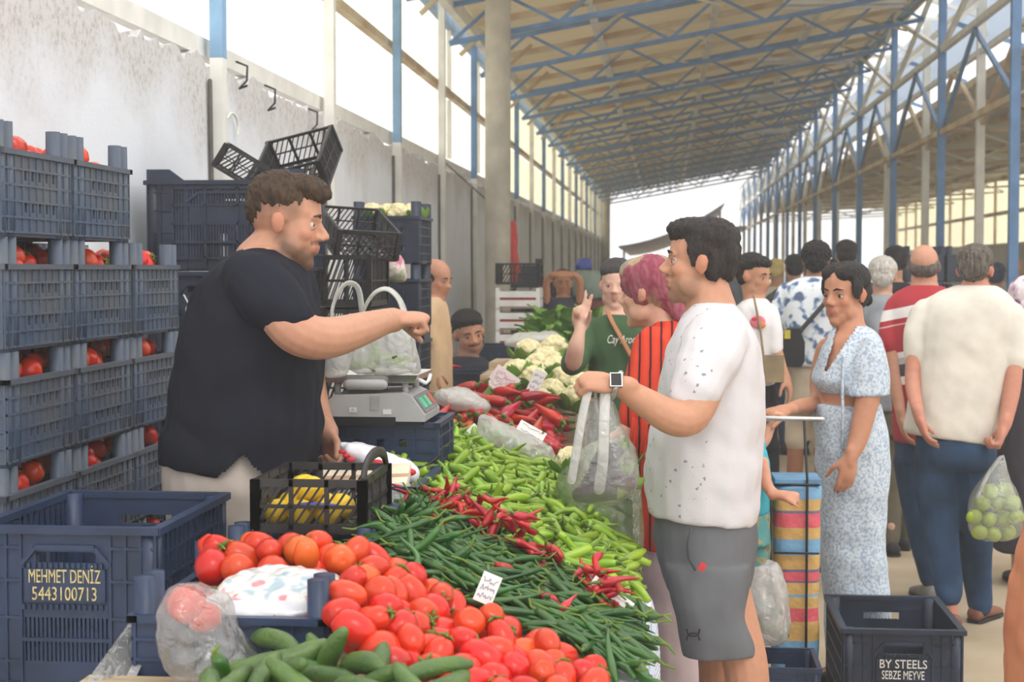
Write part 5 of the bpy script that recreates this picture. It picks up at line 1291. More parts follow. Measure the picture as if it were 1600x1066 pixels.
for i, (px, Y, hy, yaw, sc, hm, lab) in enumerate(CROWD):
    q = FPX / Y; feet = 420 + 1.61 * q; X = at(px, 500, Y).x
    f = Fig(lab, X, Y, (202, 150, 122), 'shoppers far down the aisle', vox=.016)
    H = .24 * q
    hs = [(-.24, 0, -.02, .21, .31, .20)] if hm == 'bald' else [(-.1, 0, .24, .40, .36, .30), (-.22, 0, .04, .25, .33, .32)]
    f.head(px, hy, Y, H, yaw, 0, hair=hs, hm=M[hm], hair_vox=.012, hair_noise=.004, eyes=False, brow=False, neck=[(px, hy + .6 * H, Y, .055 * q), (px, hy + .8 * H, Y, .07 * q)])
    t0 = hy + .62 * H
    f.torso('shirt', cloth('shopper shirt', sc), [(px - .07 * q, px + .07 * q, t0, .08), (px - .19 * q, px + .19 * q, t0 + .05 * q, .12), (px - .21 * q, px + .21 * q, t0 + .17 * q, .14), (px - .18 * q, px + .18 * q, t0 + .5 * q, .14), (px - .19 * q, px + .19 * q, t0 + .62 * q, .14)], fold=.006)
    for sx in (-1, 1):
        xx = px + sx * .2 * q
        f.sleeve('shirt', [(xx, t0 + .12 * q, Y, .06 * q), (xx + sx * .03 * q, t0 + .3 * q, Y, .055 * q)]); f.arm([(xx + sx * .03 * q, t0 + .28 * q, Y, .04 * q), (xx + sx * .02 * q, t0 + .56 * q, Y - .05, .03 * q)])
        f.hand(at(xx + sx * .02 * q, t0 + .56 * q, Y - .05), (0, 0, -1), (-sx, 0, 0), 'l' if sx < 0 else 'r', .17, REST)
    f.torso('trousers', cloth('shopper trousers', R.choice([(58, 60, 70), (92, 88, 80), (60, 70, 92)])), [(px - .17 * q, px + .17 * q, t0 + .58 * q, .13), (px - .17 * q, px + .17 * q, t0 + .7 * q, .13)])
    for sx in (-1, 1):
        f.leg([(px + sx * .09 * q, t0 + .7 * q, Y, .085 * q), (px + sx * .09 * q, (t0 + .7 * q + feet) / 2, Y, .065 * q), (px + sx * .09 * q, feet - .07 * q, Y, .045 * q)], 'trousers')
        h = (math.sin(math.radians(yaw)), -math.cos(math.radians(yaw)))
        f.shoe(px + sx * .09 * q, feet, Y, h)
    f.finish()
# ------------------------------------------------------------------ vegetables
def mat2(name, c, c2, **kw): return mat(name, c, c2=c2, **kw)
M['tomato'] = mat('tomato skin', (214, 58, 12), .28, .1, 14, hue=.007, spec=.4, coat=.10, c2=(200, 42, 10))
M['tomato_o'] = mat('orange tomato skin', (222, 92, 26), .28, .1, 14, hue=.012, spec=.4, coat=.12, c2=(210, 66, 22))
M['calyx'] = mat('calyx green', (98, 122, 44), .7, .2, 20)
M['lgreen'] = mat('light green pepper', (152, 186, 44), .3, .15, 9, hue=.012, coat=.2, c2=(118, 160, 38))
M['dgreen'] = mat('dark green pepper', (58, 104, 34), .32, .2, 9, hue=.012, coat=.2, c2=(36, 78, 26))
M['rchili'] = mat('red chilli', (196, 22, 20), .25, .15, 12, hue=.01, coat=.3, c2=(150, 12, 14))
M['capia'] = mat('red pepper', (190, 26, 20), .25, .15, 8, hue=.012, coat=.3, c2=(150, 14, 14))
M['orangep'] = mat('orange pepper', (216, 92, 26), .25, .2, 6, coat=.3, c2=(150, 140, 40))
M['cauli'] = mat('cauliflower curd', (232, 222, 180), .8, .08, 40, .6, 120, c2=(214, 200, 150))
M['leafg'] = mat('leaf green', (122, 158, 62), .6, .2, 12, c2=(84, 128, 44))
M['cuke'] = mat('cucumber skin', (84, 112, 48), .4, .2, 16, .3, 120, coat=.1, c2=(52, 80, 34))
M['lemon'] = mat('lemon skin', (228, 190, 36), .4, .08, 20, .3, 160)
M['apple'] = mat('green apple skin', (168, 188, 62), .3, .15, 14, coat=.2, c2=(140, 164, 50))
M['egg'] = mat('aubergine skin', (44, 28, 42), .18, .15, 10, coat=.4)

def tomato_mesh(lx, r, lobes, seed):
    rr = random.Random(seed); b = MB(); rs = []; n, m = 14, 9
    ph = rr.uniform(0, 6)
    for i in range(m):
        a = -PI / 2 + PI * (i + .2) / (m - .6)
        ring = []
        for k in range(n):
            t = 2 * PI * k / n
            q = 1 + lobes * math.cos(5 * t + ph) * (.3 + .7 * math.sin(a) ** 2)
            z = math.sin(a) * lx - (.18 * lx * max(0, math.sin(a) - .9) / .1 if math.sin(a) > .9 else 0)
            ring.append(V((r * math.cos(a) ** .85 * math.cos(t) * q if abs(math.cos(a)) > 0 else 0, r * abs(math.cos(a)) ** .85 * math.sin(t) * q, z)))
        rs.append(ring)
    b.rings(rs)
    return b.mesh('tomato')
def calyx_mesh(h, s=1.0):
    b = MB()
    for k in range(5):
        t = 2 * PI * k / 5
        c, s_ = math.cos(t), math.sin(t)
        b.tube([(0, 0, h), (c * .008 * s, s_ * .008 * s, h + .003), (c * .017 * s, s_ * .017 * s, h - .001)], [.0035 * s, .003 * s, .001 * s], 5, round_ends=False)
    b.tube([(0, 0, h - .002), (0.001, 0, h + .008 * s)], .0025 * s, 5)
    return b.mesh('calyx', [M['calyx']])
TOM = [(tomato_mesh(.036, .0265, .01, 1), .029), (tomato_mesh(.033, .029, .02, 2), .030), (tomato_mesh(.029, .031, .035, 3), .030), (tomato_mesh(.039, .026, .008, 4), .030)]
for me, r in TOM: me.materials.append(M['tomato'])
TOMO = [(me.copy(), r) for me, r in TOM]
for me, r in TOMO: me.materials.clear(); me.materials.append(M['tomato_o'])
CAL = calyx_mesh(.033)
def tomato(loc, rot, k, sc, label, group, orange=False, cal=False):
    me = (TOMO if orange else TOM)[k][0]
    o = link('tomato', me, None, None, loc, rot, label, 'tomato', group)
    o.scale = (sc, sc, sc)
    if cal: link('calyx', CAL, None, o, (0, 0, (.036, .033, .029, .039)[k] - .034))
    return o
class Heap:
    "a height field things are dropped on, so they lie on one another"
    def __init__(s, x0, x1, y0, y1, base, res=.006):
        s.x0, s.y0, s.res = x0, y0, res
        s.nx, s.ny = int((x1 - x0) / res), int((y1 - y0) / res)
        X = x0 + (np.arange(s.nx) + .5) * res; Y = y0 + (np.arange(s.ny) + .5) * res
        s.h = np.array([[base(x, y) for y in Y] for x in X], float)
        s.X, s.Y = X, Y
    def win(s, x, y, r):
        i0 = max(0, int((x - r - s.x0) / s.res)); i1 = min(s.nx, int((x + r - s.x0) / s.res) + 1)
        j0 = max(0, int((y - r - s.y0) / s.res)); j1 = min(s.ny, int((y + r - s.y0) / s.res) + 1)
        if i1 <= i0 or j1 <= j0: return None
        d2 = (s.X[i0:i1, None] - x) ** 2 + (s.Y[None, j0:j1] - y) ** 2
        return slice(i0, i1), slice(j0, j1), d2
    def rest(s, x, y, r):
        w = s.win(x, y, r)
        if w is None: return None
        a, b, d2 = w
        m = d2 < r * r
        if not m.any(): return None
        return float((s.h[a, b][m] + np.sqrt(r * r - d2[m])).max())
    def paint(s, x, y, z, r):
        w = s.win(x, y, r)
        if w is None: return
        a, b, d2 = w
        m = d2 < r * r
        s.h[a, b] = np.where(m, np.maximum(s.h[a, b], z + np.sqrt(np.maximum(r * r - d2, 0))), s.h[a, b])
    def at(s, x, y):
        return s.h[min(max(int((x - s.x0) / s.res), 0), s.nx - 1), min(max(int((y - s.y0) / s.res), 0), s.ny - 1)]
def lerp_pts(pts, x):
    pts = sorted(pts)
    if x <= pts[0][0]: return pts[0][1]
    for (a, b), (c, d) in zip(pts, pts[1:]):
        if x <= c: return b + (d - b) * (x - a) / (c - a)
    return pts[-1][1]
# -- the tomato heap at the front
def base_front(x, y):
    if -.98 < x < -.62 and y > 2.86: return .93
    if x > -.62 and y < 3.5: return slope(x)
    return .75
def tom_top(x, y):
    yb = lerp_pts([(-.95, 3.36), (-.8, 3.36), (-.58, 3.33), (-.38, 3.24), (-.22, 3.12), (-.06, 2.98)], x)
    t = lerp_pts([(-.95, 1.05), (-.8, 1.06), (-.66, 1.055), (-.5, 1.0), (-.38, .96), (-.2, .905), (-.06, .862)], x)
    if y > yb: return 0
    t -= .09 * max(0, (y - yb + .12) / .12) ** 2
    t -= .045 * max(0, min(1, (2.95 - y) / .35))
    if x < -.60:
        if y < 2.90: return 0
        if y < 3.10: t = min(t, .968)
    elif y < 2.60 + max(0, -.3 - x) * .7: return 0
    return t
hp = Heap(-1.02, -.02, 2.45, 3.45, base_front)
drops = []
rj = random.Random(11)
for t in range(26000):
    x, y = rj.uniform(-.955, -.065), rj.uniform(2.5, 3.36)
    k = rj.choice((0, 0, 1, 1, 2, 3)); sc = rj.uniform(.98, 1.32) * (1 if x < -.25 else .93)
    r = TOM[k][1] * sc * .86
    z = hp.rest(x, y, r)
    if z is None or z + r > tom_top(x, y) + .012: continue
    if x - r < -.965 or (x < -.6 and abs(x + .62) < r * .8 and z < 1.0): continue
    hp.paint(x, y, z, r); drops.append((x, y, z, k, sc, r))
vis = [d for d in drops if hp.at(d[0], d[1]) < d[2] + d[5] * 1.25]
hid = [d for d in drops if not hp.at(d[0], d[1]) < d[2] + d[5] * 1.25]
vis.sort(key=lambda d: (d[0] + .4) ** 2 * .3 + abs(d[1] - 2.95))
NV = 215
def tom_zone(x, y, z):
    if x < -.62: return 'behind the white pack' if y > 3.1 else 'under the white pack'
    if y > tom_back(x) - .16: return 'against the dark chillies'
    if y < 2.82: return 'beside the front cucumbers'
    if x > -.2: return 'at the aisle end'
    return 'in mid heap' if x > -.42 else 'just right of the crate post'
def tom_back(x): return lerp_pts([(-.95, 3.36), (-.8, 3.36), (-.58, 3.33), (-.38, 3.24), (-.22, 3.12), (-.06, 2.98)], x)
hid += vis[NV:]; vis = vis[:NV]
for (x, y, z, k, sc, r) in vis:
    n1 = rj.random()
    tilt = rj.uniform(.5, 1.7); rot = (tilt, 0, rj.uniform(0, 6.28))
    zone = tom_zone(x, y, z); shape = ('long plum', 'plum', 'round', 'slim plum')[k]; size = 'large ' if sc > 1.2 else ('small ' if sc < 1.05 else '')
    tomato((x, y, z), rot, k, sc, f'{size}{"orange-red" if n1 < .14 else "red"} {shape} tomato{" with green calyx" if n1 > .72 else ""} {zone}', 'tomatoes ' + zone, n1 < .14, n1 > .72)
def stuff_mesh(items, name, m, label, cat, per):
    b = MB()
    for it in items: per(b, it)
    o = b.build(name, m); return tag(o, label, cat, None, 'stuff')
stuff_mesh(hid, 'tomato_layer', M['tomato'], 'tomatoes lying under the visible ones in the front heap', 'tomato', lambda b, d: b.ell((d[0], d[1], d[2]), d[5] / .86, None, 9, 0, 6))
# -- tomatoes in the crates by the wall
hid = []; budget = 300 - NV - 4
rows_vis = [(c, k, p, z) for (c, k, p, z) in crate_spots]
per = max(4, budget // len(rows_vis))
for (c, k, p, z) in rows_vis:
    lo = z - .20
    hc = Heap(p.x - .16, p.x + .16, p.y - .235, p.y + .235, lambda x, y: lo)
    dl = []
    top = z + .072
    for t in range(900):
        x, y = p.x + rj.uniform(-.13, .125), p.y + rj.uniform(-.185, .185)
        r = rj.uniform(.030, .036)
        q = hc.rest(x, y, r)
        lim = top - .012 * (abs(y - p.y) / .2) ** 2 - .012 * max(0, (x - p.x) / .13)
        if q is None or q + r > lim: continue
        if q > z - .03 and abs(y - p.y) > .125 and abs(x - p.x) > .08: continue
        hc.paint(x, y, q, r); dl.append((x, y, q, r))
    dl.sort(key=lambda d: -(d[0] - p.x) * .8 - d[2] * 1.5)
    nm = f'{ordn[k]} crate of {colname[c]}'
    for d in dl[:per]:
        kk = rj.choice((1, 2, 2))
        tomato(d[:3], (rj.uniform(0, 1.5), 0, rj.uniform(0, 6)), kk, d[3] / TOM[kk][1], f'round red tomato in the {ordn[k]} crate of {colname[c]}', f'tomatoes in the {nm}', False, rj.random() > .75)
    hid += dl[per:]
stuff_mesh(hid, 'tomato_layer', M['tomato'], 'tomatoes filling the stacked crates along the wall below the top ones', 'tomato', lambda b, d: b.ell(d[:3], d[3], None, 9, 0, 6))

# -- long peppers
def pepper(L, r, bend, tip, wr, seed, m, stem=.28, seg=8, n=11, curl=0):
    "a curved, tapering pod with a stem; returns mesh and its spine of (point, radius)"
    rr = random.Random(seed); b = MB(); pts = []; rad = []; ph = rr.uniform(0, 6)
    p = V((0, 0, 0)); a = -bend * .5; el = rr.uniform(-.1, .1)
    for i in range(n):
        t = i / (n - 1)
        pts.append(p.copy())
        w = min(1, .62 + 2.6 * t) * (1 - t ** tip * .88)
        rad.append(max(.0012, r * w * (1 + wr * math.sin(t * 13 + ph))))
        a += bend / n + curl * math.sin(t * 7 + ph) / n
        p = p + V((math.cos(a), math.sin(a), .12 * math.sin(t * 3 + ph))) * (L / (n - 1))
    mid = sum(pts, V()) / n
    pts = [q - mid for q in pts]
    rs = []
    for i, (q, w) in enumerate(zip(pts, rad)):
        t = (pts[min(i + 1, n - 1)] - pts[max(i - 1, 0)]).normalized(); x = V((0, 0, 1)).cross(t).normalized(); y = t.cross(x)
        rs.append([q + (x * math.cos(2 * PI * k / seg) + y * math.sin(2 * PI * k / seg)) * w * (1 + wr * math.cos(3 * 2 * PI * k / seg + i * .5)) for k in range(seg)])
    b.rings(rs)
    d = (pts[0] - pts[1]).normalized()
    s0 = pts[0]; sl = L * stem
    side = V((0, 0, 1)).cross(d)
    b.tube([s0 + d * -.003, s0 + d * .002, s0 + d * sl * .35, s0 + d * sl * .8 + side * sl * .35], [rad[0] * .95, rad[0] * .75, r * .3, r * .22], 6, 1, round_ends=False)
    me = b.mesh('pepper', [m, M['calyx']])
    return me, [(pts[i], rad[i]) for i in range(0, n, 2)]
PL = [pepper(rj.uniform(.11, .15), rj.uniform(.0105, .014), rj.uniform(-1.6, 1.6), 2.2, .10, i, M['lgreen'], curl=rj.uniform(-3, 3)) for i in range(9)]
PD = [pepper(rj.uniform(.13, .18), rj.uniform(.0075, .0105), rj.uniform(-1.0, 1.0), 1.8, .06, 20 + i, M['dgreen'], curl=rj.uniform(-1.5, 1.5)) for i in range(8)]
PR = [pepper(rj.uniform(.06, .10), rj.uniform(.009, .012), rj.uniform(-1.5, 1.5), 1.6, .14, 40 + i, M['rchili'], curl=rj.uniform(-3, 3), stem=.35) for i in range(6)]
PC = [pepper(rj.uniform(.14, .18), rj.uniform(.024, .029), rj.uniform(-.7, .7), 1.7, .06, 60 + i, M['capia'], seg=12, stem=.22) for i in range(5)]
PO = [pepper(.13, .026, rj.uniform(-.7, .7), 1.7, .06, 80 + i, M['orangep'], seg=12, stem=.22) for i in range(2)]
def inside(poly, x, y):
    c = False; n = len(poly)
    for i in range(n):
        x1, y1 = poly[i]; x2, y2 = poly[i - 1]
        if (y1 > y) != (y2 > y) and x < (x2 - x1) * (y - y1) / (y2 - y1) + x1: c = not c
    return c
def drop(heap, spine, x, y, yaw, top, settle=.82, roll=0):
    c, s_ = math.cos(yaw), math.sin(yaw)
    L = max(abs(p.x) for p, r in spine)
    za, zb = heap.at(x + c * L * .8, y + s_ * L * .8), heap.at(x - c * L * .8, y - s_ * L * .8)
    pit = max(-.55, min(.55, math.atan2(za - zb, 1.6 * L)))
    rot = Matrix.Rotation(yaw, 3, 'Z') @ Matrix.Rotation(-pit, 3, 'Y') @ Matrix.Rotation(roll, 3, 'X')
    ps = [(rot @ p, r) for p, r in spine]
    z = None
    for p, r in ps:
        q = heap.rest(x + p.x, y + p.y, max(r, .0065) * settle)
        if q is None: return None
        q -= p.z
        z = q if z is None else max(z, q)
    if z > top: return None
    for p, r in ps: heap.paint(x + p.x, y + p.y, z + p.z, max(r, .0065) * settle)
    return (x, y, z), rot.to_euler()
LG = [(-.84, 5.5), (-.80, 4.5), (-.66, 4.22), (-.36, 3.98), (-.2, 3.82), (-.065, 3.60), (-.07, 4.0), (-.13, 4.4), (-.19, 4.75), (-.21, 5.2), (-.3, 5.5), (-.6, 5.68)]
DG = [(-.66, 4.05), (-.65, 3.52), (-.55, 3.36), (-.38, 3.26), (-.22, 3.13), (-.05, 3.0), (-.04, 3.58), (-.2, 3.72), (-.42, 3.9), (-.58, 4.02)]
def base_mid(x, y): return slope(x)
hm = Heap(-.88, -.0, 2.95, 5.75, base_mid)
# let the tomato heap lean against the chillies
for (x, y, z, k, sc, r) in drops:
    if y > 2.95: hm.paint(x, y, z, r)
def lg_top(x, y):
    e = max(0, min(1, (-.09 - x) / .55))
    return slope(x) + .035 + .085 * e
def dg_top(x, y):
    e = max(0, min(1, (-.06 - x) / .5)); return slope(x) + .035 + .075 * e
def fill(poly, protos, topf, tries, seed, along=None, settle=.82):
    rr = random.Random(seed); out = []
    xs_ = [p[0] for p in poly]; ys_ = [p[1] for p in poly]
    for t in range(tries):
        x, y = rr.uniform(min(xs_), max(xs_)), rr.uniform(min(ys_), max(ys_))
        if not inside(poly, x, y): continue
        k = rr.randrange(len(protos)); yaw = rr.uniform(0, 2 * PI) if along is None else along + rr.gauss(0, .55) + rr.choice((0, PI))
        q = drop(hm, protos[k][1], x, y, yaw, topf(x, y), settle, rr.uniform(0, 6))
        if q: out.append((q, k))
    return out
def split_visible(items, protos, n):
    "the n items lying most openly on top"
    sc = []
    for (p, e), k in items:
        cover = hm.at(p[0], p[1]) - p[2]
        sc.append((cover + (p[1] - 3) * .004, (p, e), k))
    sc.sort(key=lambda q: q[0])
    return sc[:n], sc[n:]
def zone4(x, y, left, right, near, far):
    u = (x - left) / (right - left); v = (y - near) / (far - near)
    return ('on the vendor side' if u < .33 else 'in the middle' if u < .67 else 'on the aisle side') + (', near edge' if v < .3 else ', far edge' if v > .7 else ', centre')
def lay(items, protos, name, label, cat, group, box):
    for _, (p, e), k in items:
        z_ = zone4(p[0], p[1], *box); link(name, protos[k][0], None, None, p, e, f'{label}, {z_}', cat, f'{group} {z_}')
def stuff_peppers(items, protos, name, m, label, cat):
    vs = []; b = MB()
    for _, (p, e), k in items:
        r = e.to_matrix(); P_ = V(p)
        sp = protos[k][1]
        b.tube([r @ q + P_ for q, _r in sp], [_r for q, _r in sp], 6, round_ends=False)
    o = b.build(name, m); tag(o, label, cat, None, 'stuff')
ld = fill(DG, PD, dg_top, 5200, 5, along=-.55)
ll = fill(LG, PL, lg_top, 7000, 6)
a, c = split_visible(ll, PL, 300)
lay(a, PL, 'green_pepper', 'light green pepper of the wide heap', 'pepper', 'light green peppers', (-.8, -.05, 3.7, 5.6))
stuff_peppers(c, PL, 'pepper_layer', M['lgreen'], 'light green peppers lying under the visible ones of the middle heap', 'pepper')
a, c = split_visible(ld, PD, 260)
lay(a, PD, 'green_chili', 'dark green chilli behind the tomatoes', 'chilli', 'dark green chillies', (-.65, -.05, 3.1, 4.0))
stuff_peppers(c, PD, 'chili_layer', M['dgreen'], 'dark green chillies lying under the visible ones behind the tomatoes', 'chilli')
rr = random.Random(9); nred = 0
for t in range(260):
    u = rr.random(); x = -.69 + .60 * u; y = 4.10 - .66 * u + rr.gauss(0, .03)
    if rr.random() < .75 * (.5 + .5 * math.sin(u * 19)): continue
    k = rr.randrange(len(PR)); q = drop(hm, PR[k][1], x, y, rr.uniform(0, 6.28), slope(x) + .2, .55, rr.uniform(0, 6))
    if q: link('red_chili', PR[k][0], None, None, q[0], q[1], 'small red chilli of the band between the green peppers, ' + ('vendor end' if u < .33 else 'middle' if u < .67 else 'aisle end'), 'chilli', 'red chillies at the ' + ('vendor end' if u < .33 else 'middle' if u < .67 else 'aisle end')); nred += 1
    if nred > 95: break
for (px, py, Y, lab) in ((795, 912, 3.45, 'single red chilli lying on dark green chillies beside the price card'), (690, 848, 3.75, 'red chilli lying on dark green chillies behind the tomatoes, near the black crate'), (885, 970, 3.25, 'orange-red chilli among dark green chillies near the right end of the tomatoes'), (865, 955, 3.3, 'short red chilli tip among dark green chillies right of the price card')):
    p = at(px, py, Y); q = drop(hm, PR[1][1], p.x, p.y, .5, 2, .7)
    if q: tag(link('red_chili', PR[1][0], None, None, q[0], q[1]), lab, 'chilli')
# -- second table: red peppers, mixed peppers, cauliflower
h2 = Heap(-1.12, -.40, 5.8, 9.6, lambda x, y: .83)
rr = random.Random(21)
RP = [(-1.06, 7.1), (-1.05, 6.2), (-.75, 5.92), (-.42, 5.92), (-.42, 6.9), (-.6, 7.35)]
n = 0
for t in range(4000):
    x, y = rr.uniform(-1.06, -.42), rr.uniform(5.9, 7.3)
    if not inside(RP, x, y): continue
    top = .95 + .14 * min(1, max(0, (y - 5.9) / 1.0))
    mixed = x < -.70 and y < 6.35
    k = rr.randrange(5)
    s = PC[k]
    if mixed and rr.random() < .65: k = rr.randrange(2); s = PO[k]
    q = drop(h2, s[1], x, y, rr.uniform(0, 6.28), top, .85, rr.uniform(0, 6))
    if q:
        if s in PO: link('orange_pepper', s[0], None, None, q[0], q[1], 'orange and green pepper in the mixed patch by the scale', 'pepper', 'mixed orange peppers by the scale')
        else: link('red_pepper', s[0], None, None, q[0], q[1], 'long red pepper of the second table heap, ' + zone4(x, y, -1.06, -.42, 5.9, 7.3), 'pepper', 'red peppers ' + zone4(x, y, -1.06, -.42, 5.9, 7.3))
        n += 1
    if n > 210: break
def cauliflower(seed):
    rr = random.Random(seed); b = MB(); b.ell((0, 0, 0), (.075, .075, .058))
    for k in range(46):
        t = rr.uniform(0, 2 * PI); e = rr.uniform(.05, 1.45); r = rr.uniform(.012, .022)
        b.ell((.072 * math.cos(t) * math.cos(e), .072 * math.sin(t) * math.cos(e), .058 * math.sin(e)), r, None, 7, 0, 5)
    me = remesh(b, .006, 2); displace(me, lambda p, q: .0035 * noise.noise(p * 120))
    me.materials.append(M['cauli'])
    lv = []
    for k in range(8):
        t = 2 * PI * k / 8 + rr.uniform(-.2, .2); c, s = math.cos(t), math.sin(t); L = MB(); rows = []
        for i, (d, z, w) in enumerate(((.03, -.06, .015), (.07, -.05, .035), (.098, -.028, .04), (.118, -.004, .028), (.128, .012, .008))):
            rows.append([V((c * d - s * w * j, s * d + c * w * j, z + .008 * abs(j) + rr.uniform(-.003, .003))) for j in (-1, -.5, 0, .5, 1)])
        vs = [p for r_ in rows for p in r_]; fs = [(i * 5 + j, i * 5 + j + 1, i * 5 + j + 6, i * 5 + j + 5) for i in range(4) for j in range(4)]
        L.add(vs, fs, 0, True); lv.append(L.mesh('leaf', [M['leafg']]))
    return me, lv
CA = [cauliflower(i) for i in range(3)]
def put_cauli(loc, k, sc, label, group, rot=0):
    o = link('cauliflower', CA[k][0], None, None, loc, (R.uniform(-.4, .1), R.uniform(-.3, .3), rot), label, 'cauliflower', group); o.scale = (sc,) * 3
    for me in CA[k][1]: link('leaf', me, None, o)
    return o
CP = [(808, 586, 7.55, 1.0, 'big pale cauliflower head just behind the pink price card'), (853, 566, 7.9, 1.05, 'pale cauliflower head upper left of the green sweatshirt elbow'), (882, 596, 7.6, 1.0, 'pale cauliflower head below the green sweatshirt elbow'), (862, 612, 7.35, .8, 'small cauliflower half covered by leaves, beside the grey price card'),
      (846, 626, 7.2, .75, 'small cauliflower in front of its row, next to red peppers'), (897, 626, 7.2, .9, 'cauliflower at the stall edge touching the carried bag'), (826, 552, 8.4, 1, 'cauliflower at the back of the heap, left one'), (866, 545, 8.5, 1, 'cauliflower at the back of the heap, right one'), (895, 570, 7.9, .95, 'cauliflower mostly hidden behind the green sleeve'), (786, 604, 7.45, .9, 'cauliflower at the wall side behind the pink card'), (828, 592, 7.5, .95, 'cauliflower between the pink and the grey price card'), (905, 604, 7.5, .9, 'cauliflower right under the bent green elbow'), (868, 578, 7.8, .95, 'cauliflower in the middle of the heap'), (838, 575, 7.75, .95, 'cauliflower in the middle row behind the grey card')]
for i, (px, py, Y, sc, lab) in enumerate(CP): put_cauli(at(px, py, Y), i % 3, sc, lab, 'cauliflowers on the second table', i)
stp = empty('produce_tray', (-.66, 7.9, .83), 'wooden tray that raises the cauliflower heap on the second table', 'tray')
for k in range(4):
    b = MB(); h_ = (.12, .21, .25, .29)[k]; b.box((0, -.6 + .4 * k, h_ / 2), (.52, .38, h_)); b.build('step', M['wood'], stp)
for i in range(4):
    tp_ = tp.location; put_cauli((tp_.x - .09 + .06 * i, 7.45 + .06 * (i % 2), 1.865), i % 3, .72, f'white cauliflower in the top crate of the tall stack, {["first", "second", "third", "fourth"][i]} from the wall', 'cauliflowers in the top crate', i)
o = link('red_pepper', PC[2][0], None, None, at(698, 571, 8.62), (0, .2, .4), 'single red pepper lying on the edge of the dark blue crate behind the scale', 'pepper')
# -- leafy greens far back
def leaf_mesh(seed):
    rr = random.Random(seed); b = MB(); rows = []
    for i in range(6):
        t = i / 5; w = .055 * math.sin(PI * min(.98, t * .9 + .08)) ** .8
        rows.append([V((t * .2, w * j, .05 * math.sin(t * 2.2) - .02 * t * t + .012 * abs(j) + rr.uniform(-.004, .004))) for j in (-1, -.5, 0, .5, 1)])
    vs = [p for r_ in rows for p in r_]; fs = [(i * 5 + j, i * 5 + j + 1, i * 5 + j + 6, i * 5 + j + 5) for i in range(5) for j in range(4)]
    b.add(vs, fs, 0, True); return b.mesh('leaf', [M['leafg']])
LM = [leaf_mesh(i) for i in range(4)]
t3.location = (-.68, 10.95, .0); t3.scale = (.85, .42, 1)
gt = empty('produce_tray', (-.68, 10.95, .832), 'dark blue shallow tray under the leafy greens', 'tray')
for a_, s_ in (((0, -.42, .08), (.55, .02, .16)), ((0, .42, .08), (.55, .02, .16)), ((-.27, 0, .08), (.02, .86, .16)), ((.27, 0, .08), (.02, .86, .16)), ((0, 0, .01), (.53, .82, .02))):
    b = MB(); b.box(a_, s_); b.build('side' if s_[2] > .1 else 'base', M['navy_plastic'], gt)
where = ['front', 'second', 'third', 'fourth', 'fifth', 'back']
for i in range(6):
    for j in range(3):
        g = empty('leafy_bunch', (-.86 + .17 * j, 10.62 + .13 * i, 1.0 + .04 * i), f'bunch of broad green leaves, {["wall side", "middle", "aisle side"][j]} of the {where[i]} row in the tray', 'greens', 'leafy greens in the tray')
        b = MB(); b.tube([(0, 0, -.09), (0, 0, .0)], [.03, .05], 8); b.build('stalks', M['leafg'], g)
        for k in range(9):
            a_ = k * 2.4 + R.uniform(-.3, .3); o = link('leaf', LM[k % 4], None, g, (.02 * math.cos(a_), .02 * math.sin(a_), R.uniform(0, .02)), (R.uniform(-.4, .4), R.uniform(-1.0, -.1), a_)); o.scale = (R.uniform(.7, 1.05),) * 3
# -- cucumbers and one pepper at the very front
def cuke(seed, L=.13, r=.018):
    rr = random.Random(seed); b = MB(); pts = []; bend = rr.uniform(-.9, .9); a = -bend / 2; p = V()
    for i in range(9):
        pts.append(p.copy()); a += bend / 9; p = p + V((math.cos(a), math.sin(a), 0)) * L / 8
    mid = sum(pts, V()) / 9; pts = [q - mid for q in pts]
    rad = [r * (.55, .9, 1, 1, 1, 1, .98, .85, .6)[i] for i in range(9)]
    b.tube(pts, rad, 12); me = b.mesh('cucumber', [M['cuke']])
    vs = np.array([v.co[:] for v in me.vertices])
    return me, [(pts[i], rad[i]) for i in range(0, 9, 2)]
CUK = [cuke(i, rj.uniform(.12, .15), rj.uniform(.0165, .02)) for i in range(4)]
h3 = Heap(-1.06, -.30, 2.38, 2.92, lambda x, y: .865 if x < -.36 else slope(x))
for (x, y, z, k, sc, r) in drops: h3.paint(x, y, z, r)
rr = random.Random(4); n = 0
cn = ['curved', 'short', 'straight', 'pale', 'dark', 'long']
for t in range(400):
    x, y = rr.uniform(-.74, -.36), rr.uniform(2.5, 2.80)
    k = rr.randrange(4); q = drop(h3, CUK[k][1], x, y, rr.uniform(0, 6.28), .865 + .075, .9, rr.uniform(0, 6))
    if q: link('cucumber', CUK[k][0], None, None, q[0], q[1], f'{("curved", "plain", "stout", "slim")[k]} small cucumber in front of the tomatoes, ' + zone4(x, y, -.74, -.36, 2.5, 2.8), 'cucumber', 'cucumbers at the front edge'); n += 1
    if n > 34: break
p = at(513, 1036, 2.70); o = link('cucumber', CUK[0][0], None, None, p, (0, -.95, -.9), 'fat pale cucumber leaning upright against the tomatoes', 'cucumber')
PG, sp_ = pepper(.17, .019, .5, 2.4, .04, 99, M['dgreen'], seg=12, stem=.3)
o = link('green_pepper_long', PG, None, None, at(435, 1043, 2.68), (0, -.12, 3.25), 'long dark green pepper with its stem pointing at the tomatoes', 'pepper')
for i, (px, py, Y, e, lab) in enumerate(((405, 1042, 2.66, (0, 0, .6), 'dark green pepper end peeping out under the clear bag'), (346, 1058, 2.62, (0, 1.2, 1.57), 'small green pepper with upright stem at the bottom edge'))):
    o = link('green_pepper_long', PG, None, None, at(px, py, Y), e, lab, 'pepper'); o.scale = (.5, .8, .8)
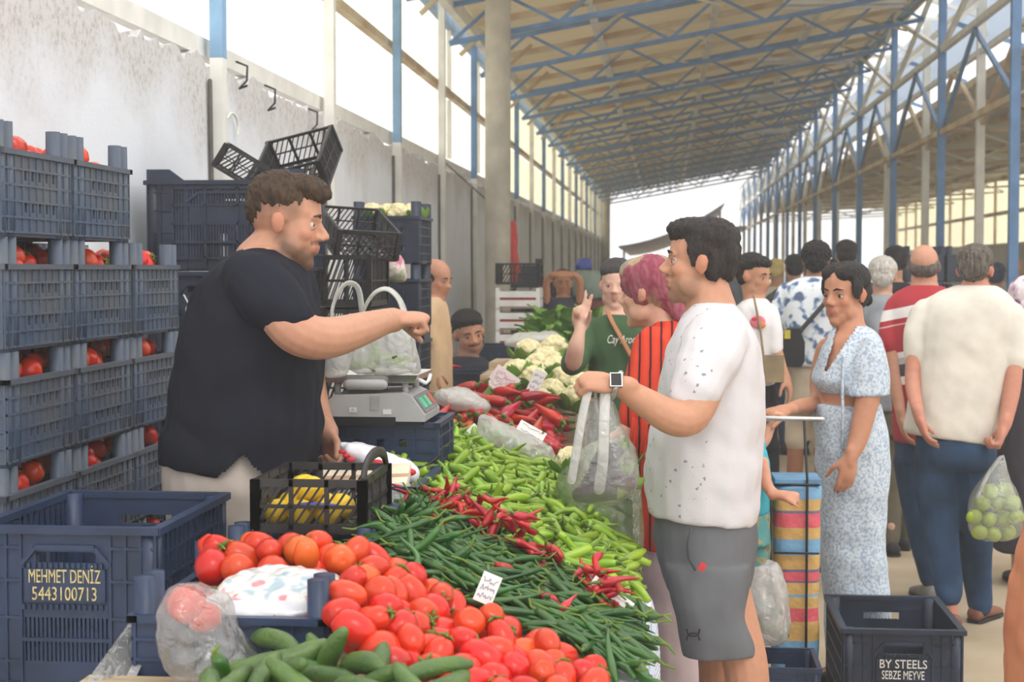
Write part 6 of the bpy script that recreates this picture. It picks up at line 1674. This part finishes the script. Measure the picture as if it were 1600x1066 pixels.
# -- lemons in the small black crate
def lemon_mesh():
    b = MB(); rs = []
    for i in range(11):
        t = -1 + 2 * i / 10; r = .027 * math.sqrt(max(0, 1 - t * t)) ** .9 + .004
        rs.append([V((t * .034, r * math.cos(2 * PI * k / 12), r * math.sin(2 * PI * k / 12))) for k in range(12)])
    b.rings(rs); return b.mesh('lemon', [M['lemon']])
LE = lemon_mesh()
wl = ['by the left side', 'at the front', 'at the front right', 'behind the front ones', 'on top', 'at the back', 'in the far corner', 'under the top one', 'beside the blue band']
for i, (x, y, z) in enumerate(((-.09, -.10, .04), (-.03, -.11, .04), (.03, -.10, .04), (-.06, -.04, .045), (-.02, -.06, .09), (.0, .02, .04), (-.09, .03, .04), (-.05, .0, .085), (.05, -.03, .045))):
    link('lemon', LE, None, None, lc.location + V((x, y, z)), (R.uniform(0, 3), R.uniform(-.5, .5), R.uniform(0, 6)), f'yellow lemon in the small black crate, {wl[i]}', 'lemon', 'lemons in the black crate')
b = MB(); b.tube([(-.06, -.118, .055), (-.01, -.13, .062), (.05, -.118, .058)], [.012, .014, .012], 8, flat=.5)
b.shift((0, 0, 0)); o = b.build('net_label', M['label_blue'], None, lc.location.copy()); tag(o, 'blue label band around the lemon net in the black crate', 'label')
# ------------------------------------------------------------------ bags, scale, papers, cart
class _S: pass
def sil(mb, rows, Y, p=2.3, seg=22, k=3):
    q = _S(); q.Y = Y; Fig.sil(q, ((mb, 1),), rows, Y, p, seg, k)
M['film_clear'] = film('clear plastic film', (226, 226, 222), .80, .1, .3)
M['film_milky'] = film('milky plastic film', (234, 234, 232), .48, .15, .25)
M['film_white'] = film('white bag plastic', (226, 226, 220), .14, .25, .15)
M['film_green'] = film('greenish plastic film', (196, 214, 176), .62, .1, .3)
def bag(name, label, rows, Y, m, vox=.008, wr=.006, fr=26, group=None, cat='bag', o=None, open_top=False, stretch=(1, 1, .35)):
    b = MB(); sil(b, rows, Y)
    me = remesh(b, vox, 3)
    s = V(stretch)
    displace(me, lambda p, q: wr * (noise.noise(V((p.x * s.x, p.y * s.y, p.z * s.z)) * fr) + .6 * noise.noise(V((p.x * s.x, p.y * s.y, p.z * s.z)) * fr * 2.3)))
    xs_ = [v.co for v in me.vertices]
    base = V((sum(v.x for v in xs_) / len(xs_), sum(v.y for v in xs_) / len(xs_), min(v.z for v in xs_)))
    root = empty(name, base, label, cat, group)
    me.transform(Matrix.Translation(-base))
    link('bag_skin' if cat == 'bag' else 'wrapping', me, m, root)
    return root
def strap(root, pts, rad, m, name='bag_handle', flat=.3):
    b = MB(); f = smooth_pts([tuple(at(*p)) for p in pts], 4); b.tube([V(p) - root.location for p in f], rad, 10, flat=flat)
    return b.build(name, m, root)
# bag of aubergines held by the man in the white t-shirt
g = bag('carrier_bag', 'clear carrier bag of aubergines hanging from the hand with the wristwatch', [(914, 958, 622, .012), (906, 968, 650, .03), (899, 984, 690, .06), (890, 997, 725, .08), (886, 997, 760, .085), (895, 975, 785, .05)], 4.05, M['film_clear'], .007, .006)
strap(g, [(920, 608, 4.03), (912, 640, 4.0), (903, 690, 3.98), (893, 750, 3.98)], [.012] * 13, M['film_milky'])
strap(g, [(946, 612, 4.03), (944, 660, 3.98), (942, 720, 3.97), (936, 765, 3.98)], [.014] * 13, M['film_milky'])
strap(g, [(930, 610, 4.10), (935, 650, 4.12), (960, 700, 4.13)], [.012] * 9, M['film_milky'])
def aubergine():
    b = MB(); b.tube([(0, 0, 0), (.03, 0, .004), (.08, 0, .006), (.13, 0, .0), (.165, 0, -.01)], [.022, .031, .032, .027, .018], 14)
    return b.mesh('aubergine', [M['egg']])
AU = aubergine()
cap_ = MB(); cap_.tube([(.165, 0, -.01), (.18, 0, -.013), (.20, 0, -.01)], [.021, .016, .007], 8); CAPM = cap_.mesh('stem_cap', [M['calyx']])
for i, (x, y, Y, e, lab) in enumerate(((902, 774, 4.03, (0, -.12, .05), 'lying lowest across the bottom'), (916, 762, 4.08, (0, -.55, .1), 'slanting up to the right'), (930, 745, 4.03, (0, -.95, .1), 'standing in the middle'), (935, 772, 4.07, (0, -.35, .3), 'low on the right side'))):
    o = link('aubergine', AU, None, None, at(x, y, Y), e, f'dark aubergine in the held clear carrier bag, {lab}', 'aubergine', 'aubergines in the held bag'); link('stem_cap', CAPM, None, o); o.scale = (.62, .9, .9)
# green bag of peppers and cucumbers behind it
g = bag('carrier_bag', 'greenish clear bag full of peppers and cucumbers below the aubergine bag', [(925, 985, 688, .02), (885, 996, 715, .07), (868, 1001, 755, .10), (872, 1003, 800, .105), (895, 1003, 845, .10), (935, 998, 888, .06)], 4.72, M['film_green'], .009, .010, 16)
strap(g, [(972, 684, 4.86), (968, 700, 4.82), (955, 715, 4.78)], [.012] * 9, M['film_green'])
rr = random.Random(3)
for i in range(16):
    x, y = rr.uniform(895, 985), rr.uniform(735, 865)
    if x < 925 and y > 830: x += 40
    me = (PL[i % 9][0], CUK[i % 4][0], PD[i % 8][0])[i % 3]
    link('cucumber' if i % 3 == 1 else 'green_pepper_bagged', me, None, None, at(x, y, 4.72 + rr.uniform(-.05, .05)), (rr.uniform(-.8, .8), rr.uniform(-.8, .8), rr.uniform(0, 6)),
         'small cucumber inside the greenish bag below the aubergines' if i % 3 == 1 else 'green pepper inside the greenish bag below the aubergines', 'cucumber' if i % 3 == 1 else 'pepper', 'cucumbers in the greenish bag' if i % 3 == 1 else 'peppers in the greenish bag')
o = put_cauli(at(893, 722, 4.74), 0, .62, 'pale cauliflower piece at the top of the greenish bag', None)
# ---- weighing scale
sy = 4.70; sx_ = at(590, 640, sy).x; sz = 1.157
sc_ = empty('weighing_scale', (sx_, sy, sz), 'grey electronic weighing scale with steel tray on a blue crate', 'scale')
b = MB()
prof = [(-.165, 0.012), (-.165, .03), (-.10, .088), (.10, .095), (.125, .085), (.165, .03), (.165, .012)]
b.rings([[V((x, y, z)) for x, z in prof] for y in (-.15, .15)], 0, False); b.build('casing', M['grey_plastic'], sc_)
b = MB(); b.box((-.02, -.1505, .012), (.20, .004, .026)); b.build('recess_shade', M['black'], sc_)  # flat black strip put in for the shade of the foot recess
b = MB(); b.box((0, 0, .006), (.31, .28, .012)); b.build('base_plate', M['black'], sc_)
b = MB(); n_ = V((.055, 0, .04)).normalized(); rot = Matrix((V((n_.z, 0, -n_.x)), V((0, 1, 0)), n_)).transposed()
b.box(V((.147, -.0, .06)), (.06, .25, .004), rot); dsp = b.build('display_panel', mat('display panel', (120, 118, 124), .3), sc_)
for y, m_ in ((-.08, mat('green display', (96, 190, 150), .3)), (.0, mat('green display', (96, 190, 150), .3)), (.08, mat('red button', (190, 90, 80), .3))):
    b = MB(); b.box(V((.149, y, .062)), (.035, .055, .005), rot); b.build('display', m_, dsp)
for x, w, m_ in ((-.045, .022, 'white_plastic'), (.055, .024, 'white_plastic')):
    b = MB(); b.box((x, -.1515, .045 if x < 0 else .04), (w, .002, .014)); b.build('sticker', M[m_], sc_)
me = text_mesh('-1-', .012, M['black'], .0004); link('lettering', me, None, sc_, (-.045, -.1532, .045), (PI / 2, 0, 0))
b = MB(); b.box((.02, -.1515, .065), (.026, .002, .04)); b.build('latch_panel', mat('grey latch', (164, 164, 164)), sc_)
b = MB()
b.box((.0, 0, .125), (.25, .26, .006))
b.rings([[V((.0 + sx * (.13 + w), sy_ * (.13 + w), z)) for sx, sy_ in ((-1, -1), (1, -1), (1, 1), (-1, 1))] for w, z in ((0, .122), (.012, .145), (.014, .146), (.003, .125))], 0, False, cap=False)
tray = b.build('tray', M['steel'], sc_)
b = MB(); b.tube([(-.06, -.14, .118), (.04, -.14, .118)], .016, 10); b.build('tray_grip', M['grey_plastic'], sc_)
for x in (-.1, .1):
    for y in (-.1, .1):
        b = MB(); b.tube([(x, y, .085), (x, y, .124)], .01, 8, round_ends=False); b.build('tray_support', M['grey_plastic'], sc_)
b = MB(); b.tube([(.14, -.10, .13), (.165, -.12, .122), (.17, -.10, .13), (.165, -.04, .14)], .006, 6); b.build('tray_hook', M['white_plastic'], sc_)
b = MB(); b.tube([V((.12, .1, .01)), V((.17, -.02, -.03)), V((.20, -.10, -.09)), V((.14, -.17, -.14)), V((.05, -.2, -.16)), V((.02, -.2, -.2))], .006, 6); b.build('cord', M['black'], sc_)
# bag being weighed
g = bag('carrier_bag', 'white translucent carrier bag of green peppers on the scale tray', [(572, 636, 488, .04), (530, 645, 520, .08), (512, 652, 550, .09), (530, 655, 572, .09), (560, 655, 583, .08)], 4.66, M['film_milky'], .007, .009, 22)
strap(g, [(520, 520, 4.62), (519, 485, 4.62), (530, 455, 4.63), (545, 442, 4.64), (560, 452, 4.65), (566, 490, 4.65)], [.018] * 21, M['film_white'], flat=.25)
strap(g, [(560, 520, 4.55), (568, 485, 4.53), (585, 458, 4.52), (606, 452, 4.52), (625, 470, 4.52), (636, 505, 4.5)], [.022] * 21, M['film_white'], flat=.25)
b = MB(); sil(b, [(520, 560, 515, .02), (508, 552, 555, .03), (508, 540, 590, .02)], 4.5)
me = remesh(b, .007, 2); displace(me, lambda p, q: .006 * noise.noise(p * 30)); me.transform(Matrix.Translation(-g.location)); link('bag_fold', me, M['film_milky'], g)
for i, (x, y) in enumerate(((575, 566), (592, 570), (608, 568), (600, 560), (612, 562), (585, 558))):
    link('green_pepper_bagged', PL[i][0], None, None, at(x, y, 4.64), (.2, .3 * (i % 3 - 1), i), 'light green pepper in the bag on the scale tray', 'pepper', 'peppers in the bag on the scale')
# ---- paper pad and bag roll at the vendor's hand
pd = empty('paper_pad', at(570, 750, 4.12), 'cream paper pad lying on plastic by the vendor hand', 'pad')
rot = Matrix.Rotation(.55, 3, 'X') @ Matrix.Rotation(-.06, 3, 'Y')
b = MB(); b.box((0, 0, 0), (.235, .10, .022), rot); b.build('sheets', mat('cream paper', (226, 214, 190), .8), pd)
b = MB(); b.box(rot @ V((.0, 0, .0115)), (.235, .012, .002), rot); b.build('cover_line', mat('brown line', (190, 150, 120)), pd)
g = bag('bag_roll', 'white bag roll with red and blue print beside the vendor hand', [(530, 560, 692, .03), (535, 600, 706, .05), (560, 650, 728, .05), (600, 657, 745, .05), (625, 650, 758, .03)], 4.22, mat('printed bag plastic', (226, 226, 232), .35, .03), .007, .006, 24, cat='bag')
for (x, y, w, m_) in ((535, 706, .012, 'r'), (541, 712, .012, 'r'), (548, 718, .014, 'r'), (575, 728, .02, 'b'), (605, 731, .022, 'b'), (640, 738, .02, 'r'), (590, 724, .02, 'r')):
    b = MB(); p = at(x, y, 4.155); b.ell(p - g.location, (w * .9, .012, w * .5)); b.build('print_mark', mat('red print', (196, 40, 50)) if m_ == 'r' else M['label_blue'], g)
bag('plastic_bag', 'crumpled clear bag under the paper pad on the blue crate', [(520, 640, 760, .05), (508, 650, 775, .07), (515, 645, 795, .07), (540, 625, 808, .04)], 4.06, M['film_milky'], .007, .010, 26)
# ---- white pack of bags on the tomatoes
def pack_mat():
    k = N('white pack with red and blue print'); tc = k.n('ShaderNodeTexCoord')
    vo = k.n('ShaderNodeTexNoise'); vo.inputs['Scale'].default_value = 22; k.l(tc.outputs['Object'], vo.inputs['Vector'])
    rp = k.n('ShaderNodeValToRGB'); rp.color_ramp.interpolation = 'LINEAR'; el = rp.color_ramp.elements
    for p, c in ((.36, (150, 172, 182)), (.44, (202, 202, 200)), (.57, (206, 206, 202)), (.63, (200, 124, 132))):
        e = el.new(p); e.color = (*lin(c), 1)
    el.remove(el[0]); el.remove(el[-1])
    k.l(vo.outputs[0], rp.inputs[0])
    ge = k.n('ShaderNodeNewGeometry'); sp = k.n('ShaderNodeSeparateXYZ'); k.l(ge.outputs['Normal'], sp.inputs[0])
    tz = k.n('ShaderNodeSeparateXYZ'); k.l(tc.outputs['Object'], tz.inputs[0])
    gt = k.n('ShaderNodeMath', operation='GREATER_THAN'); gt.inputs[1].default_value = .045; k.l(tz.outputs[2], gt.inputs[0])
    mx = k.n('ShaderNodeMixRGB'); mx.inputs[1].default_value = (*lin((200, 200, 206)), 1); k.l(gt.outputs[0], mx.inputs[0]); k.l(rp.outputs[0], mx.inputs[2]); k.l(mx.outputs[0], k.b.inputs['Base Color'])
    k.b.inputs['Roughness'].default_value = .3; k.b.inputs['Coat Weight'].default_value = .3
    return k.m
g = bag('bag_pack', 'shiny white plastic pack with faint red print lying on the tomatoes', [(392, 468, 884, .03, 3.04), (358, 540, 903, .05, 3.0), (332, 557, 924, .06, 2.96), (318, 554, 940, .06, 2.94), (322, 505, 956, .05, 2.92), (340, 470, 966, .03, 2.92)], 2.96, pack_mat(), .006, .009, 20, cat='bag', stretch=(1, 1, 1))
# ---- clear bag with a tomato in it
g = bag('plastic_bag', 'crumpled clear plastic bag holding one tomato at the front left', [(268, 318, 918, .03), (252, 352, 940, .07), (252, 362, 975, .09), (256, 385, 1010, .10), (262, 408, 1035, .10), (275, 418, 1052, .08)], 2.78, M['film_clear'], .007, .012, 18, stretch=(1, 1, .8))
tomato(at(292, 945, 2.78), (.5, .4, 1), 2, 1.15, 'red tomato inside the crumpled clear bag at the front left', None, False, False)
tomato(at(320, 965, 2.79), (1.5, .4, 2), 1, .95, 'smaller red tomato lower inside the crumpled clear bag', None, False, False)
# upright clear sheet edges beside the lettered crate
sh = empty('plastic_sheet', at(190, 1066, 2.75), 'clear folded plastic sheet standing in front of the lettered crate', 'sheet')
b = MB(); o_ = sh.location
def quad(pts, t=.001):
    p = [at(*q) - o_ for q in pts]; n_ = (p[1] - p[0]).cross(p[2] - p[0]).normalized() * t
    b.add(p + [q + n_ for q in p], [(0, 1, 2, 3), (7, 6, 5, 4), (0, 4, 5, 1), (1, 5, 6, 2), (2, 6, 7, 3), (3, 7, 4, 0)])
quad([(208, 965, 2.95), (243, 968, 3.0), (190, 1072, 2.8), (130, 1072, 2.75)]); b.build('front_fold', M['film_clear'], sh)
b = MB(); quad([(241, 967, 3.0), (254, 970, 3.0), (206, 1072, 2.8), (190, 1072, 2.8)]); b.build('bright_fold', M['film_milky'], sh)
# ---- white plastic bags on the second table and clear bag on the peppers
bag('plastic_bag', 'limp white plastic bag lying between scale and red peppers', [(690, 725, 606, .05), (677, 745, 618, .09), (690, 766, 632, .09), (725, 764, 645, .05)], 6.55, M['film_white'], .009, .010, 14, stretch=(1, 1, 1))
g = bag('plastic_bag', 'clear carrier bag of red peppers dropped on the light green peppers', [(748, 775, 650, .03), (746, 800, 668, .05), (752, 850, 690, .07), (775, 868, 712, .07), (810, 862, 730, .04)], 5.42, M['film_milky'], .008, .010, 18, stretch=(1, 1, 1))
for i, (x, y) in enumerate(((815, 722), (835, 725), (775, 695))): link('red_chili', PR[i][0], None, None, at(x, y, 5.42), (0, .2, i), 'red pepper seen through the clear bag dropped on the light green peppers', 'pepper', 'red peppers in the dropped clear bag')
bag('plastic_bag', 'flat white plastic bag beyond the cauliflower near the concrete column', [(812, 870, 520, .1), (795, 880, 530, .14), (788, 865, 540, .10)], 8.95, M['film_white'], .012, .012, 12, stretch=(1, 1, 1))
# ---- price cards with handwriting
def card(label, px, py, Y, w, h, ax, ay, m='paper', ink='ink', lines=2, seed=0):
    o = empty('price_card', at(px, py, Y), label, 'sign', 'price cards'); rot = Matrix.Rotation(ay, 3, 'Y') @ Matrix.Rotation(ax, 3, 'X')
    b = MB(); b.box((0, 0, 0), (w, .0025, h), rot); b.build('card', M[m], o)
    rr = random.Random(seed)
    for k in range(lines):
        pts = []; z0 = h * (.25 - .5 * k / max(1, lines - 1)) if lines > 1 else 0; n = 9
        for i in range(n * 2): pts.append(rot @ V((w * (-.38 + .76 * i / (n * 2 - 1)), -.0024, z0 + h * rr.uniform(-.10, .10) * (1 if i % 2 else -1))))
        b = MB(); b.tube(pts, max(.0008, h * .012), 5, flat=.5); b.build('handwriting', M[ink], o)
    return o
card('white price card with blue handwriting at the back edge of the tomatoes', 762, 920, 3.2, .040, .062, -.3, .38, 'paper', 'ink', 3, 1)
card('long white price card between light green peppers and dark chillies at the stall edge', 957, 928, 3.47, .105, .022, -.4, .62, 'paper', 'ink_grey', 1, 2)
card('thin white price strip lying flat on the dark chillies', 905, 965, 3.30, .075, .012, -.9, .35, 'paper', 'ink_grey', 1, 3)
card('white card corner among the tomatoes at the bottom edge', 770, 1057, 2.8, .03, .018, -.4, .9, 'paper', 'ink_grey', 1, 4)
card('pinkish price card standing tilted in the red peppers', 786, 596, 7.2, .125, .105, -.25, .62, 'pink_paper', 'ink_grey', 4, 5)
card('grey white price card leaning in front of the cauliflower', 838, 597, 7.12, .055, .11, -.2, .42, 'paper', 'ink_grey', 3, 6)
card('narrow white price card behind the light green peppers, left of the clear bag', 744, 677, 5.5, .06, .04, -.5, .8, 'paper', 'ink', 1, 7)
card('white price card with blue writing between clear bag and red peppers', 830, 675, 6.0, .11, .05, -.6, .5, 'paper', 'ink', 2, 8)
# ---- printed pink bag hanging beside the black crates
M['pink_print'] = ramp_mat('pink flowered plastic', 'ShaderNodeTexNoise', ((0, (160, 70, 96)), (.45, (196, 120, 140)), (.55, (216, 206, 200)), (.62, (150, 160, 130))), .35, interp='LINEAR', Scale=14, Detail=3)
pk_ = bag('plastic_bag', 'pink flowered plastic bag stuffed between black crates and the tall blue stack', [(590, 604, 378, .03), (584, 622, 398, .07), (584, 634, 415, .08), (600, 636, 430, .07), (612, 632, 441, .04)], 7.05, M['pink_print'], .01, .010, 14, stretch=(1, 1, 1))
b = MB(); b.tube([at(597, 380, 7.05) - pk_.location, V((-1.24, 6.93, 1.70)) - pk_.location, V((-1.23, 6.79, 1.655)) - pk_.location], .008, 6); b.build('tie', M['pink_print'], pk_)
rb_ = bag('plastic_bag', 'red plastic bag hanging behind the concrete column', [(796, 804, 345, .03), (795, 809, 370, .06), (795, 808, 395, .06), (795, 812, 420, .05), (797, 806, 445, .03)], 15.0, mat('red plastic', (214, 56, 50), .4), .014, .012, 12)
b = MB(); b.tube([at(800, 348, 15.0) - rb_.location, V((WX - .04, 15.05, 2.62)) - rb_.location], .006, 6); b.build('cord', M['black'], rb_)
bag('tarp_bundle', 'bulky grey-green tarpaulin bundle behind the raised fingers', [(898, 950, 424, .22), (894, 954, 440, .28), (895, 955, 455, .28), (897, 952, 468, .25)], 14.6, mat('grey green tarpaulin', (132, 150, 138), .35, .15, 6), .02, .02, 7, cat='tarpaulin')
bag('tarp_bundle', 'dark red cloth pile under the tarpaulin bundle', [(900, 950, 468, .3), (896, 955, 490, .32), (897, 955, 530, .32), (897, 955, 696, .32)], 14.6, mat('dark red cloth', (110, 62, 52), .7, .15, 6), .025, .02, 5, cat='cloth')
bag('plastic_bag', 'pair of bright blue bags on the dark crates far along the wall', [(905, 918, 404, .1), (898, 925, 412, .15), (898, 925, 422, .15)], 15.6, mat('bright blue plastic', (70, 90, 180), .4), .02, .02, 8)
o = empty('crate_cover', (-.82, 15.6, 0), 'dark covered pallet under the bright blue bags', 'pallet')
b = MB(); b.box((0, 0, .78), (.5, .5, 1.55)); b.build('cover', mat('dark cover', (60, 60, 70), .7, .2), o)
for k in range(3):
    b = MB(); b.box((0, -.255, .4 + .4 * k), (.5, .012, .03)); b.build('binding', M['black'], o)
# ---- bag of green apples
g = bag('carrier_bag', 'clear carrier bag of green apples in the hand of the man in cream shirt', [(1556, 1572, 718, .02), (1538, 1578, 745, .06), (1518, 1592, 775, .11), (1511, 1597, 805, .12), (1515, 1594, 832, .11), (1535, 1575, 844, .05)], 7.0, M['film_clear'], .01, .008, 14)
strap(g, [(1563, 715, 7.02), (1545, 740, 6.98), (1528, 775, 6.95)], [.012] * 9, M['film_milky']); strap(g, [(1568, 715, 7.02), (1574, 740, 7.0), (1586, 775, 6.98)], [.012] * 9, M['film_milky'])
b = MB(); b.ell((0, 0, 0), (.036, .036, .031), None, 14, 0, 9); AP = b.mesh('apple', [M['apple']])
b = MB(); b.tube([(0, 0, .027), (.003, 0, .042)], .002, 5); ST = b.mesh('stalk', [M['wood']])
row_n = ['bottom row', 'second row', 'top row']
for i, (x, y) in enumerate(((1530, 832), (1552, 835), (1575, 832), (1522, 808), (1545, 812), (1568, 810), (1588, 808), (1535, 786), (1560, 788), (1582, 786), (1548, 768), (1570, 766))):
    o = link('apple', AP, None, None, at(x, y, 7.0 + .03 * (i % 3 - 1)), (R.uniform(-1, 1), R.uniform(-1, 1), 0), 'green apple inside the clear bag carried by the man in cream shirt', 'apple', 'green apples in the carried bag'); link('stalk', ST, None, o)
# ---- shopping trolley with the striped bag
def stripes(name, lo, hi, stops):
    k = N(name); tc = k.n('ShaderNodeTexCoord'); sp = k.n('ShaderNodeSeparateXYZ'); k.l(tc.outputs['Object'], sp.inputs[0])
    mr = k.n('ShaderNodeMapRange'); mr.inputs[1].default_value = lo; mr.inputs[2].default_value = hi; k.l(sp.outputs[2], mr.inputs[0])
    rp = k.n('ShaderNodeValToRGB'); rp.color_ramp.interpolation = 'CONSTANT'; el = rp.color_ramp.elements
    while len(el) < len(stops): el.new(.5)
    for e, (p, c) in zip(el, stops): e.position = (p - lo) / (hi - lo); e.color = (*lin(c), 1)
    k.l(mr.outputs[0], rp.inputs[0]); k.l(rp.outputs[0], k.b.inputs['Base Color']); k.b.inputs['Roughness'].default_value = .5
    n2 = k.n('ShaderNodeTexNoise'); n2.inputs['Scale'].default_value = 25; k.l(tc.outputs['Object'], n2.inputs['Vector']); bp = k.n('ShaderNodeBump'); bp.inputs['Strength'].default_value = .4; bp.inputs['Distance'].default_value = .02; k.l(n2.outputs[0], bp.inputs['Height']); k.l(bp.outputs[0], k.b.inputs['Normal'])
    return k.m
OC, RE, BL, PU = (196, 158, 92), (206, 84, 96), (110, 160, 196), (104, 96, 130)
zz = lambda y: 1.61 - (y - 420) / 437
st_ = []
for y, c in ((1000, BL), (990, OC), (960, RE), (940, OC), (922, BL), (918, OC), (904, OC), (900, PU), (897, RE), (884, PU), (880, OC), (858, BL), (834, OC), (815, RE), (794, PU), (790, OC), (772, BL)): st_.append((zz(y), c))
tl_ = empty('shopping_trolley', (.463, 5.72, 0), 'shopping trolley with striped bag between the child and the floral trousers', 'trolley')
b = MB(); rs = []
for z, w, d in ((.16, .078, .10), (.17, .082, .105), (.4, .08, .10), (.7, .082, .105), (.84, .085, .10), (.85, .08, .095)):
    rs.append([V((w * math.copysign(abs(math.cos(t)) ** .45, math.cos(t)), d * math.copysign(abs(math.sin(t)) ** .45, math.sin(t)), z)) for t in [2 * PI * i / 32 for i in range(32)]])
b.rings(rs); me = b.mesh('bag'); bm = bmesh.new(); bm.from_mesh(me); bmesh.ops.subdivide_edges(bm, edges=[e for e in bm.edges], cuts=3, use_grid_fill=True); bm.to_mesh(me); bm.free()
displace(me, lambda p, q: .006 * noise.noise(p * 14))
for p_ in me.polygons: p_.use_smooth = True
link('striped_bag', me, stripes('striped woven plastic', .1, .9, st_), tl_)
b = MB(); b.box((0, 0, .865), (.16, .2, .02)); b.build('bag_lid', mat('blue woven plastic', (104, 150, 186), .5), tl_)
for x in (.03,):
    b = MB(); b.tube([(x, -.118, .06), (x, -.118, .5), (x, -.112, .88), (x * .9, -.05, 1.0), (x * .9, .0, 1.075)], .0045, 8); b.build('frame_tube', M['black'], tl_)
for z in (.62, .86): b = MB(); b.tube([(-.08, -.118, z), (.07, -.118, z)], .004, 6); b.build('cross_bar', M['black'], tl_)
b = MB(); b.tube([(-.13, .0, 1.08), (.09, .0, 1.078)], .009, 10); b.build('handle', M['steel'], tl_)
for x in (-.1, .1):
    b = MB(); b.tube([(x - .012, 0, .06), (x + .012, 0, .06)], [.06, .06], 18, round_ends=False); b.build('wheel', M['black'], tl_)
# ---- dark crate and white bag beside it
dc = dup(mc, (.36, 5.24, 0), label='dark crate on the floor under the white bag behind the man in shorts', scale=(.66, .5, .96))
for ch in list(dc.children):
    if ch.name.startswith('lettering'): bpy.data.objects.remove(ch)
dc['group'] = ''
del dc['group']
bag('plastic_bag', 'white translucent carrier bag with greens behind the shorts of the man in white', [(1196, 1212, 880, .03), (1168, 1222, 898, .07), (1166, 1230, 930, .10), (1172, 1234, 965, .11), (1182, 1232, 992, .10), (1195, 1222, 1002, .06)], 5.24, M['film_milky'], .008, .013, 20)
for i, (x, y) in enumerate(((1195, 980), (1210, 985), (1205, 960))): link('cucumber', CUK[i][0], None, None, at(x, y, 5.24), (.6, .4, i), 'dark green cucumber inside the white bag behind the man in shorts', 'cucumber', 'cucumbers in the white bag')
# ---- tarpaulin awning outside the open end
aw = empty('awning', at(1050, 380, 34.0), 'grey tarpaulin awning outside the open end of the hall', 'awning'); o_ = aw.location
def sheet(cs, n=10, sag=.3, th=.03):
    P4 = [at(*c) for c in cs]; g_ = []
    for i in range(n + 1):
        for j in range(n + 1):
            u, v = i / n, j / n; p = (P4[0] * (1 - u) + P4[1] * u) * (1 - v) + (P4[3] * (1 - u) + P4[2] * u) * v
            g_.append(p - V((0, 0, sag * 4 * u * (1 - u))) - o_)
    k = len(g_); q = MB(); q.add(g_ + [p + V((0, 0, th)) for p in g_], [(i * (n + 1) + j, i * (n + 1) + j + 1, (i + 1) * (n + 1) + j + 1, (i + 1) * (n + 1) + j) for i in range(n) for j in range(n)] + [(k + i * (n + 1) + j, k + (i + 1) * (n + 1) + j, k + (i + 1) * (n + 1) + j + 1, k + i * (n + 1) + j + 1) for i in range(n) for j in range(n)], 0, True)
    return q
M['tarp'] = mat('grey tarpaulin', (196, 190, 196), .7, .05, 3)
sheet([(965, 386, 50.5), (1133, 318, 50.5), (1118, 345, 58), (985, 400, 58)], sag=.25).build('canopy', M['tarp'], aw)
sheet([(1095, 352, 52), (1168, 354, 52), (1160, 362, 58), (1098, 366, 58)], sag=.05).build('canopy', M['tarp'], aw)
for (x, y, Y) in ((975, 392, 51), (1125, 330, 51), (1163, 356, 52.5)):
    p = at(x, y, Y); b = MB(); b.tube([V((p.x, p.y, 0)) - o_, p - o_], .04, 8); b.build('pole', M['steel'], aw)
bpy.data.scenes.remove(TMP)
# ------------------------------------------------------------------ dusty, glaring air of the hall
hz = bpy.data.materials.new('hazy air'); hz.use_nodes = True
t_ = hz.node_tree; t_.nodes.remove(t_.nodes['Principled BSDF'])
vs_ = t_.nodes.new('ShaderNodeVolumeScatter'); vs_.inputs['Density'].default_value = .0085; vs_.inputs['Anisotropy'].default_value = .35; vs_.inputs['Color'].default_value = (1, .99, .97, 1)
t_.links.new(vs_.outputs[0], t_.nodes['Material Output'].inputs['Volume'])
b = MB(); b.box2((-8, -1.4, -.05), (13.5, 56, 9)); o = b.build('haze', hz); tag(o, 'thin bright haze in the air of the market hall', 'haze', None, 'stuff')
